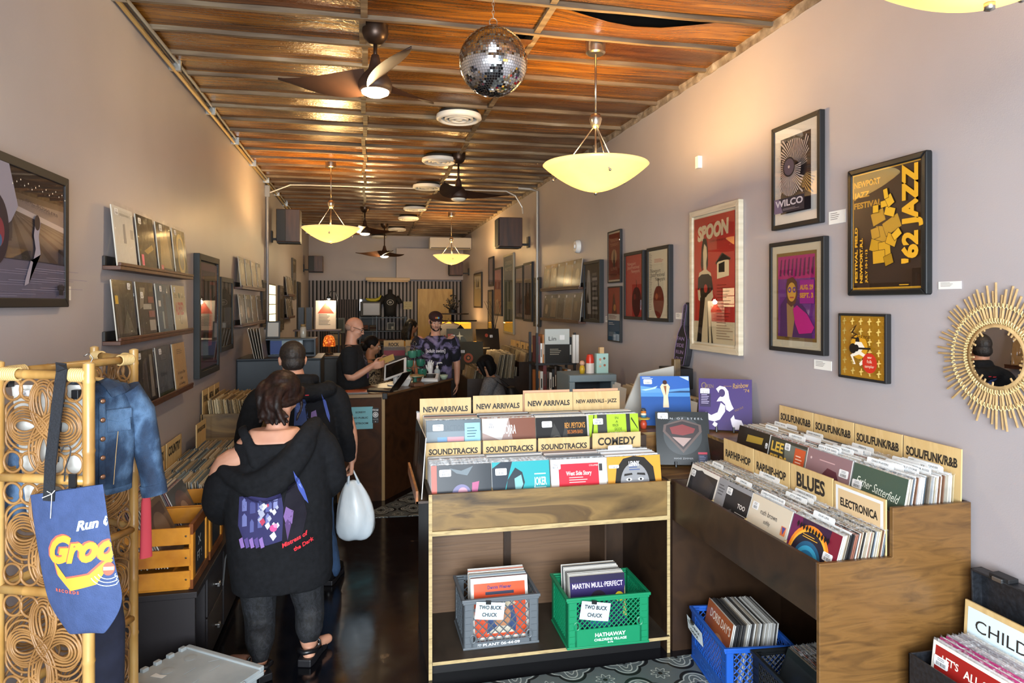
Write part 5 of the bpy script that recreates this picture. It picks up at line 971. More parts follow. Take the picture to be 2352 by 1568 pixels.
# little caption cards
for n_, (p0, p1, lab) in enumerate((((1905, 487), (1943, 510), 'white caption card beside the WILCO poster'), ((2157, 647), (2209, 663), 'white caption card beside the brown and yellow jazz festival poster'), ((1871, 825), (1911, 852), 'white caption card under the purple poster'), ((1553, 718), (1568, 733), 'white caption card beside the cream apple poster'), ((1391, 726), (1400, 740), 'white caption card beside the black poster with stacked lettering'))):
 a, b = atX(*p0, XR), atX(*p1, XR); w, h = a.y - b.y, a.z - b.z; T = frame_mat((XR - .0005, a.y, b.z), *UR)
 c = MB(T); c.box(0, w, 0, h, 0, .003, M('#e6e4df', .6)); c.art(T, w, h, [('l', .1, .8, .6, .6, 4, '#77736e')], z0=.003); tag(c.build('caption_card', origin=(XR, (a.y + b.y) / 2, b.z)), lab, 'card')
c = MB(frame_mat((XL + .0005, 3.33, 1.935), *UL)); c.box(0, .088, 0, .062, 0, .003, M('#e6e4df', .6)); c.art(c.T, .088, .062, [('l', .1, .85, .6, .6, 4, '#77736e')], z0=.003); tag(c.build('caption_card', origin=(XL, 3.36, 1.93)), 'white caption card beside the bowling lane picture', 'card')
# ---- bowling lane picture, left wall
bw = [('r', 0, .74, 1, .26, '#2a2126'), ('r', 0, .62, 1, .14, '#6a6570'), ('p', [(.0, .80), (1, .62), (1, .57), (0, .73)], '#b4b0ba'), ('p', [(0, .76), (1, .575), (1, .56), (0, .72)], '#55505c')]
for k in range(9):
 a = -.55 + .28 * k; bw.append(('p', [(.42 + .012 * k, .66), (.425 + .012 * k, .66), (a + .55 + .09, .30), (a + .55, .30)], '#332d33'))
bw += [('p', [(0, 0), (1, 0), (1, .29), (0, .31)], '#6f6a7e'), ('r', 0, .295, 1, .008, '#3b3540')]
for k in range(14): bw.append(('r', .06 * k, .02 + .017 * ((k * 5) % 14), .5, .004, '#8a859a'))
bw += [('p', [(.68, .28), (.72, .36), (.70, .5), (.72, .62), (.67, .64), (.65, .5), (.67, .4), (.60, .12), (.56, .1), (.57, .15), (.62, .3)], '#97909e'), ('c', .685, .61, .028, 1.3, '#3a2d2c'), ('p', [(.28, 1), (.42, 1), (.5, .7), (.44, .58), (.38, .52), (.25, .5)], '#8a8594'), ('c', .3, .5, .12, 1.3, '#2a1f2c'), ('c', .33, .48, .05, 1.3, '#7a2f3c'), ('c', .33, .42, .03, '#3c5a80')]
for k in range(16): bw.append(('c', .45 + .035 * k, .86 + .06 * ((k * 7) % 5) / 5, .004, '#e6dfd2'))
bw += [('t', 'EPIC BOWLERS', .72, .735, .022, {'w': .34, 'rot': -.1}, '#3a343c')] + [('c', .925 + .022 * k, .1 + .01 * (1 - abs(k)), .009, 1.6, '#221e26') for k in (-1.4, -.5, .5, 1.4)] + [('r', .9, .035, .05, .05, '#221e26')]
framed('L', 2.42, 3.315, 1.905, 2.462, .036, .035, '#120d10', bw, 'large dark framed picture of a bowling alley on the left wall', base='#4a4450')
# ---- dark frames on the left wall
framed('L', 5.68, 6.43, 1.335, 2.312, .05, .045, '#1b2023', [('r', .1, .07, .8, .86, '#17110f'), ('p', [(.1, .07), (.16, .9), (.2, .9), (.14, .07)], '#5a1f2a'), ('p', [(.45, .2), (.5, .5), (.62, .7), (.68, .6), (.75, .45), (.66, .2)], '#8a2a18'), ('p', [(.52, .3), (.56, .55), (.66, .62), (.66, .4)], '#b5401f'), ('c', .6, .72, .06, '#6a2a20'), ('p', [(.3, .2), (.35, .5), (.42, .2)], '#3a2420'), ('r', .55, .8, .3, .03, '#7a3026')], 'tall grey framed poster with a wine red border and an orange figure', base='#541c2e', step=.02)
framed('L', 6.5, 7.08, 1.485, 2.16, .045, .045, '#171c20', [('r', .1, .08, .8, .84, '#2a2320'), ('r', .2, .1, .2, .5, '#4d4a48'), ('r', .5, .15, .08, .6, '#3a2c24')], 'smaller dark blue-grey frame hung after the tall poster on the left wall', base='#1b1a1c')
framed('L', 9.15, 9.5, 1.62, 2.22, .03, .03, '#232321', [('r', .1, .1, .8, .8, '#4c4436')], 'narrow dark frame just before the left conduit pipe', base='#38322a')
framed('L', 10.95, 11.5, 1.5, 2.2, .04, .03, '#3c2d20', [('r', .1, .1, .8, .8, '#54452f')], 'brown framed print just beyond the bright glass blocks', base='#6d5a40')
framed('L', 12.9, 13.5, 2.0, 2.75, .04, .03, '#4b463e', [('r', .1, .1, .8, .8, '#6a5f50')], 'grey framed print high on the far left wall', base='#8b7f6a')
framed('L', 13.9, 14.5, 1.4, 2.35, .04, .03, '#232321', [('r', .1, .1, .8, .8, '#33302c')], 'dark frame on the left wall close to the slatted end wall', base='#38322a')
# bright glass block strip
gb = struct(MB().box(XL - .04, XL + .012, 9.85, 10.6, 1.62, 2.2, M('#6a5d4a', .6)).build('window_2'))
for k in range(4): MB().box(XL + .012, XL + .016, 9.9, 10.55, 1.64 + .138 * k, 1.765 + .138 * k, M('#fff2b8', .4, emit=2.2)).build('glass_block', gb)
# ---- record ledges
WAL = noisy('walnut_ledge', [(.3, '#3a2015'), (.7, '#5b3623')], (4, 30, 30), 4, .45)
def ledge(wall, ya, yb, z, label):
 s_ = -1 if wall == 'R' else 1; x = XR if wall == 'R' else XL; y0, y1 = min(ya, yb), max(ya, yb)
 t = thing('picture_ledge', label, 'ledge', (x, (y0 + y1) / 2, z))
 def bx(a, b, z0, z1, nm, mt): MB().box(*sorted((x + s_ * a, x + s_ * b)), y0, y1, z + z0, z + z1, mt).build(nm, t, bevel=.002)
 bx(.001, .085, -.02, 0.0, 'shelf_board', WAL); bx(.001, .014, 0.001, .05, 'back_rail', M('#23201f', .6)); bx(.074, .088, 0.001, .018, 'front_lip', WAL)
FILM = plastic_film()
def ledge_record(wall, yc_, z, base, items, label, edge='#bdb6a8', stick=None, group=None, lean=.10, w=.315):
 s_ = -1 if wall == 'R' else 1; x = (XR if wall == 'R' else XL) + s_ * .062
 u, d = (UR[0], (1, 0, 0)) if wall == 'R' else (UL[0], (-1, 0, 0))
 o = front_record(lp_matrix((x, yc_, z + .002), u, d, lean), items, label, group, base, edge, stick, w=w, lip=False, th=.006)
 f = MB(); n, q = 10, 10; r = random.Random(int(yc_ * 100) + int(z * 999)); vs = []
 for i in range(n + 1):
  for j in range(q + 1): vs.append(((i / n - .5) * (w + .012), -.0045 - r.uniform(0, .0035), j / q * (w + .02)))
 f.add(vs, [(i * (q + 1) + j, (i + 1) * (q + 1) + j, (i + 1) * (q + 1) + j + 1, i * (q + 1) + j + 1) for i in range(n) for j in range(q)], FILM)
 f.build('plastic_sleeve', o, True, True); return o
LZ = (2.112, 1.728, 1.332); names = ('top', 'middle', 'bottom')
ROWS = [[('#c9c8c4', [('r', .05, .05, .9, .9, '#bdbcb7'), ('p', [(.42, .4), (.45, .72), (.55, .74), (.56, .4)], '#8a8888'), ('t', 'PASSION PAINTS', .6, .88, .04, {'w': .5}, '#77736f'), ('r', .78, .5, .16, .16, '#9b9893')], 'white record with a faint grey figure', (-.1, .285, .05, .034)),
  ('#15120f', [('p', [(.3, .35), (.8, .5), (.9, .42), (.5, .3)], '#6b551f'), ('r', .12, .08, .13, .2, '#d23a70')], 'black record with a pink sticker', (-.1, .28, .05, .034)),
  ('#2a2117', [('p', [(.1, .1), (.3, .95), (.5, .7), (.7, .95), (.9, .1)], '#6b5326'), ('r', .12, .03, .16, .12, '#b02a48')], 'dark gold record with a torn pale top corner', (-.06, .285, .06, .04)),
  ('#2b2416', [('c', .55, .62, .3, '#a88f3e'), ('c', .55, .62, .2, '#352c18'), ('c', .55, .3, .28, '#9b8238'), ('c', .55, .3, .18, '#2e2717')], 'dark record with a big looping gold design', (-.09, .29, .05, .034))],
  [('#23211d', [('r', .05, .1, .25, .8, '#332a22'), ('r', .08, .6, .14, .14, '#c9a31c'), ('p', [(.3, .1), (.6, .5), (.9, .1)], '#3c3b30')], 'dark record with a yellow sticker', (.09, .285, .045, .036)),
  ('#241a17', [('r', .6, .1, .36, .2, '#8e8a84'), ('r', .6, .35, .36, .12, '#6e2622'), ('r', .3, .5, .5, .1, '#8e8a84'), ('r', .62, .62, .34, .12, '#6e2622'), ('p', [(.1, .5), (.2, .9), (.5, .9), (.3, .55)], '#6d665c')], 'dark record with red and white stripes like a flag', (-.07, .24, .045, .036)),
  ('#3f5566', [('p', [(.4, .1), (.45, .8), (.6, .8), (.62, .1)], '#27323c'), ('r', .1, .55, .15, .12, '#b9c0c0'), ('r', .3, .1, .1, .35, '#8a9a9c')], 'steel blue record with a dark upright shape', (-.06, .285, .045, .036)),
  ('#b9ad8a', [('t', 'ALFRED', .45, .5, .26, {'w': .66, 'bold': .03}, '#a83428'), ('c', .5, .78, .06, '#50644e'), ('l', .1, .8, .25, .1, 3, '#5b5648'), ('l', .65, .8, .25, .1, 3, '#5b5648'), ('c', .5, .25, .09, '#5b5648'), ('c', .5, .25, .075, '#b9ad8a')], 'cream record with red capitals', (-.11, .285, .04, .036))],
  [('#3a3633', [('r', .1, .1, .8, .7, '#4a4542')], 'dark record mostly hidden by the rattan screen', (.0, .285)),
  ('#1b1a1b', [('p', [(.2, .1), (.35, .8), (.55, .85), (.6, .1)], '#3b3430'), ('p', [(.7, .1), (.75, .9), (.9, .9), (.9, .1)], '#77716a')], 'black record with pale streaks', (-.1, .285, .05, .036)),
  ('#4c525a', [('r', .28, .72, .4, .13, '#2b3038'), ('r', .3, .735, .36, .1, '#596068'), ('t', 'CURSE', .48, .785, .07, {'w': .3}, '#22262c'), ('t', 'CLEAR', .4, .45, .07, {'w': .42}, '#24282e'), ('l', .1, .2, .6, .12, 3, '#33383f'), ('r', 0, 0, 1, .1, '#25301f')], 'grey record reading CLEAR', (-.07, .285, .05, .036)),
  ('#b39062', [('r', 0, 0, .1, 1, '#c8a877'), ('t', 'At Home Then', .55, .36, .07, {'w': .6, 'shear': .3}, '#4a3a2c'), ('t', 'Lost', .5, .24, .06, {'w': .2, 'shear': .3}, '#4a3a2c'), ('t', 'is Evening', .52, .12, .06, {'w': .5, 'shear': .3}, '#4a3a2c'), ('l', .3, .85, .5, .12, 3, '#6b553c')], 'tan record with handwriting', None)]]
for i, z in enumerate(LZ):
 ledge('L', 3.80, 5.31, z, '%s walnut record ledge on the near left wall' % names[i])
 for k, (base, its_, lab, stk) in enumerate(ROWS[i]):
  ledge_record('L', 3.99 + .372 * k, z, base, its_, lab + ' on the %s left ledge' % names[i], stick=stk)
def ledge_row(wall, ya, yb, z, n, where, cols, seed):
 ledge(wall, ya - .03 if wall == 'L' else ya + .03, yb + .03 if wall == 'L' else yb - .03, z, 'record ledge ' + where); r = random.Random(seed)
 for k in range(n):
  f = (k + .5) / n; y = ya + (yb - ya) * f; c = cols[k % len(cols)]
  ledge_record(wall, y, z, c, [('r', .1, .1, .8, .75, r.choice(['#4a3f33', '#6d604c', '#2c2723', '#8a7d66'])), ('c', r.uniform(.3, .7), r.uniform(.3, .7), .2, r.choice(['#9a8c70', '#3a332b', '#6b5a44']))], '%s record in clear plastic on the ledge %s' % (ORD[k], where), stick=(-.1, .285, .04, .03))
ledge_row('L', 7.37, 8.95, 2.09, 4, 'upper row after the blue-grey frame', ['#8d8576', '#7c7568', '#a09a8c', '#5d564c'], 1)
ledge_row('L', 7.37, 8.95, 1.70, 4, 'lower row after the blue-grey frame', ['#55503f', '#6b6a45', '#7a6d55', '#3e3733'], 2)
ledge_row('L', 11.7, 12.7, 2.06, 3, 'upper row on the far left wall', ['#6c655c', '#77706a'], 3)
ledge_row('L', 11.7, 12.7, 1.69, 3, 'lower row on the far left wall', ['#5c564d', '#665d50'], 4)
ledge_row('R', 8.72, 7.13, 2.10, 5, 'upper row right of the pale conduit', ['#5b4323', '#7a5c28', '#4d3a20', '#8b6d30', '#55442a'], 5)
ledge_row('R', 8.72, 7.13, 1.72, 5, 'lower row right of the pale conduit', ['#4a4540', '#3b3836', '#5a554e', '#6c6a66', '#504b45'], 6)
# ---- sunburst mirror
sm = thing('sunburst_mirror', 'round mirror with a rattan sunburst frame at the right edge', 'mirror', (XR, 2.143, 1.718)); T = frame_mat((0, 0, 0), *UR)
REED = noisy('pale_reed', [(.3, '#9c7d52'), (.7, '#c8aa78')], (20, 20, 20), 3, .5); CANE = M('#d9c48c', .45)
mm, nt, b = new_mat('mirror_glass'); b.inputs['Metallic'].default_value = 1; b.inputs['Roughness'].default_value = .01; b.inputs['Base Color'].default_value = (.9, .9, .9, 1)
MB(T).lathe([(.001, .012), (.112, .012), (.112, .016), (.001, .016)], mm, seg=48).build('mirror_glass', sm, True)
MB(T).lathe([(.112, .0), (.125, .0), (.125, .02), (.112, .02)], REED, seg=48, cap=False).build('inner_ring', sm, True, True)
rd = MB(); rd.tube([(.113, 0, 0), (.2, 0, .002), (.275, 0, .002)], [.0048, .0044, .004], REED, 6); me = rd.build('reed'); rmesh = me.data; bpy.data.objects.remove(me); rr = random.Random(8)
for k in range(76):
 o = bpy.data.objects.new('reed', rmesh); COL.objects.link(o); o.parent = sm; L = rr.choice((.86, .93, 1.0, .97)) * rr.uniform(.96, 1.03)
 o.matrix_local = T @ Matrix.Translation((0, 0, .010 + .004 * (k % 2))) @ Matrix.Rotation(2 * PI * k / 76 + rr.uniform(-.015, .015), 4, 'Z') @ Matrix.Diagonal((L if True else 1, 1, 1, 1))
for R0 in (.137, .195):
 MB(T).tube([((R0 + .009 * math.sin(k * 2 * PI / 4.0)) * math.cos(2 * PI * k / 304), (R0 + .009 * math.sin(k * 2 * PI / 4.0)) * math.sin(2 * PI * k / 304), .019 + .004 * math.cos(k * PI / 2)) for k in range(304)], .0021, CANE, 5, True).build('cane_binding', sm, True)
# ================================================================ RATTAN SCREEN
BAM = noisy('honey_bamboo', [(.3, '#8f6630'), (.5, '#b08748'), (.75, '#c4a064')], (9, 9, 3), 4, .38, coat=.2)
RAT = noisy('rattan_cane', [(.3, '#74502a'), (.6, '#9a7142'), (.8, '#b08a58')], (8, 8, 8), 4, .42)
WRAP = M('#d8b87c', .5)
scr = thing('rattan_screen', 'folding bamboo and rattan screen with scrollwork, used as a clothes rack', 'folding screen', (-.9, 2.6, 0))
PF, PA, PB, PC = (-1.10, 2.385), (-.808, 2.27), (-.878, 2.91), (-1.09, 3.12); ZTOP = 1.72
for (x, y) in (PF, PA, PB, PC):
 b = MB(); pts = []; rs = []; z = .0
 while z < ZTOP + .02:
  pts += [(x, y, z), (x, y, z + .008), (x, y, z + .016)]; rs += [.0165, .0185, .0165]; z += .21
 pts.append((x, y, ZTOP + .02)); rs.append(.0165)
 b.tube(pts, rs, BAM, 12).lathe([(.0165, 0), (.008, .004), (.001, .005)], WRAP, (x, y, ZTOP + .02), 12); b.build('post', scr, smooth=True, auto=50)
bars = (1.705, 1.388, 1.045, .70, .36, .06)
def scroll(w, h):
 mb = MB(); cx_, cy_ = w / 2, h / 2; ax, ay = w * .40, h * .44
 for s_ in range(-2, 3):
  pts = []; n = 88
  for k in range(n):
   t = 2 * PI * k / n; r = math.cos(2 * t); p = Vector((ax * r * math.cos(t), ay * r * math.sin(t), 0))
   dr = -2 * math.sin(2 * t); d = Vector((ax * (dr * math.cos(t) - r * math.sin(t)), ay * (dr * math.sin(t) + r * math.cos(t)), 0)).normalized()
   q = p + Vector((-d.y, d.x, 0)) * (s_ * w * .030); pts.append((cx_ + q.x, cy_ + q.y, .004 * math.sin(4 * t + s_)))
  mb.tube(pts, .0036, RAT, 6, True)
 for sx in (-1, 1):
  for r in (.24, .19, .29):
   pts = [(cx_ + sx * w * .25 + sx * (w * r * math.cos(a)), cy_ + h * r * 1.05 * math.sin(a), -.004) for a in [-2.2 + 4.4 * k / 30 for k in range(31)]]
   pts = [(min(max(x, .006), w - .006), y, z) for x, y, z in pts]; mb.tube(pts, .0036, RAT, 6)
 R = .034
 for (x, y) in ((R, R), (w - R, R), (R, h - R), (w - R, h - R), (w * .33, h - R), (w * .67, h - R), (w * .33, R), (w * .67, R)):
  mb.tube([(x + R * .93 * math.cos(a), y + R * .93 * math.sin(a), 0) for a in [2 * PI * k / 22 for k in range(22)]], .0042, RAT, 6, True)
 return mb
for (p, q) in ((PF, PA), (PF, PB), (PB, PC)):
 w = math.hypot(q[0] - p[0], q[1] - p[1]); u = ((q[0] - p[0]) / w, (q[1] - p[1]) / w, 0)
 for i, z in enumerate(bars):
  b = MB(); b.tube([(p[0] + u[0] * w * t, p[1] + u[1] * w * t, z) for t in (.02, .3, .31, .32, .68, .69, .7, .98)], [.0145, .0145, .0158, .0145, .0145, .0158, .0145, .0145], BAM, 10); b.build('rail', scr, smooth=True)
  if i == 0:
   for t0 in (.06, .94 - .13 * .3 / w):
    wv = MB()
    for k in range(8):
     t = t0 + k * .0075 / w; c = Vector((p[0] + u[0] * w * t, p[1] + u[1] * w * t, z)); e = Vector((-u[1], u[0], 0))
     wv.tube([c + e * (.0185 * math.cos(a)) + Vector((0, 0, .0185 * math.sin(a))) for a in [2 * PI * j / 14 for j in range(14)]], .0036, WRAP, 5, True)
    wv.build('cane_wrap', scr, smooth=True)
 for i in range(len(bars) - 1):
  z0, z1 = bars[i + 1] + .014, bars[i] - .014; g = scroll(w - .034, z1 - z0)
  T = frame_mat((p[0] + u[0] * .017, p[1] + u[1] * .017, z0), u, (0, 0, 1)); g.v = [T @ v for v in g.v]; g.build('rattan_scroll', scr, smooth=True)
# ---- tote bag over the front panel
un = (Vector((PA[0] - PF[0], PA[1] - PF[1], 0))).normalized(); nn = un.cross(Vector((0, 0, 1))).normalized()   # towards the shop front
def on_panel(px, py, off, P=PA, n=nn):
 r = Vector(ray(px, py)); o = Vector((0, 0, 1.92)); t = (Vector((P[0], P[1], 0)) + n * off - o).dot(n) / r.dot(n); return o + r * t
NAVY = noisy('navy_canvas', [(.3, '#34466f'), (.7, '#3c4f7c')], (30, 30, 30), 3, .8, .25, (260, 260, 260))
tb = thing('tote_bag', 'navy canvas tote bag printed Run Out Groove hung over the rattan screen', 'tote bag', tuple(on_panel(160, 1120, .05)))
rows_px = [((68, 1137), (236, 1112)), ((75, 1190), (246, 1180)), ((84, 1250), (256, 1250)), ((94, 1310), (266, 1310)), ((104, 1365), (283, 1365)), ((118, 1402), (276, 1402)), ((146, 1440), (252, 1440)), ((160, 1457), (240, 1455))]
front = []; back = []; NU = 14
def fold(u, k): return .022 * math.sin(PI * u) * math.sin(PI * (k + .6) / 8.2) + .004 * math.sin(7 * u + k) * (k / 8)
for k, (a, c) in enumerate(rows_px):
 A_, C_ = on_panel(*a, .035), on_panel(*c, .035)
 front.append([A_.lerp(C_, i / NU) + nn * fold(i / NU, k) for i in range(NU + 1)]); back.append([A_.lerp(C_, i / NU) - nn * (.012 * math.sin(PI * i / NU) + .003) for i in range(NU + 1)])
b = MB(); vs = [p for r in front for p in r] + [p for r in back for p in r]; K = NU + 1; R_ = len(front); fs = []
for k in range(R_ - 1):
 for i in range(NU):
  q = k * K + i; fs += [(q, q + K, q + K + 1, q + 1), (R_ * K + q, R_ * K + q + 1, R_ * K + q + K + 1, R_ * K + q + K)]
 fs += [(k * K, R_ * K + k * K, R_ * K + (k + 1) * K, (k + 1) * K), (k * K + NU, (k + 1) * K + NU, R_ * K + (k + 1) * K + NU, R_ * K + k * K + NU)]
q = (R_ - 1) * K; fs += [(q + i, R_ * K + q + i, R_ * K + q + i + 1, q + i + 1) for i in range(NU)]
b.add(vs, fs, NAVY); bag = b.build('bag_body', tb, smooth=True, auto=50)
ss = bag.modifiers.new('sub', 'SUBSURF'); ss.levels = ss.render_levels = 2
WRAPS = []
def wrap_print(mb, name, parent, target, off=.002, cut=.012, local=False, T=None):
 """lay flat lettering and shapes onto a curved cloth surface"""
 import bmesh
 o = mb.build(name, parent, local); bm = bmesh.new(); bm.from_mesh(o.data)
 bmesh.ops.triangulate(bm, faces=bm.faces[:])
 for _ in range(6):
  ed = [e for e in bm.edges if e.calc_length() > cut]
  if not ed: break
  bmesh.ops.subdivide_edges(bm, edges=ed, cuts=1); bmesh.ops.triangulate(bm, faces=[f for f in bm.faces if len(f.verts) > 3])
 bm.to_mesh(o.data); bm.free()
 WRAPS.append((o, target, T, off)); return o
TO, TX = on_panel(70, 1420, .062), on_panel(270, 1420, .062); W_ = (TX - TO).length
Tp = frame_mat(TO, un, (0, 0, 1)); H_ = (on_panel(70, 1120, .062) - TO).length
def tp(px, py): v = Tp.inverted() @ on_panel(px, py, .062); return v.x, v.y
def pr(name, fn, off):
 mb = MB(Tp); fn(mb); wrap_print(mb, name, tb, bag, off, T=Matrix.Translation(-WL[tb.name]) @ Tp)
ORA, RED_, CRM = M('#e0a338', .7), M('#d9604e', .7), M('#dcecee', .7)
sc_ = (tp(260, 1250)[0] - tp(95, 1250)[0])
def groo(mb, mt, dx):
 x, y = tp(178, 1262); mb.text('Groo', x + dx, y - dx * .6, .072, 0, mt, None, sc_ * .90, bold=.05, shear=.35, rot=.10)
 sw = [tp(118, 1292), tp(150, 1330), tp(200, 1322), tp(262, 1262), tp(215, 1345), tp(160, 1358), tp(128, 1325)]
 mb.poly([(a + dx, c - dx * .6, 0) for a, c in sw], mt)
pr('printed_shadow', lambda mb: groo(mb, RED_, -.006), .0012); pr('printed_name', lambda mb: groo(mb, ORA, 0), .0022)
pr('printed_word', lambda mb: mb.text('Run O', *tp(207, 1205), .026, 0, CRM, None, sc_ * .50, bold=.04, shear=.35, rot=.2), .0025)
pr('printed_records', lambda mb: mb.text('RECORDS', *tp(150, 1360), .0085, 0, RED_, None, sc_ * .36, bold=.04, spacing=1.5), .0022)
def disc_print(mb):
 c = tp(237, 1312)
 mb.disc(c[0], c[1], .016, .019, 0, RED_).poly([(c[0] - .014, c[1] - .004, .0006), (c[0] + .014, c[1] - .004, .0006), (c[0] + .014, c[1] + .006, .0006), (c[0] - .014, c[1] + .006, .0006)], M('#e8c890', .7))
 for k in range(3):
  r0 = .030 + .010 * k; mb.poly([(c[0] + .0 + r0 * 1.1 * math.cos(a), c[1] + r0 * math.sin(a), 0) for a in [-2.6 + 2.2 * j / 16 for j in range(17)]] + [(c[0] + (r0 - .0022) * 1.1 * math.cos(a), c[1] + (r0 - .0022) * math.sin(a), 0) for a in [-.4 - 2.2 * j / 16 for j in range(17)]], CRM)
pr('printed_disc', disc_print, .0025)
STR = noisy('black_webbing', [(.3, '#15171c'), (.7, '#20232a')], (200, 200, 200), 2, .8, .2)
def band(pts, wv, mat, th=.002, T=None):
 mb = MB(T); rings = []
 for i, p in enumerate(pts):
  p = Vector(p); d = (Vector(pts[min(i + 1, len(pts) - 1)]) - Vector(pts[max(i - 1, 0)])).normalized(); s_ = Vector(wv) - d * Vector(wv).dot(d); n_ = d.cross(s_).normalized() * th
  rings.append([p - s_ - n_, p + s_ - n_, p + s_ + n_, p - s_ + n_])
 mb.loft(rings, mat); return mb
top = on_panel(140, 848, 0)
band([on_panel(112, 1150, .045), on_panel(116, 1060, .042), on_panel(128, 960, .036), on_panel(138, 880, .028), on_panel(142, 852, .022), top + Vector((0, 0, .018)), on_panel(143, 858, -.022), on_panel(130, 960, -.02), on_panel(122, 1060, -.012)], un * .0185, STR).build('strap', tb)
tg = MB(); tg.tube([on_panel(108, 1128, .047), on_panel(119, 1134, .05), on_panel(116, 1190, .05)], .0012, M('#e4e4e0', .6), 5).tube([on_panel(97, 1143, .05), on_panel(119, 1134, .052), on_panel(126, 1126, .05)], .0014, M('#e4e4e0', .6), 5); tg.build('price_string', tb)
# ---- white tote behind the front panel, on a hook clip
wt = thing('white_tote_bag', 'white canvas tote hung behind the front rattan panel', 'tote bag', tuple(on_panel(120, 900, -.06)))
CAN = noisy('white_canvas', [(.3, '#c9c8c2'), (.7, '#d9d8d3')], (30, 30, 30), 3, .8)
P4 = [on_panel(*q, -.05) for q in ((26, 884), (190, 884), (196, 1108), (62, 1180))]
rings = []
for k in range(9):
 a, c = P4[0].lerp(P4[3], k / 8), P4[1].lerp(P4[2], k / 8); m_ = a.lerp(c, .5); e = .012 * math.sin(PI * k / 8)
 rings.append([a, a.lerp(c, .25) + nn * e, m_ + nn * e * 1.3, a.lerp(c, .75) + nn * e, c, m_ - nn * (.012 + e)])
MB().loft(rings, CAN).build('bag_body', wt, smooth=True, auto=60)
a = on_panel(55, 905, -.03); MB(frame_mat(a, un, (0, 0, 1))).box(-.02, .02, -.012, .012, 0, .0015, M('#e9eaec', .5)).art(frame_mat(a, un, (0, 0, 1)) @ Matrix.Translation((-.02, -.012, 0)), .04, .024, [('l', .1, .8, .7, .7, 4, '#55585e')], z0=.0015).build('price_sticker', wt)
for q in ((20, 878), (178, 905)):
 a = on_panel(*q, -.03); MB(frame_mat(a, un, (0, 0, 1))).box(-.012, .012, -.014, .014, -.01, .012, M('#141518', .4)).build('binder_clip', wt, bevel=.002)
hk = MB(); hp = [on_panel(148, 1105, .02), on_panel(150, 1075, .024), on_panel(161, 1045, .024), on_panel(163, 1030, .024), on_panel(157, 1022, .024), on_panel(147, 1024, .024), on_panel(141, 1036, .022)]
hk.tube(hp, .0022, M('#8a8d92', .25, .9), 6); hk.box(-.012, .012, -.02, .022, -.003, .003, M('#141518', .5), frame_mat(on_panel(167, 1105, .02), un, (0, 0, 1)))
tag(hk.build('wire_hook', origin=tuple(hp[0])), 'small metal hook with a black clip hanging in the rattan panel', 'hook')
# ---- denim jacket on a hanger
DEN = noisy('washed_denim', [(.30, '#15233a'), (.46, '#2a415e'), (.60, '#58779a'), (.72, '#2b4463')], (11, 11, 8), 6, .8, .35, (300, 300, 300))
jc = Vector((-.925, 2.60, 1.47)); ja = math.radians(38)     # turned towards the aisle
jk = thing('denim_jacket', 'faded blue denim jacket on a hanger on the rattan screen', 'jacket', tuple(jc), ja)
SL = M('#c9a878', .5)
def ell(cx_, cy_, z, rx, ry, n=20, a0=0, sq=1.0):
 out = []
 for k in range(n):
  a = a0 + 2 * PI * k / n; c, s_ = math.cos(a), math.sin(a)
  out.append((cx_ + rx * math.copysign(abs(c) ** sq, c), cy_ + ry * math.copysign(abs(s_) ** sq, s_), z))
 return out
# body (local: x across, -y front)
rng = [(.175, .062, .030, .0), (.165, .115, .045, .0), (.12, .142, .055, .0), (.05, .145, .062, 0), (-.04, .14, .064, 0), (-.13, .135, .062, 0), (-.185, .132, .060, 0)]
b = MB(); rings = [[(x * (1 + .02 * math.sin(5 * a + z * 30)), y, zz) for (x, y, zz), a in zip(ell(0, 0, z, rx, ry, 28, sq=.85), range(28))] for z, rx, ry, _ in rng]
b.loft(rings, DEN, cap=False); bd = b.build('jacket_body', jk, True, True); md = bd.modifiers.new('th', 'SOLIDIFY'); md.thickness = .005
b = MB(); b.loft([[(x, y, z) for x, y, z in ell(0, 0, -.205 + .02 * k, .135, .063, 28, sq=.85)] for k in (0, 1.6)], DEN, cap=False); bd = b.build('waistband', jk, True, True); md = bd.modifiers.new('th', 'SOLIDIFY'); md.thickness = .008
for s_ in (-1, 1):
 b = MB(); P_ = [Vector((s_ * .115, 0, .145)), Vector((s_ * .16, .0, .06)), Vector((s_ * .185, -.005, -.06)), Vector((s_ * .20, -.015, -.17)), Vector((s_ * .205, -.02, -.21))]
 b.tube(P_, [.05, .055, .047, .04, .042], DEN, 14, flat=1.0); b.build('sleeve', jk, True, True, auto=60)
 MB().tube([Vector((s_ * .203, -.018, -.205)), Vector((s_ * .208, -.022, -.245))], [.045, .043], DEN, 14).build('cuff', jk, True, True, auto=60)
 MB().loft([[(s_ * .02, -.042, .178), (s_ * .05, -.02, .192), (s_ * .055, .02, .19), (s_ * .03, .035, .185)], [(s_ * .03, -.075, .155), (s_ * .09, -.05, .165), (s_ * .10, .02, .178), (s_ * .05, .05, .17)], [(s_ * .045, -.080, .128), (s_ * .10, -.058, .14), (s_ * .112, .015, .165), (s_ * .055, .056, .155)]], DEN, cap=True).build('collar', jk, True, bevel=.004)
 b = MB(); T = frame_mat((s_ * .07, -.066, .055), (1, 0, 0), (0, 0.05, 1))
 b.prism([(-.038, -.045), (.038, -.045), (.036, .03), (-.036, .03)], 0, .004, DEN, T); b.prism([(-.04, .0), (0, -.014), (.04, .0), (.04, .032), (-.04, .032)], .004, .008, DEN, T); b.build('chest_pocket', jk, True, bevel=.0015)
MB().box(.006, .026, -.074, -.066, -.2, .13, DEN).build('button_placket', jk, True, bevel=.003)
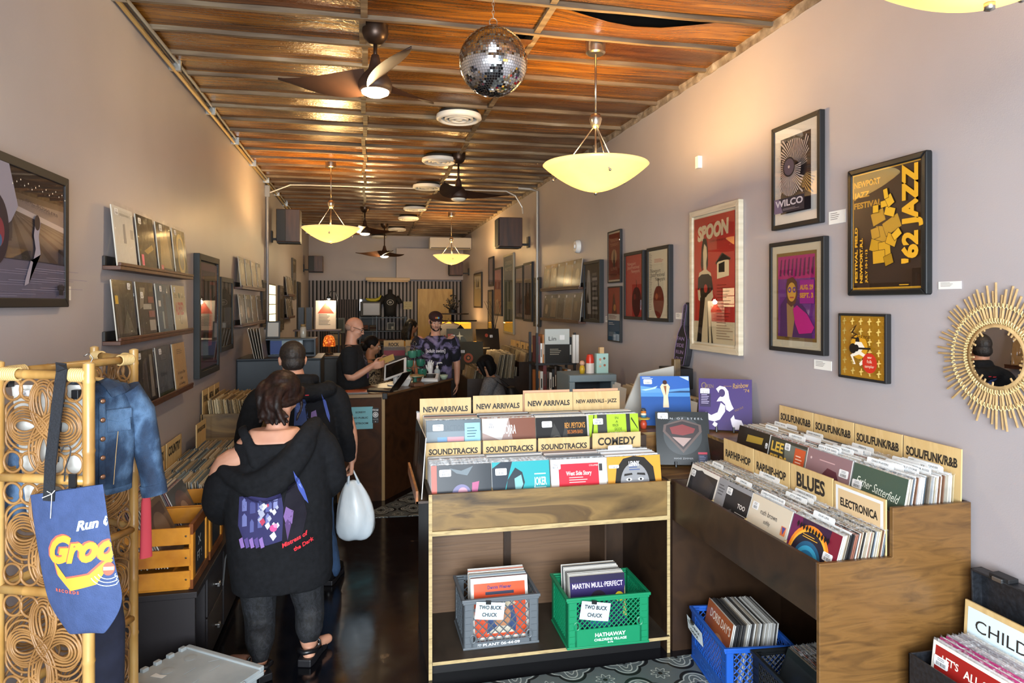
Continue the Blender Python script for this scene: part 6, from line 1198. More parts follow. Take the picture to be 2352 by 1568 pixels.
for k in range(6):
 MB(frame_mat((.016, -.076, .12 - .064 * k), (1, 0, 0), (0, 0, 1))).lathe([(.0085, 0), (.0085, .003), (.004, .004), (.001, .004)], M('#b98d72', .3, .8), seg=14).build('button', jk, True, True)
b = MB()
for x in (-.045, .052):
 b.tube([(x * 1.3, -.0695, .02), (x * 1.15, -.071, -.06), (x, -.070, -.17)], .0012, SL, 5)
b.build('seam_stitching', jk, True)
hg = MB(); hg.tube([(-.11, 0, .155), (-.04, 0, .185), (0, 0, .195), (.04, 0, .185), (.11, 0, .155)], .0075, M('#c19a5c', .5), 8); hg.tube([(0, 0, .195), (0, 0, .235), (.012, 0, .262), (0, 0, .28), (-.016, 0, .27)], .0022, M('#a8a49c', .25, .9), 6); hg.build('hanger', jk, True, True)
# navy tee showing inside the jacket, pink garment below, dark shirts lower down
NT = noisy('navy_jersey', [(.3, '#15182a'), (.7, '#1d2136')], (20, 20, 20), 3, .85)
tee = thing('navy_tshirt', 'navy printed T-shirt hung beside the denim jacket', 't-shirt', (-1.0, 2.54, 1.42), ja)
b = MB(); b.loft([ell(0, 0, z, rx, ry, 20, sq=.9) for z, rx, ry in ((.19, .06, .02), (.17, .1, .03), (.1, .12, .035), (-.1, .12, .035), (-.2, .12, .03))], NT); tb2 = b.build('shirt_body', tee, True, True, auto=60)
MB(frame_mat((.0, -.037, .06), (1, 0, 0), (0, 0, 1))).text('Out', .02, .055, .02, 0, M('#cf5a44', .8), w=.06, bold=.04, shear=.3).text('Groove', .03, .025, .03, .0, M('#e0913a', .8), w=.14, bold=.04, shear=.3).disc(.02, -.01, .03, .01, 0, M('#d9573e', .8)).build('print', tee, True)
pk = thing('pink_garment', 'coral pink garment hanging behind the rear post of the rattan screen', 'garment', (-.85, 2.965, 1.03), ja)
b = MB(); b.loft([ell(0, 0, z, rx, ry, 16, sq=.9) for z, rx, ry in ((.13, .012, .008), (.10, .018, .012), (-.08, .022, .014), (-.12, .024, .012))], M('#c8434f', .8)); b.build('cloth', pk, True, True, auto=60)
ds = thing('dark_trousers', 'dark navy garment hanging low behind the front rattan post', 'garment', (-.86, 2.55, .72), ja)
b = MB(); b.loft([ell(0, 0, z, rx, ry, 16, sq=.9) for z, rx, ry in ((.22, .05, .03), (.1, .065, .035), (-.3, .06, .03), (-.5, .055, .03))], NT); b.build('cloth', ds, True, True, auto=60)
# ================================================================ GREY LIDDED CONTAINER
GRY = noisy('scuffed_grey_plastic', [(.3, '#8d9598'), (.7, '#a4abad')], (6, 6, 6), 5, .5)
gx = math.atan2(-.28, .38)
gb_ = thing('lidded_container', 'grey plastic container with a zigzag hinged lid, at the bottom edge', 'container', (-.80, 3.44, 0), gx)
# local: x along the far-right edge (0..L), y negative towards the camera side
Lx, Ly = .46, .40
MB().prism([(.02, -.02), (Lx - .02, -.02), (Lx - .02, -Ly + .02), (.02, -Ly + .02)], 0.002, .285, GRY).build('box_body', gb_, True, bevel=.008)
zt = .33
b = MB(); b.box(0, Lx, -Ly, 0, .285, .305, GRY); b.box(0, Lx, -.028, 0, .305, zt, GRY).box(0, Lx, -Ly, -Ly + .028, .305, zt, GRY); b.build('lid_rim', gb_, True, bevel=.005)
zig = [(.028, 0), (.25, 0), (.25, 0)]
z1 = [(.03, .0)]
seam = [(-.03, .24), (-.11, .20), (-.11, .27), (-.20, .27), (-.20, .19), (-.30, .19), (-.30, .28), (-.40, .28), (-.40, .20), (-.50, .20), (-.59, .26)]
for side in (0, 1):
 off = .002 if side else -.002; p = [(s_[1] + off, s_[0] * .64) for s_ in seam]
 poly = ([(0.0, -.028)] + p + [(0.0, -Ly + .028)]) if side == 0 else ([(Lx, -.028)] + p + [(Lx, -Ly + .028)])
 if side == 1: poly = poly[::-1]
 MB().prism(poly[::-1], .305, .322, GRY).build('lid_flap', gb_, True)
b = MB()
for k in range(5): b.box(-.004, .02, -.06 - .065 * k, -.03 - .065 * k, .318, .336, GRY)
b.build('hinge_knuckles', gb_, True, bevel=.004)
for y in (-.08, -.2, -.33): MB().lathe([(.024, .322), (.026, .324), (.016, .3245), (.001, .3245)], GRY, (.10, y, 0), 20).build('moulded_boss', gb_, True, True, auto=30)
MB().prism([(.07, -.26), (.13, -.25), (.128, -.225), (.10, -.235), (.07, -.232)], .3225, .323, M('#d9dad6', .6)).build('torn_label', gb_, True)
MB().box(Lx - .005, Lx + .012, -.22, -.12, .2, .32, GRY).build('latch', gb_, True, bevel=.004)
# ================================================================ DARK RECORD CABINET ALONG THE LEFT WALL
CABX, CZ = -.80, .53; CBK = M('#211d20', .5)
cab = thing('record_cabinet', 'low black cabinet along the left wall holding records, drawers and wooden crates', 'cabinet', (-1.05, 3.54, 0))
MB().box(-1.285, CABX + .01, 3.54, 6.6, CZ - .03, CZ, CBK).build('cabinet_top', cab, bevel=.003)
MB().box(-1.285, CABX, 3.545, 3.565, 0, CZ - .03, CBK).build('end_panel', cab); MB().box(-1.285, CABX, 6.58, 6.6, 0, CZ - .03, CBK).build('end_panel', cab)
MB().box(-1.285, -1.27, 3.565, 6.58, 0, CZ - .03, CBK).box(-1.27, CABX - .01, 3.565, 6.58, .03, .05, CBK).build('carcass', cab)
for y in (3.78, 4.20, 4.62, 5.1, 5.6, 6.1): MB().box(-1.27, CABX - .003, y - .01, y + .01, .05, CZ - .03, CBK).build('divider', cab)
for z0, z1 in ((.29, .495), (.06, .28)):
 d = MB().box(CABX - .012, CABX + .004, 3.80, 4.18, z0, z1, CBK).build('drawer', cab, bevel=.002)
 MB().tube([(CABX + .004, 3.98, (z0 + z1) / 2), (CABX + .02, 3.98, (z0 + z1) / 2)], .005, M('#b4b4b4', .3, .9), 8).cbox((CABX + .025, 3.98, (z0 + z1) / 2), (.012, .04, .02), M('#c4c4c4', .25, .9)).build('drawer_knob', d, bevel=.003)
for y in (4.22,):
 d = MB().box(CABX - .012, CABX + .004, y, 4.60, .06, .495, CBK).build('door', cab, bevel=.002)
SP = ['#c9c4bb', '#e0ddd6', '#8d3a34', '#d5d0c6', '#5b5148', '#b9a48c', '#3f4048', '#dedbd4', '#a39a8e', '#4d6a66']
stack((-1.02, 3.585, .052), (1, 0, 0), (0, 1, 0), 9, .17, .05, .02, 'on their edges in the near cubby of the black cabinet', seed=81, boost=.3, pal=SP)
stack((-.985, 4.65, .052), (1, 0, 0), (0, 1, 0), 18, .40, .05, .02, 'on their edges in the cabinet cubby behind the drawers', seed=82, pal=SP)
# ---- two orange slatted crates on the cabinet
OW = noisy('orange_varnished_pine', [(.3, '#b06a1a'), (.55, '#d08a2a'), (.8, '#bb7722')], (9, 2.2, 9), 5, .32, coat=.25)
OD = noisy('red_brown_varnish', [(.3, '#5f2f12'), (.6, '#854a1e'), (.8, '#6b3716')], (3, 9, 9), 4, .32, coat=.25)
def slat_crate(y0, label, lines):
 x0, x1, y1, z0, h = -1.26, -.815, y0 + .36, CZ + .001, .315
 t = thing('wooden_crate', label, 'crate', ((x0 + x1) / 2, (y0 + y1) / 2, z0))
 for yy in (y0, y1 - .012):
  for k in range(3): MB().box(x0, x1 - .012, yy, yy + .012, z0 + .012 + .105 * k, z0 + .012 + .105 * k + .082, OW).build('side_slat', t, bevel=.002)
 for xx, nm in ((x1 - .02, 'front_frame'), (x0, 'back_frame')):
  f = MB(); f.box(xx, xx + .02, y0 + .012, y1 - .012, z0 + h - .05, z0 + h, OD).box(xx, xx + .02, y0 + .012, y1 - .012, z0, z0 + .045, OD).box(xx, xx + .02, y0 + .012, y0 + .06, z0 + .045, z0 + h - .05, OW).box(xx, xx + .02, y1 - .06, y1 - .012, z0 + .045, z0 + h - .05, OW); f.build(nm, t, bevel=.002)
 pn = MB().box(x1 - .016, x1 - .008, y0 + .06, y1 - .06, z0 + .045, z0 + h - .05, M('#17181a', .8)); T = frame_mat((x1 - .0075, (y0 + y1) / 2, z0 + .15), (0, 1, 0), (0, 0, 1))
 for k, s_ in enumerate(lines): pn.text(s_, 0, .04 - .075 * k, .045, .0, M('#c8c9c6', .8), T, .06 + .03 * k, bold=.0)
 pn.build('chalk_panel', t); MB().box(x0 + .02, x1 - .02, y0 + .012, y1 - .012, z0, z0 + .01, OW).build('base', t)
 sc__ = MB()
 for k in range(3): sc__.sphere((x1 - .03, y0 - .0005, z0 + .053 + .105 * k), (.005, .002, .005), M('#5a4a3a', .3, .8), 8, 6)
 sc__.build('screw_heads', t)
 return t
slat_crate(3.565, 'orange slatted wooden crate nearest the rattan screen, chalk panel reading X FT!', ['X', 'FT !'])
slat_crate(3.945, 'orange slatted wooden crate behind the first one on the cabinet', ['FT !'])
CP2 = ['#b3a08a', '#8a7f74', '#55708c', '#c9c0b0', '#6b5f66', '#a58a94', '#3f4a50', '#d2ccc0', '#8d6a6a', '#7d8f9a']
stack((-.93, 3.745, CZ + .105), (0, 1, 0), (-1, 0, 0), 18, .22, .42, .32, 'in the near orange crate', dict(items=[('r', .1, .1, .8, .8, '#5a4a44'), ('c', .5, .5, .3, '#7a665a')], label='brown record leaning at the front of the near orange crate', base='#6e5d50', lip=False), seed=83, boost=.6, pal=CP2)
stack((-.91, 4.125, CZ + .085), (0, 1, 0), (-1, 0, 0), 18, .22, .42, .3, 'in the second orange crate', dict(items=[('c', .5, .5, .4, '#6b5a5c'), ('c', .5, .5, .2, '#a58f84')], label='grey glossy record at the front of the second orange crate', base='#57595c', lip=True, coat=.4), seed=84, boost=.5, pal=CP2)
FILMY = ['#b9ab94', '#cfc4b0', '#a08f78', '#d8cfbf', '#8a7b66', '#c3b49a', '#6b7a86', '#b0a08a']
for i, y in enumerate((4.50, 4.84, 5.18, 5.52)):
 stack((-.86, y, CZ + .004), (0, 1, 0), (-1, 0, 0), 30, .36, .12, .05, 'of the rock and country records on the black cabinet', seed=90 + i, pal=FILMY + ['#4f5f70', '#8fa0ac'], boost=-.2, jit=.02)
for i, (y, s_, lab) in enumerate(((4.62, 'CLASSIC ROCK', 'wooden sign reading CLASSIC ROCK on the black cabinet by the left wall'), (5.02, 'COUNTRY', 'wooden sign reading COUNTRY on the black cabinet by the left wall'))):
 section_sign(lp_matrix((-1.262, y, CZ + .002), (0, 1, 0), (-1, 0, 0), .0), s_, lab, w=.37, h=.47, tz=.41, cap=.058, tw=.30)
section_sign(lp_matrix((-1.20, 5.52, CZ + .002), (0, 1, 0), (-1, 0, 0), .0), 'NEW ROLLING STONES', 'small pale sign with two words among the records by the left wall', w=.30, h=.50, tz=.45, cap=.028, tw=.24)
# tall brown box with more records at the end of the cabinet
bxx = thing('record_box', 'brown plywood record box standing at the far end of the black cabinet', 'record box', (-1.05, 6.1, CZ))
f = MB(); f.box(-1.285, -.80, 5.88, 5.895, CZ + .001, 1.03, STAIN).box(-1.285, -.80, 6.57, 6.585, CZ + .001, 1.03, STAIN).box(-1.285, -1.27, 5.895, 6.57, CZ + .001, 1.03, STAIN).box(-.815, -.80, 5.895, 6.57, CZ + .001, 1.03, STAIN); f.build('walls', bxx)
MB().box(-1.27, -.815, 5.895, 6.57, .80, .815, STAIN).build('raised_floor', bxx)
for i, y in enumerate((6.07, 6.40)):
 stack((-.84, y, .82), (0, 1, 0), (-1, 0, 0), 34, .36, .2, .1, 'in the brown box at the end of the black cabinet', seed=95 + i, pal=['#a58a5c', '#c9b48a', '#8f7850', '#b9a37a', '#6f5f48', '#d5c7a5'], boost=-.5, jit=.02)
for i, y in enumerate((5.98, 6.2, 6.42)):
 section_sign(lp_matrix((-1.268, y, .82), (0, 1, 0), (-1, 0, 0), .0), ('PUNK', 'METAL', 'INDIE')[i], 'small upright sign in the brown record box, %s from the front' % ORD[i], w=.2, h=.40, tz=.33, cap=.05, tw=.15)
# ---- grey-blue chest with lamp, frames and leaning records
CHB = M('#333e49', .5)
chs = thing('tall_chest', 'dark slate blue chest against the left wall, behind the brown record box', 'chest', (-1.0, 7.8, 0))
MB().box(-1.285, -.45, 7.45, 8.15, 0, 1.33, CHB).build('body', chs, bevel=.012)
MB().box(-1.285, -.44, 7.44, 8.16, 1.33, 1.35, M('#27303a', .5)).build('top', chs, bevel=.006)
cb2 = thing('cube_shelf', 'slate blue open cube with a blue record inside, standing on the chest', 'shelf unit', (-.85, 7.9, 1.351))
f = MB(); f.box(-1.05, -.52, 7.72, 8.1, 1.351, 1.366, CHB).box(-1.05, -.52, 7.72, 8.1, 1.525, 1.54, CHB).box(-1.05, -1.035, 7.72, 8.1, 1.366, 1.525, CHB).box(-.535, -.52, 7.72, 8.1, 1.366, 1.525, CHB).box(-1.035, -.535, 8.085, 8.1, 1.366, 1.525, CHB); f.build('carcass', cb2)
bp_ = MB().box(-1.0, -.66, 7.80, 7.812, 1.367, 1.52, M('#8f9fa6', .5)).box(-1.0, -.88, 7.797, 7.80, 1.37, 1.515, M('#1d3f86', .5)).box(-.7, -.67, 7.797, 7.80, 1.37, 1.515, M('#c6cdd0', .5)); tag(bp_.build('blue_record', origin=(-.83, 7.8, 1.367)), 'blue and grey record standing inside the open cube on the chest', 'record')
for k in range(5):
 front_record(lp_matrix((-1.10 + .022 * k, 7.56, 1.353), (0, 1, 0), (-1, 0, 0), .22 - .02 * k), [], 'record in plastic leaning in a row of five on the chest, %s from the wall' % ORD[k], 'leaning records on the chest', base='#7d766a', edge='#b9b2a6')
for k, (x, y, w, h, lab) in enumerate(((-.98, 7.86, .15, .19, 'small black framed certificate standing on the open cube'), (-1.12, 8.3, .18, .3, 'pale picture card standing behind the chest against the wall'))):
 z = 1.541 if k == 0 else 1.0
 t = thing('desk_frame', lab, 'frame', (x, y, z)); Tm = lp_matrix((0, 0, 0), (1, 0, 0), (0, 1, 0), .18)
 if k == 1: t.location.z = 1.351; t.location.y = 8.0; WL[t.name] = Vector(t.location)
 MB(Tm).box(-w / 2, w / 2, 0, .012, 0, h, M('#17181a', .4)).build('frame', t, True, bevel=.003); MB(Tm).box(-w / 2 + .018, w / 2 - .018, -.001, 0, .018, h - .018, M('#b9b6ae', .6)).build('print', t, True)
bt = thing('glass_jar', 'clear jar with a dark lid on the open cube', 'jar', (-.66, 7.85, 1.541))
MB().lathe([(.03, .001), (.034, .03), (.034, .10), (.024, .125), (.001, .125)], M('#b0aa9c', .15), seg=16).build('jar_body', bt, True, True); MB().lathe([(.026, .125), (.026, .15), (.001, .152)], M('#8f7448', .4), seg=16).build('lid', bt, True, True)
# wire lamp with an orange shade and lit shelf beyond
lp = thing('table_lamp', 'small lamp with a glowing orange crackle shade', 'lamp', (-.42, 8.6, 1.30))
sh_m, nt, b = new_mat('glowing_orange_shade'); n = N(nt, 'ShaderNodeTexVoronoi', Scale=38.0); nt.links.new(coords(nt), n.inputs['Vector']); nt.links.new(ramp(nt, n.outputs[0], [(.1, '#ff9a3a'), (.6, '#8a2c08')]), b.inputs['Emission Color']); b.inputs['Emission Strength'].default_value = 1.1; b.inputs['Base Color'].default_value = lin('#a8521c')
MB().lathe([(.075, .10), (.072, .16), (.055, .215), (.03, .235), (.001, .237)], sh_m, seg=24).build('lamp_shade', lp, True, True); MB().lathe([(.05, .001), (.05, .015), (.015, .03), (.015, .10), (.001, .10)], M('#3a2a1c', .4), seg=16).build('base', lp, True, True)
sd = thing('side_cabinet', 'dark cabinet carrying the orange lamp and a lit shelf', 'cabinet', (-.6, 8.6, 0)); MB().box(-.95, -.2, 8.35, 8.85, 0, 1.27, M('#1b1817', .5)).build('body', sd, bevel=.005); MB().box(-.96, -.19, 8.34, 8.86, 1.27, 1.299, M('#2b241f', .5)).build('top', sd, bevel=.003)
ls = thing('lit_shelf', 'small shelf with a lit leaning print and black binders, above the orange lamp', 'shelf', (-.55, 9.3, 1.58))
MB().box(-.9, -.3, 9.2, 9.45, 1.56, 1.58, WAL).build('shelf_board', ls, bevel=.002); MB().box(-.88, -.86, 9.22, 9.44, .0, 1.56, BLK).box(-.34, -.32, 9.22, 9.44, 0, 1.56, BLK).build('supports', ls)
for k in range(2): tag(MB().box(-.84 + .1 * k, -.77 + .1 * k, 9.25, 9.43, 1.581, 1.87, M('#151518', .5)).build('ring_binder', origin=(-.8 + .1 * k, 9.34, 1.581)), '%s black binder standing on the small lit shelf' % ('left' if k == 0 else 'right'), 'binder')
t = MB(lp_matrix((-.50, 9.34, 1.583), (1, 0, 0), (0, 1, 0), .12)).box(-.13, .13, 0, .008, 0, .38, M('#d9c6a8', .6)); t.art(t.T @ frame_mat((-.13, -.001, 0), (1, 0, 0), (0, 0, 1)), .26, .38, [('p', [(.1, .55), (.5, .95), (.9, .55)], '#b5523a'), ('l', .15, .5, .6, .4, 8, '#55483a')]); tag(t.build('shop_poster', origin=(-.5, 9.34, 1.58)), 'brightly lit small poster leaning on the shelf by the wire lamp', 'poster')
wl = thing('gooseneck_lamp', 'small lit gooseneck lamp over the leaning poster', 'lamp', (-.35, 9.4, 1.58)); MB().tube([(0, 0, 0.001), (0, 0, .42), (-.03, -.02, .50), (-.09, -.05, .50), (-.11, -.06, .45)], .007, BLK, 8).build('neck', wl, True, True); MB().lathe([(.012, 0), (.045, -.045), (.04, -.045), (.001, -.01)], BLK, (-.11, -.06, .45), 16, cap=False).build('lamp_shade', wl, True, True); MB().sphere((-.11, -.06, .415), .022, M('#fff2dc', .4, emit=12), 10, 8).build('bulb', wl, True, True)
sp_ = bpy.data.lights.new('gooseneck_light', 'POINT'); sp_.energy = 5; sp_.color = (1, .85, .65); sp_.shadow_soft_size = .03; o = bpy.data.objects.new('gooseneck_light', sp_); COL.objects.link(o); o.parent = wl; o.location = (-.11, -.07, .36)
# ================================================================ COUNTER
KZ = 1.04
ct = thing('sales_counter', 'dark wooden sales counter with an angled side and a blue notice on its end', 'counter', (.2, 6.76, 0))
poly = [(-.27, 6.76), (.2, 6.76), (1.02, 8.03), (.60, 8.30), (-.2, 7.08), (-.27, 7.08)]
CTB = noisy('counter_panel', [(.3, '#2c190c'), (.5, '#452915'), (.75, '#351f10')], (3, 3, 3), 6, .6, .1, distortion=1.5, spec=.2)
MB().prism([(x, y) for x, y in [(-.25, 6.775), (.192, 6.775), (1.0, 8.03), (.6, 8.285), (-.19, 7.07), (-.25, 7.07)]], 0, KZ - .03, CTB).build('counter_body', ct)
MB().prism(poly, KZ - .028, KZ, ply('counter_top', [(.3, '#3a2416'), (.55, '#563722'), (.75, '#45301f')], (2, 6, 6), .3, 1.0)).build('counter_top', ct, bevel=.003)
ed = MB(); ed.box(-.27, .19, 6.753, 6.76, KZ - .03, KZ, M('#8a6c42', .5)); ed.tube([(.2, 6.757, KZ - .014), (1.02, 8.027, KZ - .014)], .012, M('#6b4d30', .5), 4); ed.build('edge_strip', ct)
MB().box(.165, .195, 6.764, 6.776, 0.002, KZ - .03, M('#9b7c4a', .5)).box(-.255, -.232, 6.766, 6.776, .002, KZ - .03, M('#7d6038', .5)).build('corner_strip', ct)
MB().cbox((.195, 6.765, KZ - .02), (.05, .04, .06), BLK).build('corner_guard', ct, bevel=.006)
nt_ = MB(frame_mat((-.155, 6.772, .60), *UF)); nw, nh = .235, .215
nt_.poly([(0, 0, 0), (nw, 0, 0), (nw, nh, 0), (0, nh, 0)], M('#76b6c4', .6)); nt_.box(0, nw, 0, nh, -.002, -.0002, M('#76b6c4', .6))
for k, (s_, w) in enumerate((('SORRY!', .095), ('NO PUBLIC', .145), ('RESTROOM', .145))): nt_.text(s_, nw / 2, nh * (.76 - .25 * k), .017, .0008, M('#1d2426', .6), None, w, bold=.03)
for v in nt_.v: v.z += .105
tag(nt_.build('paper_sign', origin=(-.04, 6.77, .8)), 'blue notice reading SORRY! NO PUBLIC RESTROOM on the counter end', 'sign')
dk_ = MB(frame_mat((.105, 6.772, .76), *UF)); dk_.box(-.03, .03, 0, .145, -.002, 0, M('#131313', .5)); dk_.text('Discogs', 0, .128, .014, .0008, M('#e6e6e6', .5), None, .056, bold=.03).disc(0, .08, .027, .027, .0008, M('#dcdcdc', .5)).disc(0, .08, .02, .02, .0012, M('#131313', .5)).disc(0, .08, .014, .014, .0016, M('#dcdcdc', .5)).disc(0, .08, .004, .004, .002, M('#131313', .5)).text('RECORD STORE', 0, .036, .006, .0008, M('#d0d0d0', .5), None, .05).disc(0, .012, .004, .004, .0008, M('#dcdcdc', .5))
tag(dk_.build('shop_sticker', origin=(.105, 6.77, .8)), 'black sticker with a record emblem beside the blue notice', 'sticker')
def at_k(px, py, z=KZ): return atZ(px, py, z)
# magazines and cards at the front corner
for k, (c, lab) in enumerate((('#7d7a74', 'lowest grey magazine in the small pile on the counter end'), ('#3c3a3a', 'dark magazine in the middle of the small pile on the counter end'), ('#b0562f', 'orange magazine on top of the small pile on the counter end'))):
 o = MB(rz_mat((-.08, 6.90, KZ + .001 + .007 * k), .12 - .06 * k)).box(-.105, .105, -.09, .09, 0, .006, M(c, .4)).build('magazine', origin=(-.08, 6.9, KZ)); tag(o, lab, 'magazine', 'magazines on the counter')
def place(name, label, cat, px, py, rz=0.0): p = at_k(px, py); return thing(name, label, cat, (p.x, p.y, KZ + .001), rz)
lt = thing('laptop', 'black laptop seen from the side at the corner of the counter', 'laptop', (.16, 7.03, KZ + .001), -.5)
MB().box(-.15, .15, -.1, .1, 0, .014, BLK).build('keyboard_base', lt, True, bevel=.003); MB(frame_mat((.15, -.1, .015), (0, 1, 0), (.62, 0, .8))).box(0, .2, 0, .23, 0, .008, M('#0b0b0d', .35)).build('screen', lt, True, bevel=.002)
tbl = thing('tablet_stand', 'white point-of-sale tablet on a tilted stand', 'tablet', (.33, 7.45, KZ + .001), -.55)
Ts = frame_mat((0, 0, .17), (1, 0, .35), (.0, .55, .9)); MB(Ts).box(-.14, .14, -.10, .10, 0, .018, M('#d9d9d7', .35)).build('tablet', tbl, True, bevel=.006); MB(Ts).box(-.115, .115, -.08, .08, -.002, .0, M('#15120f', .2)).box(-.115, .115, -.08, .08, .018, .0195, M('#15120f', .2)).build('screen', tbl, True); MB().lathe([(.09, .001), (.09, .012), (.03, .02), (.025, .15), (.001, .16)], M('#cfcfcd', .35), seg=20).build('stand', tbl, True, True, auto=40)
gm = thing('geometric_container', 'white faceted paper container with a pyramid lid on the counter', 'container', (.425, 7.40, KZ + .001), .3)
MB().loft([[(.045 * math.cos(a), .045 * math.sin(a), 0) for a in [PI / 3 * k for k in range(6)]], [(.085 * math.cos(a), .085 * math.sin(a), .07) for a in [PI / 3 * k for k in range(6)]]], M('#d8d8d6', .5)).build('bowl', gm, True); MB().loft([[(.085 * math.cos(a), .085 * math.sin(a), .072) for a in [PI / 3 * k for k in range(6)]], [(.02 * math.cos(a), .02 * math.sin(a), .16) for a in [PI / 3 * k for k in range(6)]]], M('#e3e3e1', .5)).build('lid', gm, True)
mg = thing('mug_tree', 'wire stand hung with green cups', 'mug stand', (.55, 7.70, KZ + .001)); wr = M('#8a8c8a', .3, .9)
MB().lathe([(.08, .001), (.08, .008), (.001, .01)], wr, seg=20).tube([(0, 0, .01), (0, 0, .40)], .005, wr, 8).tube([(.0, 0, .40), (.02, 0, .43), (0, 0, .46), (-.02, 0, .43), (0, 0, .40)], .004, wr, 6).build('stand', mg, True, True)
for k in range(6):
 z = .11 + .105 * (k // 2); s_ = 1 if k % 2 else -1; a = .6 * (k // 2)
 dx, dy = s_ * math.cos(a), s_ * math.sin(a); MB().tube([(0, 0, z + .06), (dx * .05, dy * .05, z + .045), (dx * .10, dy * .10, z + .06)], .0035, wr, 6).build('hook_arm', mg, True, True)
 g_ = M(('#3f7a64', '#2f6a56')[k % 2], .3); c = Vector((dx * .085, dy * .085, z)); cu_ = MB().lathe([(.001, -.04), (.035, -.04), (.05, -.02), (.052, .035), (.046, .035), (.044, -.015), (.001, -.03)], g_, tuple(c), 18, T=None).build('green_cup', mg, True, True, auto=50)
 MB().tube([c + Vector((.05 * dy + .0 * dx, -.05 * dx, .02)), c + Vector((.08 * dy, -.08 * dx, .0)), c + Vector((.05 * dy, -.05 * dx, -.02))], .006, g_, 6).build('cup_handle', cu_, True, True)
cp_ = thing('cake_stand', 'green footed dish with a wooden board on the counter', 'dish', (.545, 7.57, KZ + .001)); MB().lathe([(.05, .001), (.05, .01), (.02, .02), (.02, .06), (.09, .075), (.09, .082), (.001, .08)], M('#2f6a56', .3), seg=20).build('foot_and_dish', cp_, True, True, auto=40); MB().lathe([(.1, .084), (.1, .094), (.001, .095)], M('#b3925f', .5), seg=20).build('board', cp_, True, True, auto=40)
tm = thing('card_terminal', 'white card payment terminal with a dark screen near the counter end', 'card terminal', (.73, 7.76, KZ + .001), -.25)
MB().loft([[(-.1, -.07, 0), (.1, -.07, 0), (.1, .07, 0), (-.1, .07, 0)], [(-.09, -.06, .03), (.09, -.06, .03), (.09, .06, .085), (-.09, .06, .085)]], M('#dcdcda', .35)).build('housing', tm, True, bevel=.006); MB(frame_mat((0, 0, .0595), (1, 0, 0), (0, .12, .055))).box(-.07, .06, -.045, .04, 0, .002, M('#141416', .2)).build('screen', tm, True)
sz = thing('pump_bottle', 'clear pump bottle of hand sanitiser on the counter', 'bottle', (.83, 7.97, KZ + .001)); MB().lathe([(.001, .001), (.034, .001), (.036, .03), (.036, .10), (.014, .125), (.001, .125)], M('#a9b8be', .15), seg=18).build('bottle', sz, True, True, auto=50); MB().lathe([(.015, .125), (.015, .15), (.005, .155), (.005, .19), (.001, .19)], M('#e2e2e0', .4), seg=14).tube([(0, 0, .185), (.05, -.01, .19), (.055, -.01, .18)], .007, M('#e2e2e0', .4), 8).build('pump_head', sz, True, True, auto=50)
bw_ = thing('small_bowl', 'small pale green bowl by the card terminal', 'bowl', (.90, 7.90, KZ + .001)); MB().lathe([(.001, .001), (.025, .001), (.045, .03), (.05, .055), (.045, .055), (.04, .03), (.001, .012)], M('#a9b9a2', .4), seg=20).build('bowl', bw_, True, True)
bg_ = MB(rz_mat((.55, 7.33, KZ + .001), .4)).box(-.06, .06, -.05, .05, 0, .035, M('#6a4630', .6)).build('paper_bag', origin=(.55, 7.33, KZ), bevel=.008); tag(bg_, 'crumpled brown paper bag on the counter', 'bag')
ca_ = MB(rz_mat((.27, 7.02, KZ + .001), -.6)).box(-.06, .08, -.05, .05, 0, .002, M('#c9b591', .6)).build('sheet_of_paper', origin=(.27, 7.02, KZ)); tag(ca_, 'loose sheet of paper under the laptop corner', 'paper')
# white mannequin hand with rings
def chain_mesh(mb, pts, rs, mat, seg=10): mb.tube(pts, rs, mat, seg); mb.sphere(pts[0], rs[0], mat, seg, 6); mb.sphere(pts[-1], rs[-1], mat, seg, 6)
mh = thing('display_hand', 'white mannequin hand wearing rings upright on the counter', 'mannequin hand', (.74, 7.86, KZ + .001), .3)
WH = M('#d9d7d4', .35); b = MB(); chain_mesh(b, [(0, 0, .01), (0, 0, .07), (.0, 0, .10)], [.036, .024, .026], WH, 12); chain_mesh(b, [(0, 0, .1), (0, 0, .14), (.0, 0, .165)], [.027, .034, .030], WH, 12)
for x, L, a in ((-.027, .055, -.10), (-.009, .07, -.03), (.010, .066, .04), (.028, .048, .12)): chain_mesh(b, [(x, 0, .16), (x + a * .4 * L, -.004, .16 + L * .55), (x + a * L, -.012, .16 + L)], [.0095, .0085, .007], WH, 8)
chain_mesh(b, [(-.025, -.004, .115), (-.05, -.012, .145), (-.058, -.014, .175)], [.012, .010, .008], WH, 8)
o = b.build('hand', mh, True, True); rm = o.modifiers.new('fuse', 'REMESH'); rm.mode = 'VOXEL'; rm.voxel_size = .0045; rm.use_smooth_shade = True
MB().tube([(.010 + .011 * math.cos(a), .011 * math.sin(a) - .004, .185) for a in [2 * PI * k / 14 for k in range(14)]], .003, M('#2a2020', .3, .8), 5, True).build('ring', mh, True, True)
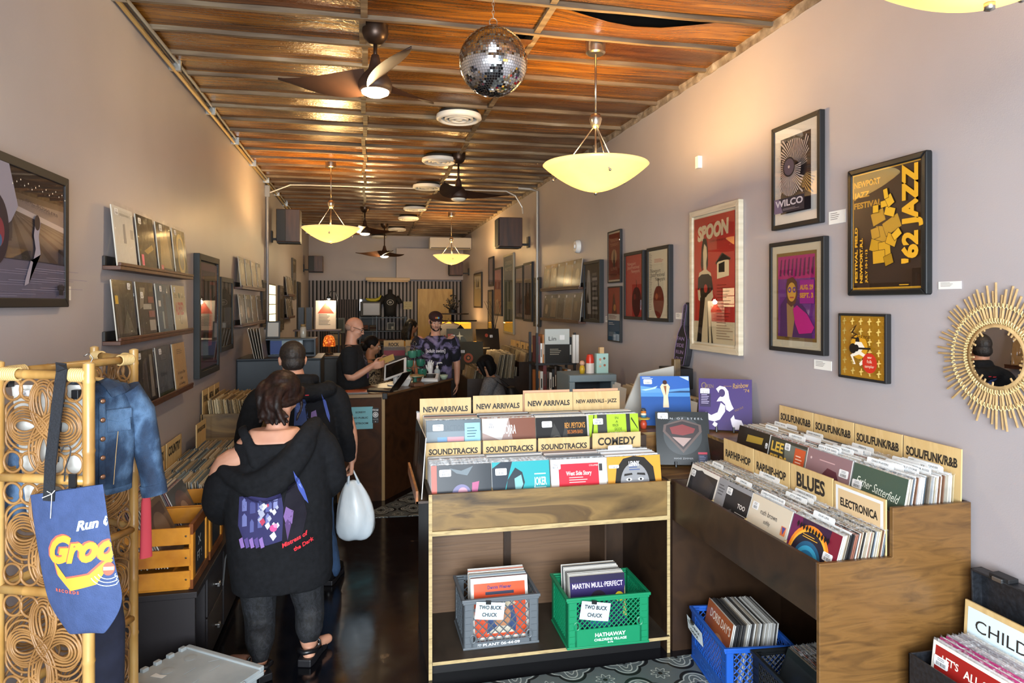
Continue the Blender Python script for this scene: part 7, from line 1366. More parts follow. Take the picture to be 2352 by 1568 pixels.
# ================================================================ FARTHER BINS
def far_bin(name_lab, x0, x1, y0, y1, facing, z_lo=.755, signs=(), fronts=None, where='', seed=0, n=18):
 """two-step bin; facing 'F' opens to the shop front, 'L' opens towards the aisle"""
 t = thing('record_bin', name_lab, 'record bin', (x0, y0, 0)); dp = .33
 if facing == 'F':
  MB().box(x0, x1, y0, y0 + .018, .1, ZT1, STAIND).build('front_board', t); MB().box(x0, x0 + .018, y0 + .018, y1, 0, ZT1, STAIND).box(x1 - .018, x1, y0 + .018, y1, 0, ZT1, STAIND).build('sides', t); MB().box(x0 + .018, x1 - .018, y0 + .018, y0 + dp, .72, .74, STAIND).build('lower_tier_floor', t); MB().box(x0 + .018, x1 - .018, y0 + dp, y0 + dp + .015, .1, ZT2, STAIND).build('riser_board', t); MB().box(x0, x1, y0 + dp + .015, y1, .915, .935, STAIND).build('upper_tier_floor', t); MB().box(x0, x1, y1, y1 + .015, 0, ZT2, STAIND).build('back_board', t)
 else:
  MB().box(x0, x0 + .018, y0, y1, .1, ZT1, STAIND).build('front_board', t); MB().prism([(x0 + .018, 0), (x0 + .018, ZT1), (x0 + dp, ZT1), (x0 + dp, ZT2), (x1, ZT2), (x1, 0)], 0, .018, STAIND, XZ(y0)).build('end_panel', t); MB().box(x0 + .018, x0 + dp, y0 + .018, y1, .72, .74, STAIND).build('lower_tier_floor', t); MB().box(x0 + dp, x0 + dp + .015, y0 + .018, y1, .1, ZT2, STAIND).build('riser_board', t); MB().box(x0 + dp + .015, x1, y0 + .018, y1, .915, .935, STAIND).build('upper_tier_floor', t)
 L = (x1 - x0) if facing == 'F' else (y1 - y0); nc = max(1, int(L / .325)); u, d = (UX, DY) if facing == 'F' else (UY, DX); fi = 0
 pal = ['#b3a488', '#8f8268', '#c9bb9c', '#7a6c54', '#a8987a', '#5d5444', '#d0c4a8']
 for i in range(nc):
  f = (i + .5) / nc * L
  for tier in (0, 1):
   o = ((x0 + f, y0 + (.04 if tier == 0 else dp + .04), .745 if tier == 0 else .937) if facing == 'F' else (x0 + (.04 if tier == 0 else dp + .04), y1 - f, .745 if tier == 0 else .937))
   ft = None
   if fronts and fi < len(fronts) and fronts[fi]: ft = fronts[fi]
   fi += 1; stack(o, u, d, n, .24, .2, .08, where, ft, seed=seed * 31 + i * 2 + tier, pal=pal, boost=-2, jit=.012)
  if i < len(signs) and signs[i]:
   so_ = (x0 + f, y1 - .02, .94) if facing == 'F' else (x1 - .02, y1 - f, .94)
   section_sign(lp_matrix(so_, u, d, .02), signs[i][0], signs[i][1], w=.31, h=.41, tz=.345, cap=.05, tw=signs[i][2])
 return t
OLD = ['#a8946c', '#3a332b', '#8a6f4a', '#6b5a40']
jf = [dict(items=[('r', .1, .1, .8, .8, '#7d6a48')], label='tan record at the near end of the jazz bin upper row', base='#a0885c', lip=False), None, None, None]
far_bin('stepped brown record bin holding jazz records behind the corner unit', 1.66, 2.345, 4.36, 5.34, 'L', signs=[('JAZZ', 'plywood sign reading JAZZ, farther of two', .13), ('JAZZ', 'plywood sign reading JAZZ, nearer of two', .13)], where='in the jazz bin behind the corner unit', seed=3, n=22)
for i in range(6):
 y = 5.1 - .14 * i; x = 1.82 + .09 * (i % 3); divider(lp_matrix((x + .12, y - .1 * (i % 2), .95), UY, DX, .1), ('', 'ART BLAKEY', 'CHET', '', 'ELLA', '')[i], 'white tab divider in the jazz bin, %s from the far end' % ORD[i], side=(-.5, .2, .5, 0, .3, -.2)[i])
far_bin('far brown record bin behind the counter with ROCK signs', .28, 1.62, 10.1, 10.78, 'F', signs=[('ROCK', 'sign reading ROCK, leftmost, behind the counter', .16), ('ROCK', 'sign reading ROCK, partly hidden by the tie-dye shirt', .16), ('', 'blank sign hidden behind the clerk', .16), ('ROCK', 'sign reading ROCK to the right of the clerk', .16)], where='in the far ROCK bin behind the counter', seed=4,
  fronts=[dict(items=[('c', .5, .3, .2, '#9b8a6a')], label='brown record in the lower row of the far ROCK bin, left end', base='#7d6d54'), dict(items=[('r', 0, .55, 1, .3, '#8a2c4a'), ('r', .1, .2, .8, .3, '#4a4a58')], label='grey and crimson record under the leftmost far ROCK sign', base='#6d6a6c', stick=(-.1, .1)), None, dict(items=[('r', .1, .5, .4, .3, '#8b7f64')], label='pale record under the second far ROCK sign', base='#b3a98e'), None, None, dict(items=[('r', .05, .1, .9, .6, '#8a8a90')], label='grey record in plastic low in the far ROCK bin', base='#77777c'), dict(items=[('c', .5, .35, .38, '#5d4c3c'), ('c', .5, .35, .28, '#8d7f68')], label='tan record with a round picture under the ROCK sign right of the clerk', base='#a39a86', stick=(.1, .27))])
far_bin('brown record bin along the right wall in the dim middle of the shop', 1.70, 2.30, 8.95, 10.7, 'L', signs=[('', 'blank plywood sign, farthest along the dim right bin', .1)] + [('POP', 'plywood sign in the dim right bin, %s from the far end' % ORD[k + 1], .1) for k in range(4)], where='in the dim bin along the right wall', seed=5, n=20)
far_bin('lower record bin facing the aisle beyond the kneeling woman', 1.30, 1.69, 8.75, 9.75, 'L', where='in the bin beside the kneeling woman', seed=6, n=14)
for k, (x, y, z, a, base, its_, lab, st_) in enumerate(((1.42, 10.35, 1.14, -.1, '#4c4a36', [('c', .45, .4, .34, '#2f3528'), ('p', [(.5, .9), (.53, .75), (.65, .72), (.54, .69), (.52, .55), (.48, .69), (.36, .72), (.47, .75)], '#c9c7a8'), ('r', .05, .6, .2, .2, '#a8432f')], 'dark green record with a white star on top of the far bin', (-.1, .285, .06, .04)), (1.85, 10.2, 1.14, .35, '#2e2822', [('c', .45, .75, .07, '#a04a3a'), ('r', .25, .25, .3, .05, '#9b917c')], 'dark record with a small red mark displayed beside the lit lantern', (.06, .285, .05, .04)), (1.47, 9.62, .98, .05, '#3b3626', [('c', .45, .42, .17, '#a8553a'), ('c', .45, .42, .09, '#3b3626'), ('c', .45, .42, .05, '#c47a50')], 'dark gold record with a flame emblem above the kneeling woman', (-.1, .26, .06, .04)))):
 o = front_record(lp_matrix((x, y, z), (math.cos(a), math.sin(a), 0), (-math.sin(a), math.cos(a), 0), .15), its_, lab, base=base, edge='#8a8068', stick=st_, w=.40, h=.40, lip=False, th=.006)
lan = thing('lantern', 'small glowing paper lantern between the displayed records', 'lamp', (1.68, 10.3, 1.14)); MB().lathe([(.06, .03), (.07, .1), (.06, .2), (.001, .2)], M('#ffb347', .5, emit=2.5), seg=16).build('shade', lan, True, True); MB().lathe([(.06, .0), (.06, .03), (.001, .03)], M('#3a2a1a', .5), seg=16).build('base', lan, True)
point('lantern_light', (0, -.15, .15), 3, WARM, lan, .05)
# ---- black book rack, glass cabinet and small things on it
rk = thing('book_rack', 'black metal rack full of books before the pale conduit', 'shelf unit', (1.92, 6.9, 0)); RB = M('#161415', .5)
for x in (1.72, 2.12):
 for y in (6.75, 7.05): MB().box(x - .012, x + .012, y - .012, y + .012, 0, 1.62 if x < 2 else 1.62, RB).build('upright', rk)
for z in (.25, .62, .98, 1.31): MB().box(1.70, 2.14, 6.74, 7.06, z - .02, z, RB).build('rack_shelf', rk)
bk_cols = ['#d6d2ca', '#2b2a2c', '#8b3a30', '#c9c2b0', '#3f4c58', '#e2dfd8', '#4a3a30', '#a39a8a', '#1e1d20', '#b8763a', '#6a2a2a']
r = random.Random(12); bn = 0
for z, nm in ((1.311, 'top'), (.981, 'second'), (.621, 'third'), (.251, 'lowest')):
 x = 1.735; k = 0
 while x < 2.09:
  w = r.uniform(.018, .042); h = r.uniform(.2, .31); c = r.choice(bk_cols)
  o = MB().box(x, x + w, 6.79, 7.0, z, z + h, M(c, .5)).art(frame_mat((x, 6.7895, z), *UF), w, h, [('r', .3, .3, .4, .4, r.choice(['#d8d4c8', '#5a5450', '#20201f']))]).build('book', origin=(x + w / 2, 6.9, z)); k += 1
  tag(o, '%s book from the left on the %s shelf of the black book rack' % ((ORD + ['tenth', 'eleventh', 'twelfth', 'thirteenth', 'fourteenth', 'fifteenth', 'sixteenth', 'seventeenth', 'eighteenth'])[k - 1], nm), 'book', 'books on the %s rack shelf' % nm); x += w + .002
tb_ = thing('boxed_books', 'large book in clear wrap standing highest on the black rack', 'book', (1.93, 6.72, 1.32)); MB().box(1.80, 2.06, 6.735, 6.77, 1.311, 1.66, M('#b9bdb8', .4)).art(frame_mat((1.80, 6.734, 1.311), *UF), .26, .35, [('t', 'Lin', .3, .72, .12, {'w': .3}, '#3a3a38'), ('r', .0, .0, 1, .55, '#26231f'), ('l', .2, .4, .5, .2, 4, '#a39a88'), ('r', .6, .68, .2, .14, '#e4e4e2')]).build('cover', tb_)
for k in range(2): tag(MB().box(2.085 + .035 * k, 2.115 + .035 * k, 6.70, 6.737, 1.311, 1.6, M('#dfdcd6', .5)).build('book', origin=(2.1 + .03 * k, 6.72, 1.32)), '%s thick white book standing at the front of the rack top' % ('left' if k == 0 else 'right'), 'book')
gcb = thing('display_cabinet', 'pale blue-grey glass fronted display cabinet', 'cabinet', (1.95, 5.85, 0)); PB_ = M('#7d8f98', .5); x0, x1, y0, y1, h = 1.73, 2.16, 5.65, 6.05, 1.30
f = MB(); f.box(x0, x1, y0, y0 + .03, h - .06, h, PB_).box(x0, x0 + .05, y0, y0 + .03, .05, h - .06, PB_).box(x1 - .05, x1, y0, y0 + .03, .05, h - .06, PB_).box(x0, x1, y0, y0 + .03, 0, .05, PB_); f.build('door_frame', gcb, bevel=.006)
MB().box(x0, x0 + .02, y0 + .03, y1, 0, h, PB_).box(x1 - .02, x1, y0 + .03, y1, 0, h, PB_).box(x0 + .02, x1 - .02, y0 + .03, y1, h - .02, h, PB_).box(x0 + .02, x1 - .02, y1 - .015, y1, 0, h - .02, M('#1c222a', .6)).box(x0 + .02, x1 - .02, y0 + .03, y1 - .015, .0, .03, PB_).build('carcass', gcb); MB().box(x0 + .05, x1 - .05, y0 + .008, y0 + .014, .05, h - .06, GLZ).build('glass_pane', gcb)
for z in (.55, .95): MB().box(x0 + .02, x1 - .02, y0 + .04, y1 - .02, z, z + .008, M('#4a565c', .3)).build('glass_shelf', gcb)
for k, (x, c, w, hh, lab) in enumerate(((1.83, '#8a7a4a', .06, .08, 'brass trinket inside the glass cabinet, left'), (1.93, '#a8a49a', .08, .06, 'silver trinket inside the glass cabinet, middle'), (2.02, '#b8564a', .02, .2, 'red stick-like box inside the glass cabinet'), (1.88, '#6f7f95', .09, .12, 'blue card inside the glass cabinet'), (2.05, '#c9c4b4', .05, .1, 'pale card inside the glass cabinet, right'))):
 o = MB(rz_mat((x, 5.8 + .02 * k, .96), .2 * k)).box(-w / 2, w / 2, -.012, .012, 0, hh, M(c, .3, .6 if k < 2 else 0)).build('trinket', origin=(x, 5.8 + .02 * k, .96), bevel=.004); tag(o, lab, 'trinket')
MB().box(0, 1, 0, 1, 0, 1, PB_)
bd_ = thing('spray_can', 'red-topped can standing on the glass cabinet', 'can', (1.965, 5.8, 1.301)); MB().lathe([(.001, 0), (.038, 0), (.038, .09), (.001, .09)], M('#d8cfc8', .4), seg=20).build('can_body', bd_, True, True, auto=40); MB().lathe([(.036, .09), (.036, .13), (.026, .165), (.001, .17)], M('#c8341f', .35), seg=20).build('cap', bd_, True, True, auto=50)
yt = thing('toy_figure', 'small yellow and pink toy standing left of the red-topped can', 'toy', (1.885, 5.78, 1.301)); MB().lathe([(.001, 0), (.022, 0), (.026, .04), (.018, .07), (.001, .075)], M('#c9a42a', .4), seg=14).build('body', yt, True, True); MB().sphere((0, 0, .092), .024, M('#d6a488', .4), 12, 8).build('head', yt, True, True)
tb3 = MB().box(2.02, 2.13, 5.78, 5.83, 1.301, 1.475, M('#a9cfc8', .45)).art(frame_mat((2.02, 5.779, 1.301), *UF), .11, .174, [('c', .3, .7, .1, '#c9947a'), ('c', .65, .75, .1, '#7a5a48'), ('c', .3, .35, .1, '#d8b49a'), ('c', .68, .4, .1, '#a86a52'), ('p', [(.2, .5), (.4, .5), (.35, .65)], '#d8d4c8')]).build('card_box', origin=(2.07, 5.8, 1.301)); tag(tb3, 'mint green box with little printed figures, on the glass cabinet', 'box')
tb4 = MB().box(2.05, 2.09, 5.78, 5.82, 1.476, 1.53, M('#c9a878', .5)).build('price_card', origin=(2.07, 5.8, 1.476)); tag(tb4, 'tiny tan card on top of the mint green box', 'card')
for k in range(2): tag(MB().box(1.80, 2.0, 6.62, 6.735, 1.302 + .0 - .32 + .03 * k, 1.33 - .32 + .03 * k, M(('#d8d4c6', '#2a2826')[k], .5)).build('paperback', origin=(1.9, 6.7, 1.0)), ('white paperback lying under a black one on the rack', 'black paperback lying on a white one on the rack')[k], 'book')
# ---- leaning grey board, finger-shaped foam hand, wooden toy
lb = thing('leaning_board', 'pale grey board with a brown wooden end leaning behind the blue album', 'board', (1.9, 4.31, 0))
MB().prism([(1.655, 1.15), (2.04, 1.15), (2.04, 1.50), (1.79, 1.455)], 4.27, 4.285, M('#a8a59e', .6), Matrix(((1, 0, 0, 0), (0, 0, 1, 0), (0, 1, 0, 0), (0, 0, 0, 1)))).build('board', lb); MB().box(2.04, 2.085, 4.26, 4.31, 1.137, 1.545, STAIN).build('wooden_end', lb, bevel=.003)
ff = thing('foam_finger', 'black foam pointing hand with purple lettering leaning on the wall', 'foam finger', (2.25, 4.62, 1.49)); Tf = frame_mat((2.29, 4.80, 1.46), (0, -1, 0), (.09, 0, 1))
hand = [(.0, .0), (.17, .0), (.19, .08), (.20, .2), (.15, .26), (.13, .30), (.145, .46), (.12, .475), (.085, .45), (.075, .30), (.03, .24), (.0, .12)]
MB(Tf).prism(hand, -.05, .0, M('#15131a', .7)).build('foam', ff, bevel=.01); g = MB(Tf)
for (a, c) in zip([(x * .9 + .008, y * .96 + .006) for x, y in hand], [(x * .9 + .008, y * .96 + .006) for x, y in hand[1:] + hand[:1]]): g.tube([(a[0], a[1], .001), (c[0], c[1], .001)], .0022, M('#6d5a80', .6), 4)
for k in range(4): g.text(('OUT', 'RUN', 'SIDE', 'FAN')[k], .09, .05 + .05 * k, .026, .003, M('#7d6a90', .6), None, .12, bold=.03)
g.text('THE RECORD STORE', .112, .375, .014, .003, M('#8d7aa0', .6), None, .15, rot=PI / 2 - .05); g.build('purple_print', ff)
tag(MB().box(2.18, 2.33, 4.56, 4.82, 1.30, 1.448, BLK).box(2.2, 2.31, 4.58, 4.8, 1.137, 1.3, BLK).build('black_plinth', origin=(2.25, 4.7, 1.14), bevel=.004), 'black box under the foam pointing hand', 'box')
wt_ = thing('wooden_toy', 'little striped wooden bird figure left of the blue album', 'toy', (1.715, 4.02, 1.136)); MB().lathe([(.001, 0), (.018, .0), (.022, .03), (.015, .05), (.001, .055)], M('#b8452a', .4), seg=14).build('body', wt_, True, True); MB().lathe([(.001, .055), (.04, .06), (.042, .066), (.001, .07)], M('#c9b23a', .4), seg=16).build('brim', wt_, True, True, auto=40)
for k in range(4): MB().lathe([(.018, .07 + .014 * k), (.020 - .002 * k, .077 + .014 * k), (.016 - .002 * k, .084 + .014 * k), (.001, .084 + .014 * k)], M(('#2a6a8a', '#d8d0b8', '#c9722a', '#3a3a3a')[k], .4), seg=14).build('stripe_ring', wt_, True, True)
nb = MB(lp_matrix((1.70, 4.05, 1.137), UX, DY, .1)).box(-.02, .02, .05, .054, 0, .3, M('#b9b4a8', .5)).build('x'); bpy.data.objects.remove(nb)
# ================================================================ BACK OF THE SHOP
WS = noisy('raw_plywood_door', [(.3, '#a8884c'), (.6, '#c4a466'), (.8, '#9c7c44')], (7, 7, 1.2), 4, .5, distortion=.8)
tag(MB().box(1.27, 2.12, YB - .16, YB - .13, .0, 2.28, WS).build('plywood_panel', origin=(1.7, YB - .15, 0)), 'tall pale plywood panel leaning on the slatted back wall', 'panel')
sg_ = MB(frame_mat((.93, YB - .085, 1.78), *UF)).box(0, .22, 0, .19, 0, .006, M('#b5ab84', .6)); sg_.art(sg_.T, .22, .19, [('t', 'RUN OUT', .5, .84, .08, {'w': .7}, '#4a4430'), ('t', 'GROOVE', .5, .6, .08, {'w': .6}, '#4a4430'), ('t', 'RECORDS', .5, .36, .08, {'w': .7}, '#4a4430'), ('t', 'OPEN', .5, .14, .08, {'w': .3}, '#4a4430')], z0=.006); tag(sg_.build('paper_sign', origin=(1.04, YB - .08, 1.8)), 'cream paper sign on the slatted wall beside the mannequin shirt', 'sign')
mt_ = thing('mannequin_torso', 'black short-sleeved T-shirt on a mannequin torso against the slats', 'mannequin', (.60, 16.55, 1.62)); SHB = M('#0f0f12', .8)
b = MB(); b.loft([ell(0, 0, z, rx, ry, 18) for z, rx, ry in ((0, .14, .09), (.12, .13, .09), (.28, .16, .10), (.42, .17, .095), (.50, .12, .07), (.54, .05, .05), (.62, .045, .045), (.64, .02, .02))], SHB); b.build('torso', mt_, True, True)
for s_ in (-1, 1): MB().tube([(s_ * .14, 0, .46), (s_ * .22, 0, .36), (s_ * .235, 0, .30)], [.06, .06, .062], SHB, 12).build('sleeve', mt_, True, True)
MB(frame_mat((0, -.108, .33), *UF)).tube([(.075 * math.cos(a), .06 * math.sin(a), 0) for a in [2 * PI * k / 24 for k in range(24)]], .006, M('#b9b9b9', .7), 4, True).disc(0, 0, .04, .025, .002, M('#9a9a9a', .7)).text('RECORDS', 0, .0, .018, .004, SHB, None, .07).build('shirt_print', mt_, True)
tv = thing('old_television', 'old television set on the shelf under the banana', 'television', (.14, 16.5, 1.62)); MB().box(-.24, .24, -.14, .18, 0, .35, M('#15120f', .5)).build('cabinet', tv, True, bevel=.012); MB().box(-.17, .21, -.146, -.14, .03, .31, M('#6d6252', .3)).build('screen', tv, True, bevel=.01)
bn_ = thing('toy_banana', 'yellow toy banana lying on top of the old television', 'banana', (.2, 16.45, 1.972)); b = MB(); b.tube([(-.17, 0, .07), (-.13, 0, .045), (-.05, 0, .03), (.05, 0, .03), (.13, 0, .06), (.17, 0, .11), (.18, 0, .15)], [.012, .03, .038, .04, .034, .016, .01], M('#a39a1c', .5), 10); b.build('peel', bn_, True, True); MB().sphere((-.175, 0, .075), .016, BLK, 8, 6).sphere((.182, 0, .155), .013, BLK, 8, 6).build('tips', bn_, True, True)
shf = thing('metal_shelving', 'dark metal shelving with folded shirts before the slatted wall', 'shelf unit', (.3, 16.4, 0)); ml = M('#3c4146', .4, .6)
for x in (-.1, .28, .95):
 for y in (16.2, 16.65): MB().box(x - .012, x + .012, y - .012, y + .012, 0, 1.62, ml).build('upright', shf)
for z in (.6, .95, 1.28, 1.60): MB().box(-.12, .97, 16.18, 16.67, z - .018, z, ml).build('shelf_board', shf)
r = random.Random(2)
for z, n0 in ((.601, 'lowest'), (.951, 'middle'), (1.281, 'upper')):
 for i in range(5 if z != 1.281 else 2):
  for j in range(3):
   x = -.0 + .2 * i; c = r.choice(['#2a2022', '#3c2a28', '#1c1c20', '#5a3a34', '#4a4440', '#30343c']); o = MB().box(x - .085, x + .085, 16.24, 16.55, z + .045 * j, z + .04 + .045 * j, M(c, .9)).build('folded_shirt', origin=(x, 16.4, z), bevel=.015)
   tag(o, 'folded dark shirt in a pile on the %s metal shelf' % n0, 't-shirt', 'folded shirts on the %s metal shelf' % n0)
pc = MB(frame_mat((.52, 16.17, 1.30), *UF)).box(0, .17, 0, .18, 0, .01, M('#6d7277', .5)); pc.art(pc.T, .17, .18, [('r', .1, .1, .8, .8, '#2f3438'), ('r', .55, .15, .3, .35, '#8a8c88')], z0=.01); tag(pc.build('price_board', origin=(.6, 16.17, 1.3)), 'grey framed notice hung on the metal shelving', 'sign')
for k, (z, h, c, lab) in enumerate(((1.22, .36, '#5b5d50', 'upper dull framed picture on the brown slatted door'), (.93, .26, '#8d7a4c', 'tan sign low on the brown slatted door'))):
 s2 = MB(frame_mat((-.80, YB - .145, z), *UF)).box(0, .34 - .08 * k, 0, h, 0, .012, M(c, .4)); s2.art(s2.T, .34 - .08 * k, h, [('r', .08, .1, .84, .8, '#4b4f48') if k == 0 else ('t', 'Records', .5, .55, .16, {'w': .6}, '#3a2c18')], z0=.012); tag(s2.build('door_sign', origin=(-.7, YB - .15, z)), lab, 'sign')
# clothes rail with a white baseball tee, plant on the stand, glowing floor lamp
cr_ = thing('clothes_stand', 'black clothes stand with a round top plate in the far right corner', 'clothes rack', (1.60, 12.6, 0))
MB().tube([(0, 0, .02), (0, 0, 1.72)], .028, BLK, 10).build('pole', cr_, True, True); MB().lathe([(.30, 1.72), (.30, 1.74), (.001, 1.745)], M('#3a2a1c', .5), seg=24).build('top_plate', cr_, True, True, auto=40); MB().lathe([(.25, .001), (.25, .02), (.04, .04), (.001, .04)], BLK, seg=24).build('base', cr_, True, True, auto=40)
MB().tube([(-.45, 0, 1.60), (.45, 0, 1.60)], .012, BLK, 8).build('rail', cr_, True, True)
ty = thing('baseball_tee', 'white baseball T-shirt with dark sleeves and red print on a hanger', 't-shirt', (1.50, 12.35, 1.2)); WT = M('#c9c0ae', .85)
b = MB(); b.loft([ell(0, 0, z, rx, ry, 18, sq=.85) for z, rx, ry in ((.36, .08, .04), (.32, .2, .06), (.2, .25, .07), (-.1, .26, .07), (-.3, .26, .06))], WT); b.build('shirt_body', ty, True, True, auto=60)
for s_ in (-1, 1): MB().tube([(s_ * .16, 0, .29), (s_ * .28, 0, .16), (s_ * .36, 0, -.05)], [.07, .075, .06], M('#1c1718', .85), 12).build('sleeve', ty, True, True, auto=60)
MB(frame_mat((.02, -.075, .08), *UF)).text('WAX', 0, 0.03, .07, 0, M('#a8322c', .8), None, .24, bold=.06).text('MART', 0, -.07, .06, 0, M('#a8322c', .8), None, .22, bold=.06).build('red_print', ty, True)
MB().tube([(-.18, 0, .33), (0, 0, .40), (.18, 0, .33)], .011, M('#b08a58', .5), 8).tube([(0, 0, .40), (0, .1, .45), (0, .24, .42)], .004, NICKEL, 6).build('hanger', ty, True, True)
fl = thing('floor_lamp', 'lamp with a wide glowing yellow drum shade in the far right corner', 'lamp', (1.78, 14.3, 0)); MB().lathe([(.42, 1.15), (.42, 1.52), (.41, 1.52), (.41, 1.15)], M('#f2b235', .6, emit=.75), seg=32, cap=False).build('drum_shade', fl, True, True); MB().tube([(0, 0, .02), (0, 0, 1.3)], .015, BLK, 8).lathe([(.15, .001), (.15, .02), (.001, .025)], BLK, seg=20).build('stand', fl, True, True, auto=40); point('floor_lamp_light', (0, 0, 1.45), 22, WARM, fl, .08)
pt = thing('pinecone_plant', 'dark bushy dried plant on the round top plate', 'plant', (1.60, 12.6, 1.746)); r = random.Random(6); b = MB()
for k in range(60):
 a, e, l = r.uniform(0, 6.28), r.uniform(.2, 1.4), r.uniform(.1, .3); p = Vector((math.cos(a) * math.cos(e) * l * .7, math.sin(a) * math.cos(e) * l * .7, .05 + l * math.sin(e))); b.tube([(0, 0, .04), p * .6, p], [.004, .003, .002], M('#2a241c', .8), 4); b.sphere(p, (.018, .018, .012), M(('#3a3426', '#6a5f4c', '#2a2620')[k % 3], .7), 6, 4)
b.build('foliage', pt, True); MB().lathe([(.001, .001), (.07, .001), (.08, .06), (.001, .06)], BLK, seg=16).build('pot', pt, True, True, auto=40)
bp2 = thing('wire_branch', 'thin bare wire branches with curled tips before the right wall frames', 'branch', (1.98, 10.5, 1.14)); b = MB()
for k in range(10):
 a = -.9 + .2 * k; b.tube([(0, 0, 0), (.02 * math.sin(k), 0, .35), (.10 * a, .02 * k - .1, .62), (.16 * a, .03 * k - .12, .75 + .03 * (k % 3)), (.20 * a, .03 * k - .12, .82)], [.005, .004, .003, .003, .002], M('#1c1714', .6), 5)
b.build('stems', bp2, True, True); MB().lathe([(.05, 0), (.045, .12), (.001, .12)], M('#1d1a18', .4), seg=14).build('vase', bp2, True, True)
# ================================================================ PEOPLE
V = Vector
def smooth_path(pts, rs, n=5):
 out, ro = [], []
 for i in range(len(pts) - 1):
  p0, p1, p2, p3 = pts[max(i - 1, 0)], pts[i], pts[i + 1], pts[min(i + 2, len(pts) - 1)]
  for k in range(n):
   t = k / n; out.append(.5 * ((2 * p1) + (p2 - p0) * t + (2 * p0 - 5 * p1 + 4 * p2 - p3) * t * t + (3 * p1 - p0 - 3 * p2 + p3) * t ** 3)); ro.append(rs[i] + (rs[i + 1] - rs[i]) * t)
 return out + [pts[-1]], ro + [rs[-1]]
def limb(mb, pts, rs, mat, seg=14, flat=1.0, up=None):
 p, r = smooth_path([V(q) for q in pts], list(rs)); mb.tube(p, r, mat, seg, flat=flat, up=up)
 mb.sphere(p[0], r[0] * min(1, flat), mat, seg, 8); mb.sphere(p[-1], r[-1] * min(1, flat), mat, seg, 8)
def rings(mb, rows, mat, n=24, sq=.9):
 """rows: (cx, cy, z, rx, ry[, slope]) stacked into one closed shape"""
 R = []
 for row in rows:
  cx_, cy_, z, rx, ry = row[:5]; sl = row[5] if len(row) > 5 else 0
  R.append([(x, y, z + sl * (x - cx_)) for x, y, _ in ell(cx_, cy_, z, rx, ry, n, sq=sq)])
 mb.loft(R, mat)
def fuse(mb, name, parent, vox=.008, it=6, fold=0.0, fsize=.12):
 o = mb.build(name, parent, True, True); m = o.modifiers.new('fuse', 'REMESH'); m.mode = 'VOXEL'; m.voxel_size = vox; m.use_smooth_shade = True
 if it: s = o.modifiers.new('relax', 'SMOOTH'); s.factor = .5; s.iterations = it
 if fold:
  t = bpy.data.textures.new('folds', 'CLOUDS'); t.noise_scale = fsize; t.noise_depth = 2
  d = o.modifiers.new('folds', 'DISPLACE'); d.texture = t; d.strength = fold; d.mid_level = .5
 return o
def hand(mb, w, d, n, side, mat, curl=.5, s=1.0, spread=.06):
 """w wrist, d pointing direction, n palm normal (fingers curl that way), side +1: thumb towards n x d"""
 w, d, n = V(w), V(d).normalized(), V(n); n = (n - d * n.dot(d)).normalized(); b = n.cross(d) * side
 for q in (-.03, -.01, .01, .03): limb(mb, [w + b * q * .55 * s, w + d * .05 * s + b * q * .95 * s, w + d * .088 * s + b * q * s], [.017 * s, .0165 * s, .0125 * s], mat, 8)
 for q, L in ((.031, .068), (.0105, .078), (-.0105, .072), (-.031, .055)):
  p = w + d * .088 * s + b * q * s; a = curl * .5; pts = [p]
  for k, f in enumerate((.45, .32, .23)):
   a += curl * (.35 if k == 0 else .62); p = p + (d * math.cos(a) + n * math.sin(a) + b * q * spread * 10 * (1 - curl) * .3) * (L * f * s * 1.15); pts.append(p)
  limb(mb, pts, [.0098 * s, .0092 * s, .0085 * s, .0072 * s], mat, 8)
 p = w + d * .03 * s + b * .03 * s; limb(mb, [p, p + (d * .6 + b * .7 + n * .25) * .035 * s, p + (d * .85 + b * .6 + n * .45) * .062 * s, p + (d * 1.1 + b * .35 + n * .6) * .08 * s], [.014 * s, .0115 * s, .010 * s, .008 * s], mat, 8)
def head_T(c, yaw, pitch, roll=0.0): return Matrix.Translation(c) @ Matrix.Rotation(yaw, 4, 'Z') @ Matrix.Rotation(pitch, 4, 'X') @ Matrix.Rotation(roll, 4, 'Y')
def head(mb, T, mat, s=1.0, nose=1.0):
 """forward is local +y; centre of the skull at the origin"""
 def S(c, r):
  m2 = MB(T @ Matrix.Scale(s, 4)); m2.sphere(c, r, mat, 20, 14); mb.add(m2.v, m2.f, mat, Matrix.Identity(4))
 S((0, -.012, .018), (.076, .096, .092)); S((0, .022, -.035), (.062, .068, .078)); S((0, .045, -.078), (.040, .042, .034)); S((0, .062, .020), (.060, .030, .030))
 S((0, .092, -.012), (.012, .014 * nose, .030)); S((0, .103, -.028), (.015, .017 * nose, .012)); S((0, .083, -.062), (.026, .010, .010)); S((.034, .066, -.028), (.024, .022, .02)); S((-.034, .066, -.028), (.024, .022, .02))
 for q in (-1, 1): S((q * .077, -.008, -.012), (.010, .022, .033)); S((q * .083, -.016, -.004), (.008, .014, .022))
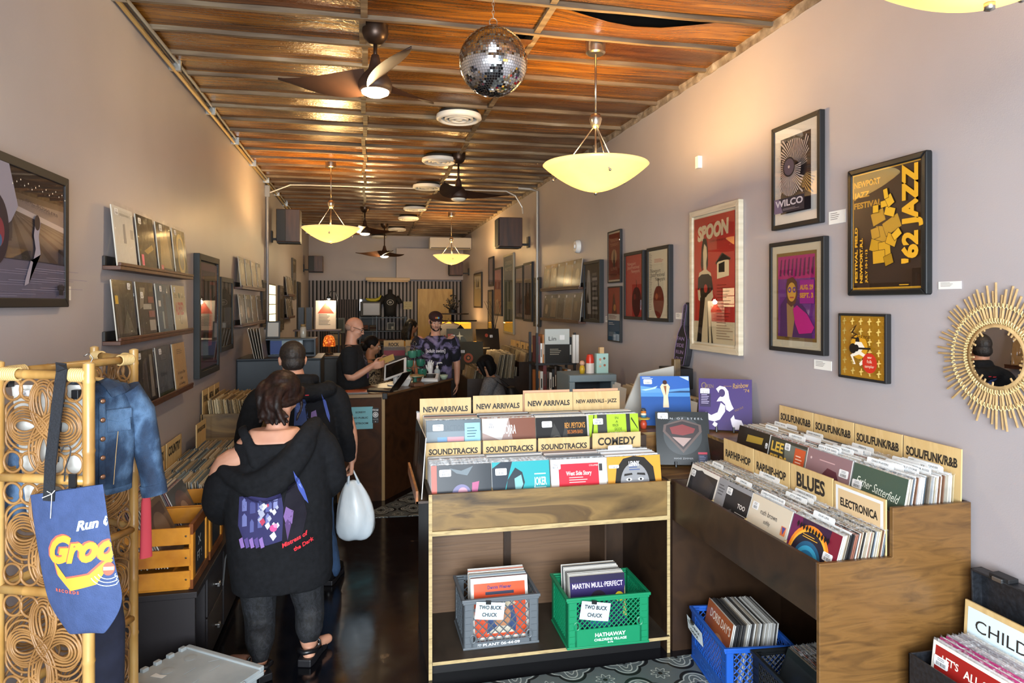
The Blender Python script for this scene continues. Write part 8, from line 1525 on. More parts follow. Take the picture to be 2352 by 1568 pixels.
def face_parts(T, parent, brow='#2a1c14', s=1.0):
 e = MB(T @ Matrix.Scale(s, 4))
 for q in (-1, 1): e.sphere((q * .031, .0755, .004), (.0135, .012, .0085), M('#e6e0da', .3), 12, 8).sphere((q * .031, .086, .003), (.006, .004, .0062), M('#2b1a12', .2), 10, 6)
 e.build('eyes', parent, True, True); b = MB(T @ Matrix.Scale(s, 4))
 for q in (-1, 1): b.tube([(q * .014, .092, .024), (q * .032, .091, .030), (q * .052, .076, .024)], [.004, .005, .003], M(brow, .8), 6)
 b.build('eyebrows', parent, True, True); MB(T @ Matrix.Scale(s, 4)).tube([(-.024, .082, -.060), (-.010, .094, -.056), (0, .0935, -.058), (.010, .094, -.056), (.024, .082, -.060)], [.003, .0045, .004, .0045, .003], M('#9c5f55', .5), 6).build('lips', parent, True, True)
SKIN = noisy('light_skin', [(.3, '#b9836a'), (.7, '#cf9b80')], (7, 7, 7), 3, .5, spec=.4)
SKIN2 = noisy('tan_skin', [(.3, '#9a6a50'), (.7, '#b0805f')], (7, 7, 7), 3, .5, spec=.4)
COTTON = noisy('black_cotton_fleece', [(.3, '#0d0e11'), (.7, '#15161a')], (40, 40, 40), 3, .88, .15, (220, 220, 220), spec=.25)
JEAN = noisy('blue_jeans', [(.3, '#1d3350'), (.6, '#2f4c72'), (.8, '#27415f')], (10, 10, 4), 5, .85, .2, (250, 250, 250))
HAIR = noisy('dark_brown_hair', [(.3, '#120b09'), (.6, '#25140f'), (.8, '#3a211a')], (30, 30, 8), 5, .55, .5, spec=.25)
LEG = noisy('patterned_leggings', [(.40, '#0e0f12'), (.47, '#1f2126'), (.53, '#0f1013'), (.60, '#25272d'), (.66, '#101115')], (26, 26, 20), 2, .75, distortion=1.2)
SOLE = M('#17161a', .5)
def shoe(name, parent, ankle, toe_dir, mat, L=.27, hgt=.09, sole=.035):
 a = V(ankle); d = V((toe_dir[0], toe_dir[1], 0)).normalized(); T = frame_mat((a.x, a.y, 0), (d.y, -d.x, 0), (d.x, d.y, 0)); s = MB(T)
 out = [(-.034, -.075), (.034, -.075), (.042, -.02), (.043, .08), (.05, .13), (.042, .175), (.018, .195), (-.018, .195), (-.042, .175), (-.048, .13), (-.04, .08), (-.04, -.02)]
 sc = L / .27; out = [(x, y * sc) for x, y in out]
 so = MB(T).prism([(x * 1.06, y * 1.03) for x, y in out], .001, sole, SOLE).build(name + '_sole' if False else 'sole', parent, True, bevel=.006)
 if mat is not None:
  u = MB(T); u.loft([[(x, y, sole) for x, y in out], [(x * .95, y * .97, sole + .035) for x, y in out], [(x * .8, y * .70 - .02, sole + hgt * .62) for x, y in out], [(x * .82, -.02 + y * .33, sole + hgt) for x, y in out]], mat); u.build(name, parent, True, True)
 return T, out
# ---------------------------------------------------------------- woman in the foreground
wx, wy = atZ(628, 1535, 0).x, 3.80
wo = thing('person', 'woman seen from behind in an off-shoulder black zip hoodie and dark leggings, foreground', 'person', (-.455, 3.80, 0), .06)
sx = .00236
def L_(px, py, y=0.0): return V(((px - 628) * sx, y, 1.92 - (py - 697) * sx))
hc = L_(640, 908, .07); HT = head_T(hc, -.45, -.42, .12)
b = MB(); head(b, HT, SKIN, .98); limb(b, [hc + V((-.01, -.045, -.05)), L_(628, 985, .0), L_(625, 1030, -.01)], [.058, .056, .075], SKIN)
rings(b, [(.02, .02, .78, .19, .13), (.01, .02, .98, .17, .12), (.0, .01, 1.12, .19, .12), (-.01, .0, 1.2, .19, .10), (-.01, .0, 1.26, .12, .075)], SKIN)
SL_, SR_ = L_(522, 1052, .0), L_(716, 1010, .0); EL_, ER_ = L_(502, 1125, .04), L_(748, 1095, .03)
limb(b, [L_(600, 1030, -.01), SL_, EL_, L_(505, 1165, .22), L_(520, 1170, .30)], [.07, .062, .045, .036, .028], SKIN); limb(b, [L_(660, 1010, -.01), SR_, ER_, L_(748, 1140, .2), L_(730, 1150, .3)], [.07, .06, .045, .036, .028], SKIN)
hand(b, L_(520, 1170, .30), (.15, 1, -.1), (0, 0, -1), 1, SKIN, .6); hand(b, L_(730, 1150, .30), (-.2, 1, -.1), (0, 0, -1), -1, SKIN, .6)
aL, aR = V((-.075, -.085, .075)), V((.165, .015, .075)); hL, hR = L_(585, 1270, .02), L_(680, 1270, .03); kL, kR = L_(592, 1400, .03), L_(698, 1390, .06)
limb(b, [hL, kL, (aL + kL) / 2 + V((0, -.02, 0)), aL], [.105, .072, .066, .036], SKIN); limb(b, [hR, kR, (aR + kR) / 2 + V((0, -.02, 0)), aR], [.105, .072, .066, .036], SKIN)
for a, dx in ((aL, -.15), (aR, .1)): limb(b, [a + V((0, -.03, -.022)), a + V((dx * .2, .05, -.02)), a + V((dx, .13, -.032))], [.034, .034, .026], SKIN)
fuse(b, 'body', wo, .0075, 5); face_parts(HT, wo)
# hair gathered in a loose low bunch with a lilac clip
h = MB(HT); h.sphere((0, -.03, .035), (.098, .102, .098), HAIR, 20, 12).sphere((0, -.075, -.01), (.075, .05, .07), HAIR, 16, 10)
r = random.Random(3)
for k in range(26):
 a = r.uniform(-1, 1); x = .075 * a; p = [V((x, -.07, .05)), V((x * .9, -.125, -.02 + r.uniform(-.01, .02))), V((x * .8 + .02, -.125 + r.uniform(-.015, .02), -.085)), V((x * .9 + .05 + r.uniform(-.05, .045), -.10 + r.uniform(-.03, .03), -.145 + r.uniform(-.03, .02)))]
 limb(h, p, [.02, .022, .019, .01], HAIR, 8)
for q in (-1, 1): limb(h, [V((q * .07, .05, .06)), V((q * .088, .01, .0)), V((q * .07, -.05, -.05)), V((q * .04, -.10, -.08))], [.02, .02, .02, .016], HAIR, 8)
limb(h, [V((.085, .04, .02)), V((.097, .055, -.04)), V((.095, .05, -.085)), V((.09, .06, -.11))], [.009, .008, .007, .004], HAIR, 8)
fuse(h, 'hair', wo, .006, 2, .008, .03)
c = MB(HT);
for k in range(9): c.sphere((-.075 + .006 * k, -.128 - .004 * math.sin(k), -.028 - .006 * k + .012 * math.sin(k * 2)), .007, M(('#cbb6d8', '#e6dff0', '#a88fc0')[k % 3], .3), 8, 6)
c.build('hair_clip', wo, True, True)
# black tank strap and tattoo on the bare back
tk = MB(); rings(tk, [(.01, .015, .80, .200, .142), (.0, .01, 1.05, .197, .135), (-.01, .0, 1.16, .198, .128), (-.02, .0, 1.195, .190, .122)], COTTON); limb(tk, [L_(590, 1050, -.118), L_(575, 1005, -.098), L_(560, 978, -.05), L_(555, 975, .03)], [.028, .028, .026, .026], COTTON, 10, .5); fuse(tk, 'tank_top', wo, .008, 2)
# hoodie: body, slipped-off collar, sleeves, hood lying on the back
FL = COTTON; b = MB()
rings(b, [(.03, .02, .425, .25, .165, .04), (.03, .02, .50, .265, .175, .03), (.015, .02, .70, .268, .175), (.01, .02, .92, .272, .168), (.015, .01, 1.06, .265, .155, .06), (.04, .005, 1.14, .235, .142, .22), (.07, .005, 1.19, .185, .125, .36), (.09, .005, 1.22, .14, .105, .42)], FL, 32, .88)
limb(b, [L_(545, 1072, .0), L_(515, 1092, .0), L_(502, 1140, .05), L_(505, 1175, .16), L_(520, 1178, .27)], [.085, .082, .076, .066, .055], FL); limb(b, [L_(690, 1010, .0), L_(728, 1020, .0), L_(752, 1092, .03), L_(742, 1130, .14), L_(735, 1140, .26)], [.08, .08, .074, .066, .055], FL)
limb(b, [L_(522, 1062, -.05), L_(575, 1082, -.135), L_(640, 1050, -.145), L_(690, 990, -.12), L_(712, 968, -.02)], [.038, .05, .058, .05, .036], FL); limb(b, [L_(560, 1090, -.13), L_(610, 1102, -.155), L_(665, 1055, -.145), L_(700, 1000, -.11)], [.03, .05, .05, .036], FL)
limb(b, [L_(522, 1062, .03), L_(540, 1060, .12), L_(640, 1040, .15), L_(705, 975, .06)], [.036, .034, .034, .034], FL)
hd = fuse(b, 'hoodie', wo, .009, 4, .022, .16)
zp = MB(); zp.tube([L_(533, 1225, .02), L_(520, 1262, .02), L_(515, 1320, .02)], .004, M('#a9abae', .3, .9), 6); zp.build('zip', wo, True)
lg = MB()
for hh_, kk, aa in ((hL, kL, aL), (hR, kR, aR)): limb(lg, [hh_, kk, (aa + kk) / 2 + V((0, -.02, 0)), aa + V((0, -.0, .035))], [.113, .080, .074, .045], LEG)
fuse(lg, 'leggings', wo, .008, 3, .006, .05)
for nm, a, dx in (('left', aL, (-.5, 1)), ('right', aR, (.35, 1))):
 T, out = shoe('sandal', wo, (a.x, a.y - .005, 0), dx, None, .26, sole=.042)
 for y, w_, hh2 in ((.115, .046, .042), (.055, .044, .075)): MB(T).tube([(-w_, y, .03), (-w_ * .8, y, .03 + hh2 * .7), (0, y, .035 + hh2), (w_ * .8, y, .03 + hh2 * .7), (w_, y, .03)], [.011] * 5, M('#131316', .35), 8, flat=.35, up=(0, 1, 0)).build('sandal_strap', wo, True, True)
 MB(T).tube([(-.042, .045, .06), (-.042, -.04, .075), (0, -.075, .08), (.042, -.04, .075), (.042, .045, .06)], [.013] * 5, M('#131316', .35), 8, flat=1.0).build('sandal_strap', wo, True, True); MB(T).cbox((.046, .03, .075), (.006, .028, .022), M('#b9b9bb', .25, .9)).build('buckle', wo, True, bevel=.003)
PB0 = frame_mat(L_(553, 1225, -.25), (1, 0, 0), (0, 0, 1)); PW, PH = 145 * sx, 172 * sx
def print_on(name, parent, target, T, w, h, items, off=.004, cut=.02):
 mb = MB(); mb.art(T, w, h, items, .75); return wrap_print(mb, name, parent, target, off, cut, True, T)
rp = random.Random(9); pa = [('p', [(.02, .66), (.2, .70), (.42, .68), (.6, .72), (.66, .4), (.64, .1), (.4, .05), (.1, .08), (.0, .3)], '#34325c')]
for k in range(9): x, y, w_ = .06 + .11 * (k % 5), .56 - .24 * (k // 5) + rp.uniform(-.05, .05), rp.uniform(.05, .09); pa.append(('p', [(x, y - .08), (x + w_, y - .07), (x + w_, y + .05), (x + w_ * .5, y + .09), (x, y + .05)], rp.choice(['#595e93', '#6d72a6', '#4a4d80', '#8388b6'])))
for k in range(16): x, y, q = rp.uniform(.3, .58), rp.uniform(.1, .6), rp.uniform(.02, .05); pa.append(('p', [(x - q, y), (x, y - q * 1.4), (x + q, y - q * .3), (x + q * .3, y + q)], rp.choice(['#c9cbd8', '#a5a7ba', '#e6e6ec', '#77799a', '#b5405a'])))
pa += [('c', .50, .26, .05, '#d8508a'), ('c', .53, .29, .03, '#e68ab0'), ('p', [(.62, .06), (.64, .5), (.7, .8), (.80, .84), (.9, .7), (.97, .4), (.9, .12), (.75, .03)], '#17141f'), ('p', [(.64, .4), (.68, .52), (.78, .46), (.76, .3), (.68, .28)], '#7c5f96'), ('p', [(.66, .3), (.7, .36), (.75, .3), (.7, .1)], '#57406e'), ('p', [(.78, .99), (.83, .9), (.93, .70), (.99, .52), (.93, .58), (.85, .72), (.8, .86)], '#4658a6'), ('p', [(.80, .94), (.86, .82), (.9, .72), (.85, .78)], '#7d8cc8')]
for k in range(5): pa.append(('p', [(.02 + .07 * k, .13), (.07 + .07 * k, .16), (.10 + .07 * k, .04), (.05 + .07 * k, .02)], ('#8d6fb0', '#5b4a86')[k % 2]))
print_on('back_print', wo, hd, PB0, PW, PH, pa)
pt2 = [('t', 'Mistress of', .80, .10, .05, {'w': .40, 'bold': .03, 'shear': .3, 'rot': .42}, '#d8323c'), ('t', 'the Dark', .92, .03, .05, {'w': .30, 'bold': .03, 'shear': .3, 'rot': .42}, '#d8323c')]
print_on('red_lettering', wo, hd, PB0, PW, PH, pt2, .0085, .01)
tt = MB(frame_mat(hc + V((-.005, -.09, -.15)), (1, 0, 0), (0, .3, 1)));
for k in range(8): tt.poly([(.0, 0, 0), (.02 * math.cos(k * .8 - .3), .02 * math.sin(k * .8 - .3), 0), (.021 * math.cos(k * .8), .021 * math.sin(k * .8), 0)], M('#4c5260', .7))
wrap_print(tt, 'neck_tattoo', wo, wo.children[0], .001, .012, True, tt.T)
# ---------------------------------------------------------------- man in the black hoodie
mo = thing('person', 'man with short dark hair in a black hoodie and jeans, carrying a white bag', 'person', (-.43, 4.88, 0), .10)
sm_ = .003
def L2(px, py, y=0.0): return V(((px - 690) * sm_, y, 1.92 - (py - 697) * sm_))
hc = L2(673, 824, .03); HT = head_T(hc, .1, -.12); b = MB(); head(b, HT, SKIN, 1.06); limb(b, [hc + V((0, -.03, -.06)), L2(682, 880, -.01), L2(690, 920)], [.066, .068, .09], SKIN)
rings(b, [(.03, .0, .82, .17, .12), (.02, .0, 1.0, .16, .11), (.01, 0, 1.2, .19, .12), (.0, 0, 1.3, .19, .09)], SKIN)
Sr, Er, Wr = L2(770, 915), L2(800, 995, -.03), L2(806, 1062, .02); Sl, El, Wl = L2(605, 915), L2(575, 1000, .02), L2(590, 1060, .15)
limb(b, [Sr, Er, Wr], [.065, .05, .032], SKIN); limb(b, [Sl, El, Wl], [.065, .05, .032], SKIN)
hand(b, Wr, (-.02, .1, -1), (-1, .1, 0), -1, SKIN, 1.35, 1.05); hand(b, Wl, (0, 1, -.5), (0, 0, -1), 1, SKIN, .5)
aR2, aL2 = V((.20, -.02, .09)), V((-.02, .25, .09)); hr2, hl2 = L2(725, 1090), L2(665, 1090); kr2, kl2 = L2(738, 1210, .02), L2(670, 1215, .14)
for hh_, kk, aa in ((hr2, kr2, aR2), (hl2, kl2, aL2)): limb(b, [hh_, kk, (kk + aa) / 2, aa], [.095, .065, .055, .04], SKIN)
fuse(b, 'body', mo, .0075, 4); face_parts(HT, mo)
h = MB(HT @ Matrix.Scale(1.06, 4)); HR2 = noisy('short_dark_hair', [(.3, '#17110e'), (.7, '#2b211b')], (60, 60, 60), 4, .6, .4); h.sphere((0, -.018, .032), (.083, .102, .088), HR2, 20, 12).sphere((0, -.05, -.025), (.074, .062, .062), HR2, 16, 10); fuse(h, 'hair', mo, .006, 2, .004, .02)
b = MB(); rings(b, [(.04, .0, .70, .205, .145), (.035, .0, .78, .225, .155), (.03, 0, .95, .235, .15), (.02, 0, 1.12, .235, .148), (.01, 0, 1.24, .235, .135), (.0, 0, 1.31, .20, .11), (-.01, 0, 1.37, .11, .085)], COTTON, 30)
limb(b, [L2(748, 905), L2(772, 925), L2(793, 1000, -.03), L2(799, 1050, .01)], [.085, .085, .070, .053], COTTON); limb(b, [L2(622, 905), L2(597, 925), L2(573, 1000, .02), L2(588, 1050, .13)], [.085, .088, .075, .055], COTTON)
limb(b, [L2(640, 893, .05), L2(652, 890, -.10), L2(700, 896, -.14), L2(748, 890, -.10), L2(752, 890, .05)], [.04, .055, .06, .055, .04], COTTON); limb(b, [L2(655, 870, .02), L2(672, 868, -.075), L2(706, 870, -.075), L2(722, 872, .02)], [.035, .04, .04, .035], COTTON)
hd2 = fuse(b, 'hoodie', mo, .0095, 4, .022, .17)
b = MB(); rings(b, [(.03, .01, .66, .17, .13), (.03, .01, .78, .18, .135)], JEAN)
for hh_, kk, aa in ((hr2, kr2, aR2), (hl2, kl2, aL2)): limb(b, [hh_ + V((0, 0, .02)), kk, (kk + aa) / 2, aa + V((0, -.0, .0))], [.112, .085, .078, .072], JEAN)
fuse(b, 'jeans', mo, .009, 3, .015, .07)
for a, d in ((aR2, (.35, 1)), (aL2, (.0, 1))): shoe('boot', mo, (a.x, a.y, 0), d, M('#131214', .3), .29, .11)
TP = frame_mat(L2(676, 975, -.22), (1, 0, 0), (0, 0, 1))
print_on('back_print', mo, hd2, TP, 78 * sm_, 80 * sm_, [('p', [(0, .1), (.05, .9), (.3, .85), (.42, .5), (.36, .1)], '#3a4a78'), ('p', [(.05, .7), (.2, .75), (.25, .5), (.08, .45)], '#56669a'), ('p', [(.38, .1), (.3, .6), (.42, .9), (.62, .98), (.78, .8), (.82, .4), (.75, .1)], '#0b0b12'), ('p', [(.74, .98), (.88, .7), (.98, .3), (.98, .12), (.9, .3), (.82, .6)], '#4a5aa0'), ('p', [(.45, .2), (.47, .45), (.6, .5), (.63, .3), (.55, .15)], '#77608f'), ('r', .1, .93, .14, .03, '#b8323c'), ('r', .3, .95, .1, .025, '#b8323c')], .005)
# white carrier bag in his hand
bgc = L2(812, 1180, .02); bgw = Matrix.Translation(mo.location) @ Matrix.Rotation(.10, 4, 'Z') @ bgc
pb = thing('carrier_bag', "white plastic carrier bag hanging from the hoodie man's hand", 'bag', tuple(bgw), .1)
PBG = noisy('thin_white_plastic', [(.3, '#c3d0da'), (.7, '#dbe4ea')], (5, 5, 3), 3, .35, .8, (9, 9, 5), spec=.6)
def q_(px, py): return ((px - 812) * sm_, 1.92 - (py - 697) * sm_ - bgc.z)
RR = []
for (xl, xr, py, t) in ((793, 822, 1110, .02), (785, 833, 1128, .045), (776, 846, 1152, .07), (770, 858, 1190, .095), (767, 864, 1218, .10), (774, 857, 1243, .08), (790, 843, 1251, .04)):
 a, z = q_(xl, py); c, _ = q_(xr, py); RR.append([(x + .012 * math.sin(i * 2.1 + py) * (t / .09), y + .01 * math.cos(i * 1.7 + py * .3) * (t / .09), z + .006 * math.sin(i * 1.3)) for i, (x, y, _) in enumerate(ell((a + c) / 2, 0, z, (c - a) / 2, t, 22))])
bb = MB().loft(RR, PBG).build('bag_body', pb, True, True); s_ = bb.modifiers.new('sub', 'SUBSURF'); s_.levels = s_.render_levels = 1
for (pts) in ([(797, 1118), (799, 1100), (803, 1086)], [(822, 1118), (814, 1100), (808, 1086)]):
 p = [V((q_(*k)[0], -.02 if i == 0 else 0, q_(*k)[1])) for i, k in enumerate(pts)]
 MB().tube(p + [V((p[-1].x, .02, p[-1].z)), V((p[1].x, .035, p[1].z)), V((p[0].x, .03, p[0].z))], [.020, .014, .010, .010, .014, .02], PBG, 8, flat=.5, up=(1, 0, 0)).build('handle', pb, True, True)
g = MB(frame_mat((q_(785, 1238)[0], -.16, q_(785, 1238)[1]), (1, 0, 0), (0, 0, 1))); g.box(0, .075, 0, .052, -.0005, 0, M('#1d2a52', .5)); g.text('will', .038, .026, .022, .001, M('#dfe6ee', .5), None, .06, bold=.04); g.poly([(0, .20, 0), (.07, .205, 0), (.07, .19, 0), (0, .186, 0)], M('#1d2a52', .5)); g.poly([(.005, .052, 0), (.012, .052, 0), (.02, .19, 0), (.012, .19, 0)], M('#1d2a52', .5)); g.poly([(.055, .052, 0), (.062, .052, 0), (.066, .2, 0), (.06, .2, 0)], M('#1d2a52', .5))
wrap_print(g, 'printed_label', pb, bb, .003, .02, True, g.T)
# ---------------------------------------------------------------- people at and behind the counter
def upper(label, loc, rz, zt, skin, shirt, hairfn, yaw=0, pitch=0, s=1.0, arms=None, sleeve='short', shoulder=.2, hands=(.5, .5), trousers='#17171b', girth=1.0, brow='#2a1c14', drop=0.0, roll=0, seat=None, hn=((0, 0, -1), (0, 0, -1))):
 """standing or sitting figure of height zt; arms: ((elbow, wrist, hand direction) right, left) relative to the shoulder"""
 t = thing('person', label, 'person', loc, rz); k = s; sh = zt - .33 * k - drop; hc = V((0, .03, zt - .115 * k)); HT = head_T(hc, yaw, pitch, roll); b = MB(); head(b, HT, skin, k); limb(b, [hc + V((0, -.03, -.05)), V((0, -.01, sh + .06)), V((0, -.01, sh - .02))], [.058, .06, .085], skin)
 hip = seat if seat else max(.35, sh - .50 * k); rings(b, [(0, 0, hip, .15, .11), (0, 0, (hip + sh) / 2, .14, .10), (0, 0, sh - .12, .165, .115), (0, 0, sh, .15, .08)], skin); S = [V((shoulder, 0, sh - .02)), V((-shoulder, 0, sh - .02))]
 for i in (0, 1):
  e, w, d = arms[i]; limb(b, [S[i] * 1.0, S[i] + V(e), S[i] + V(w)], [.058, .046, .030], skin); hand(b, S[i] + V(w), d, hn[i], -1 if i == 0 else 1, skin, hands[i])
 knees = []
 for q in (1, -1):
  if seat: p = [V((q * .09, 0, hip)), V((q * .11, .38, hip - .03)), V((q * .11, .36, .08))]
  else: p = [V((q * .09, 0, hip)), V((q * .1, .02, hip * .52)), V((q * .1, 0, .08))]
  knees.append(p); limb(b, p, [.09, .06, .04], skin); limb(b, [p[-1] + V((0, -.03, -.03)), p[-1] + V((0, .14, -.05))], [.035, .03], skin)
 fuse(b, 'body', t, .009, 3); face_parts(HT, t, brow, k); c = MB(); g = girth
 rings(c, [(0, .01, hip - .06, .185 * g, .145 * g), (0, .01, hip + .1, .19 * g, .15 * g), (0, .0, sh - .15, .2 * g, .145 * g), (0, 0, sh - .03, .185, .105), (0, -.005, sh + .035, .10, .075)], shirt, 26)
 for i in (0, 1):
  e, w, d = arms[i]; end = S[i] + (V(e) * .72 if sleeve == 'short' else V(w) * .97); P_ = [S[i] * .9, S[i] + V((0, 0, -.01)), end] if sleeve == 'short' else [S[i] * .9, S[i] + V((0, 0, -.01)), S[i] + V(e), end]; limb(c, P_, [.085, .085, .078] if sleeve == 'short' else [.085, .082, .068, .048], shirt)
 so = fuse(c, 'shirt', t, .0095, 3, .012, .12); tr = MB(); tm_ = M(trousers, .85); rings(tr, [(0, 0, hip - .1, .16, .13), (0, 0, hip + .04, .165, .13)], tm_)
 for p in knees: limb(tr, [p[0], p[1], p[2] + V((0, 0, .0))], [.11, .085, .07], tm_)
 fuse(tr, 'trousers', t, .012, 2)
 for p in knees: shoe('shoe', t, (p[2].x, p[2].y, 0), (0, 1), M('#1a1a1c', .4), .27, .08)
 hairfn(t, HT, k); return t, so, HT
BT = noisy('black_tee', [(.3, '#0c0d10'), (.7, '#131418')], (30, 30, 30), 3, .9)
def bald(t, HT, k):
 h = MB(HT); g = noisy('grey_stubble', [(.3, '#8a6a58'), (.7, '#a58573')], (90, 90, 90), 3, .7); h.sphere((0, -.045, -.012), (.0765, .066, .048), g, 18, 10); fuse(h, 'cropped_hair', t, .006, 1)
 MB(HT).sphere((0, .073, -.092), (.022, .018, .02), M('#4a3f3a', .8), 12, 8).build('goatee', t, True, True); gl = MB(HT); f_ = M('#17181a', .3)
 for q in (-1, 1): gl.tube([(q * .033 + .024 * math.cos(a), .100 - .012 * abs(math.cos(a)), .0 + .017 * math.sin(a)) for a in [2 * PI * j / 18 for j in range(18)]], .0022, f_, 6, True).tube([(q * .058, .09, .006), (q * .082, .04, .010), (q * .086, -.01, .006)], .0022, f_, 6)
 gl.tube([(-.010, .104, .002), (.010, .104, .002)], .0022, f_, 6).build('glasses', t, True, True)
B_, so, _ = upper('bald man in glasses and a black T-shirt reading a card behind the counter', (-.13, 7.55, 0), -PI / 2 - .15, 1.775, SKIN, BT, bald, pitch=-.38, arms=(((.06, .02, -.27), (.02, .24, -.16), (-.15, 1, .15)), ((-.06, .04, -.26), (.0, .25, -.16), (.15, 1, .15))), girth=1.12, hands=(.75, .75), shoulder=.19, hn=((-1, 0, .2), (1, 0, .2)))
print_on('shirt_print', B_, so, frame_mat((.13, .32, 1.12), (-1, 0, 0), (0, 0, 1)), .26, .28, [('p', [(.1, .6), (.3, .95), (.5, .8), (.7, .9), (.9, .6), (.7, .3), (.3, .35)], '#4a4652'), ('c', .3, .75, .12, '#8d8a94'), ('c', .3, .75, .09, '#16171b'), ('p', [(.4, .3), (.5, .75), (.6, .3)], '#7a7884'), ('r', .25, .0, .6, .2, '#8a6a92'), ('t', 'FEST', .55, .1, .12, {'w': .5}, '#1a1420')], .004)
cw_ = Matrix.Translation(B_.location) @ Matrix.Rotation(B_.rotation_euler.z, 4, 'Z') @ V((.06, .36, 1.315))
o = MB(frame_mat((0, 0, 0), (.9, -.1, .35), (-.1, .8, .5))).box(-.06, .10, -.05, .05, -.002, .002, M('#b39c5e', .6)).build('card_sleeve', origin=(0, 0, 0)); o.location = cw_; tag(o, 'tan card held in both hands by the bald man', 'card')
def capman(t, HT, k):
 h = MB(HT); hb = M('#140f0d', .7); h.sphere((0, -.02, .0), (.083, .100, .07), hb, 18, 10); fuse(h, 'hair', t, .006, 1); c = MB(HT); cm_ = noisy('maroon_cap', [(.3, '#2a1416'), (.7, '#351a1c')], (30, 30, 30), 2, .85)
 c.sphere((0, -.012, .058), (.088, .105, .066), cm_, 22, 12); c.loft([[(.078 * math.cos(a), .075 + .06 * math.sin(a), .045 - .006 * abs(math.cos(a)) + z) for a in [PI * j / 12 for j in range(13)]] for z in (0, .008)], cm_); c.build('cap', t, True, True)
 e = MB(HT)
 for i, cc in enumerate(('#5a9ac8', '#c9a83a', '#b8563a')): e.cbox((-.018 + .018 * i, .092, .075), (.014, .012, .02), M(cc, .6))
 e.build('cap_emblem', t, True)
 d = MB(HT); d.sphere((0, .040, -.080), (.048, .044, .038), hb, 16, 10).sphere((.05, .02, -.05), (.016, .03, .04), hb, 10, 8).sphere((-.05, .02, -.05), (.016, .03, .04), hb, 10, 8).sphere((0, .088, -.045), (.026, .008, .006), hb, 10, 6); fuse(d, 'beard', t, .005, 1)
TD = noisy('purple_tie_dye', [(.40, '#12121c'), (.47, '#1c1a2a'), (.52, '#5d5678'), (.66, '#857ca0')], (6, 6, 6), 5, .88, distortion=1.4)
C_, so, _ = upper('bearded clerk in a maroon cap and purple tie-dye T-shirt behind the counter', (.87, 8.55, 0), PI - .1, 1.815, SKIN, TD, capman, yaw=.18, pitch=-.3, arms=(((.07, .03, -.27), (.02, .24, -.38), (-.3, 1, -.2)), ((-.06, -.01, -.28), (-.06, .05, -.53), (0, .1, -1))), shoulder=.205, girth=1.08, hands=(.6, .5), hn=((0, 0, -1), (1, 0, 0)))
print_on('shirt_lettering', C_, so, frame_mat((.125, .2, 1.30), (-1, 0, 0), (0, 0, 1)), .25, .08, [('t', '[adult swim]', .5, .5, .5, {'w': .95, 'bold': .03}, '#c9c6d0')], .004)
def bun(t, HT, k):
 h = MB(HT); hb = M('#0f0b0a', .75, spec=.2); h.sphere((0, -.03, .03), (.088, .1, .09), hb, 18, 10).sphere((0, -.09, -.04), (.07, .05, .06), hb, 14, 8).sphere((0, -.135, -.05), (.045, .045, .045), hb, 12, 8); fuse(h, 'hair', t, .006, 1)
PTN = noisy('cream_black_blouse', [(.42, '#1b1816'), (.5, '#b5a88c'), (.56, '#221e1b'), (.66, '#a89a80')], (14, 14, 14), 2, .85, distortion=1.0)
upper('dark-haired person in a cream and black patterned blouse, in profile beside the bald man', (.08, 8.85, 0), -PI / 2 - .1, 1.50, SKIN2, PTN, bun, pitch=-.25, s=.95, arms=(((.04, .05, -.25), (.0, .24, -.3), (-.2, 1, 0)), ((-.04, .05, -.25), (0, .24, -.3), (.2, 1, 0))), sleeve='long', shoulder=.165, girth=.9, hands=(.6, .6), seat=.70)
st_ = thing('stool', 'plain dark stool under the seated person behind the counter', 'stool', (.06, 8.85, 0)); MB().lathe([(.001, .53), (.16, .53), (.16, .57), (.001, .57)], BLK, seg=20).build('seat', st_, True)
for k in range(4): MB().tube([(.11 * math.cos(k * PI / 2 + .8), .11 * math.sin(k * PI / 2 + .8), .53), (.16 * math.cos(k * PI / 2 + .8), .16 * math.sin(k * PI / 2 + .8), .005)], .012, BLK, 6).build('leg', st_, True)
def longhair(t, HT, k):
 h = MB(HT); hb = M('#0d0a0a', .5); h.sphere((0, -.025, .028), (.092, .104, .092), hb, 18, 10)
 for q in (-1, -.3, .3, 1): limb(h, [V((q * .07, -.06, .02)), V((q * .09, -.09, -.12)), V((q * .1, -.08, -.27))], [.045, .05, .03], hb)
 fuse(h, 'hair', t, .008, 2, .012, .05)
YT = M('#b07c22', .85); upper('dark long-haired woman in a mustard top beyond the far bins', (.74, 11.35, 0), -PI / 2 + .35, 1.66, SKIN2, YT, longhair, pitch=-.1, s=.97, arms=(((.03, .02, -.27), (.0, .2, -.35), (0, 1, -.3)), ((-.03, .02, -.27), (0, .2, -.35), (0, 1, -.3))), shoulder=.17, girth=.95)
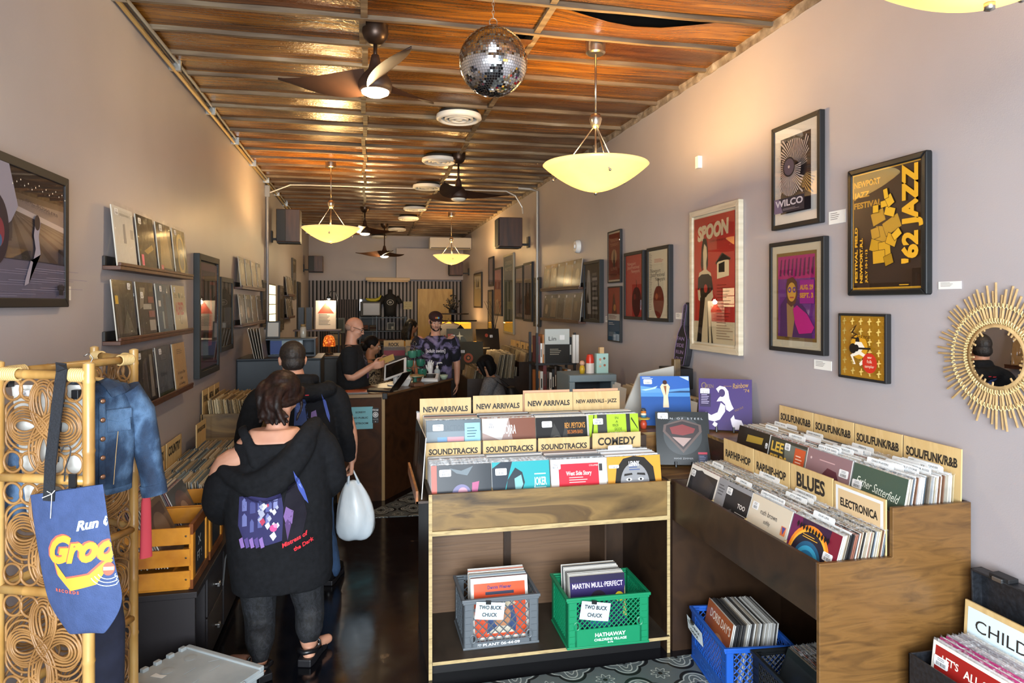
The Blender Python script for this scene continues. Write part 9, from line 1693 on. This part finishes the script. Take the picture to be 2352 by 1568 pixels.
# kneeling woman with a small backpack
def bob(t, HT, k):
 h = MB(HT); hb = M('#0c0a0b', .75, spec=.2); h.sphere((0, -.02, .028), (.095, .108, .094), hb, 20, 12)
 for q in (-1, -.5, 0, .5, 1): limb(h, [V((q * .075, -.05 - .03 * (1 - abs(q)), .03)), V((q * .095, -.055 - .035 * (1 - abs(q)), -.06)), V((q * .088, -.04 - .03 * (1 - abs(q)), -.12))], [.04, .04, .026], hb)
 for q in (-1, 1): limb(h, [V((q * .075, .05, .05)), V((q * .092, .035, -.05)), V((q * .08, .03, -.11))], [.03, .026, .018], hb)
 fuse(h, 'bobbed_hair', t, .007, 2)
GS = noisy('heather_grey_knit', [(.3, '#5f6165'), (.7, '#7d7f83')], (60, 60, 60), 4, .95, .2)
kt = thing('person', 'woman with black bobbed hair kneeling in a grey sweater beside the dim bins', 'person', (1.50, 8.02, 0), PI / 2 - .35)
hc = V((0, .10, 1.185)); HT = head_T(hc, .1, -.35); b = MB(); head(b, HT, SKIN2, .97); limb(b, [hc + V((0, -.03, -.05)), V((0, .03, 1.04)), V((0, .0, .98))], [.055, .056, .08], SKIN2); rings(b, [(0, -.06, .46, .16, .12), (0, -.03, .7, .145, .11), (0, .0, .92, .165, .11), (0, .01, 1.0, .15, .08)], SKIN2)
for q in (1, -1):
 limb(b, [V((q * .175, .01, .985)), V((q * .20, .10, .74)), V((q * .10, .33, .70))], [.058, .046, .03], SKIN2); hand(b, (q * .10, .33, .70), (-q * .2, 1, .3), (-q, 0, -.2), -q, SKIN2, .9)
 limb(b, [V((q * .09, -.06, .46)), V((q * .12, .34, .36)), V((q * .11, .0, .10)), V((q * .11, -.10, .09))], [.095, .07, .055, .04], SKIN2); limb(b, [V((q * .11, -.12, .06)), V((q * .11, .04, .035))], [.035, .03], SKIN2)
fuse(b, 'body', kt, .009, 3); face_parts(HT, kt); bob(kt, HT, 1); c = MB(); rings(c, [(0, -.05, .42, .2, .155), (0, -.04, .6, .2, .155), (0, -.01, .86, .2, .14), (0, .01, .985, .185, .105), (0, .02, 1.045, .095, .075)], GS, 26)
for q in (1, -1): limb(c, [V((q * .15, .01, .98)), V((q * .185, .02, .96)), V((q * .21, .10, .74)), V((q * .11, .29, .70))], [.085, .082, .07, .05], GS)
fuse(c, 'sweater', kt, .0095, 3, .012, .1); tr = MB(); tm_ = M('#15161a', .85)
for q in (1, -1): limb(tr, [V((q * .09, -.06, .46)), V((q * .12, .34, .36)), V((q * .11, .02, .11)), V((q * .11, -.08, .10))], [.115, .088, .07, .06], tm_)
rings(tr, [(0, -.06, .36, .18, .15), (0, -.06, .48, .175, .145)], tm_); fuse(tr, 'trousers', kt, .012, 2)
for q in (1, -1): shoe('shoe', kt, (q * .11, -.08, 0), (0, 1), M('#1a1a1c', .4), .25, .07)
bk2 = MB(); rings(bk2, [(0, -.24, .62, .10, .06), (0, -.25, .68, .125, .085), (0, -.24, .85, .12, .075), (0, -.22, .93, .09, .05)], BLK); bo = fuse(bk2, 'backpack', kt, .01, 2); stp = MB()
for q in (1, -1): stp.tube([V((q * .09, -.19, .92)), V((q * .13, -.05, 1.02)), V((q * .14, .07, 1.0)), V((q * .17, .14, .86)), V((q * .19, .02, .70)), V((q * .12, -.18, .66))], .014, BLK, 8, flat=.4)
stp.build('backpack_strap', kt, True, True)
from mathutils.bvhtree import BVHTree
bpy.context.view_layer.update(); DG = bpy.context.evaluated_depsgraph_get(); BV = {}
for o, tg_, T, off in WRAPS:
 if tg_.name not in BV: BV[tg_.name] = BVHTree.FromObject(tg_, DG)
 bv_ = BV[tg_.name]; n = (T.to_3x3() @ Vector((0, 0, 1))).normalized(); Ti = T.inverted()
 for v in o.data.vertices:
  z = (Ti @ v.co).z; loc, nor, i, d = bv_.ray_cast(v.co + n * .4, -n, .9)
  if loc is None: loc, nor, i, d = bv_.find_nearest(v.co)
  v.co = loc + nor * (off + max(0, z) * .45)
 o.data.update()
flush_records(219)
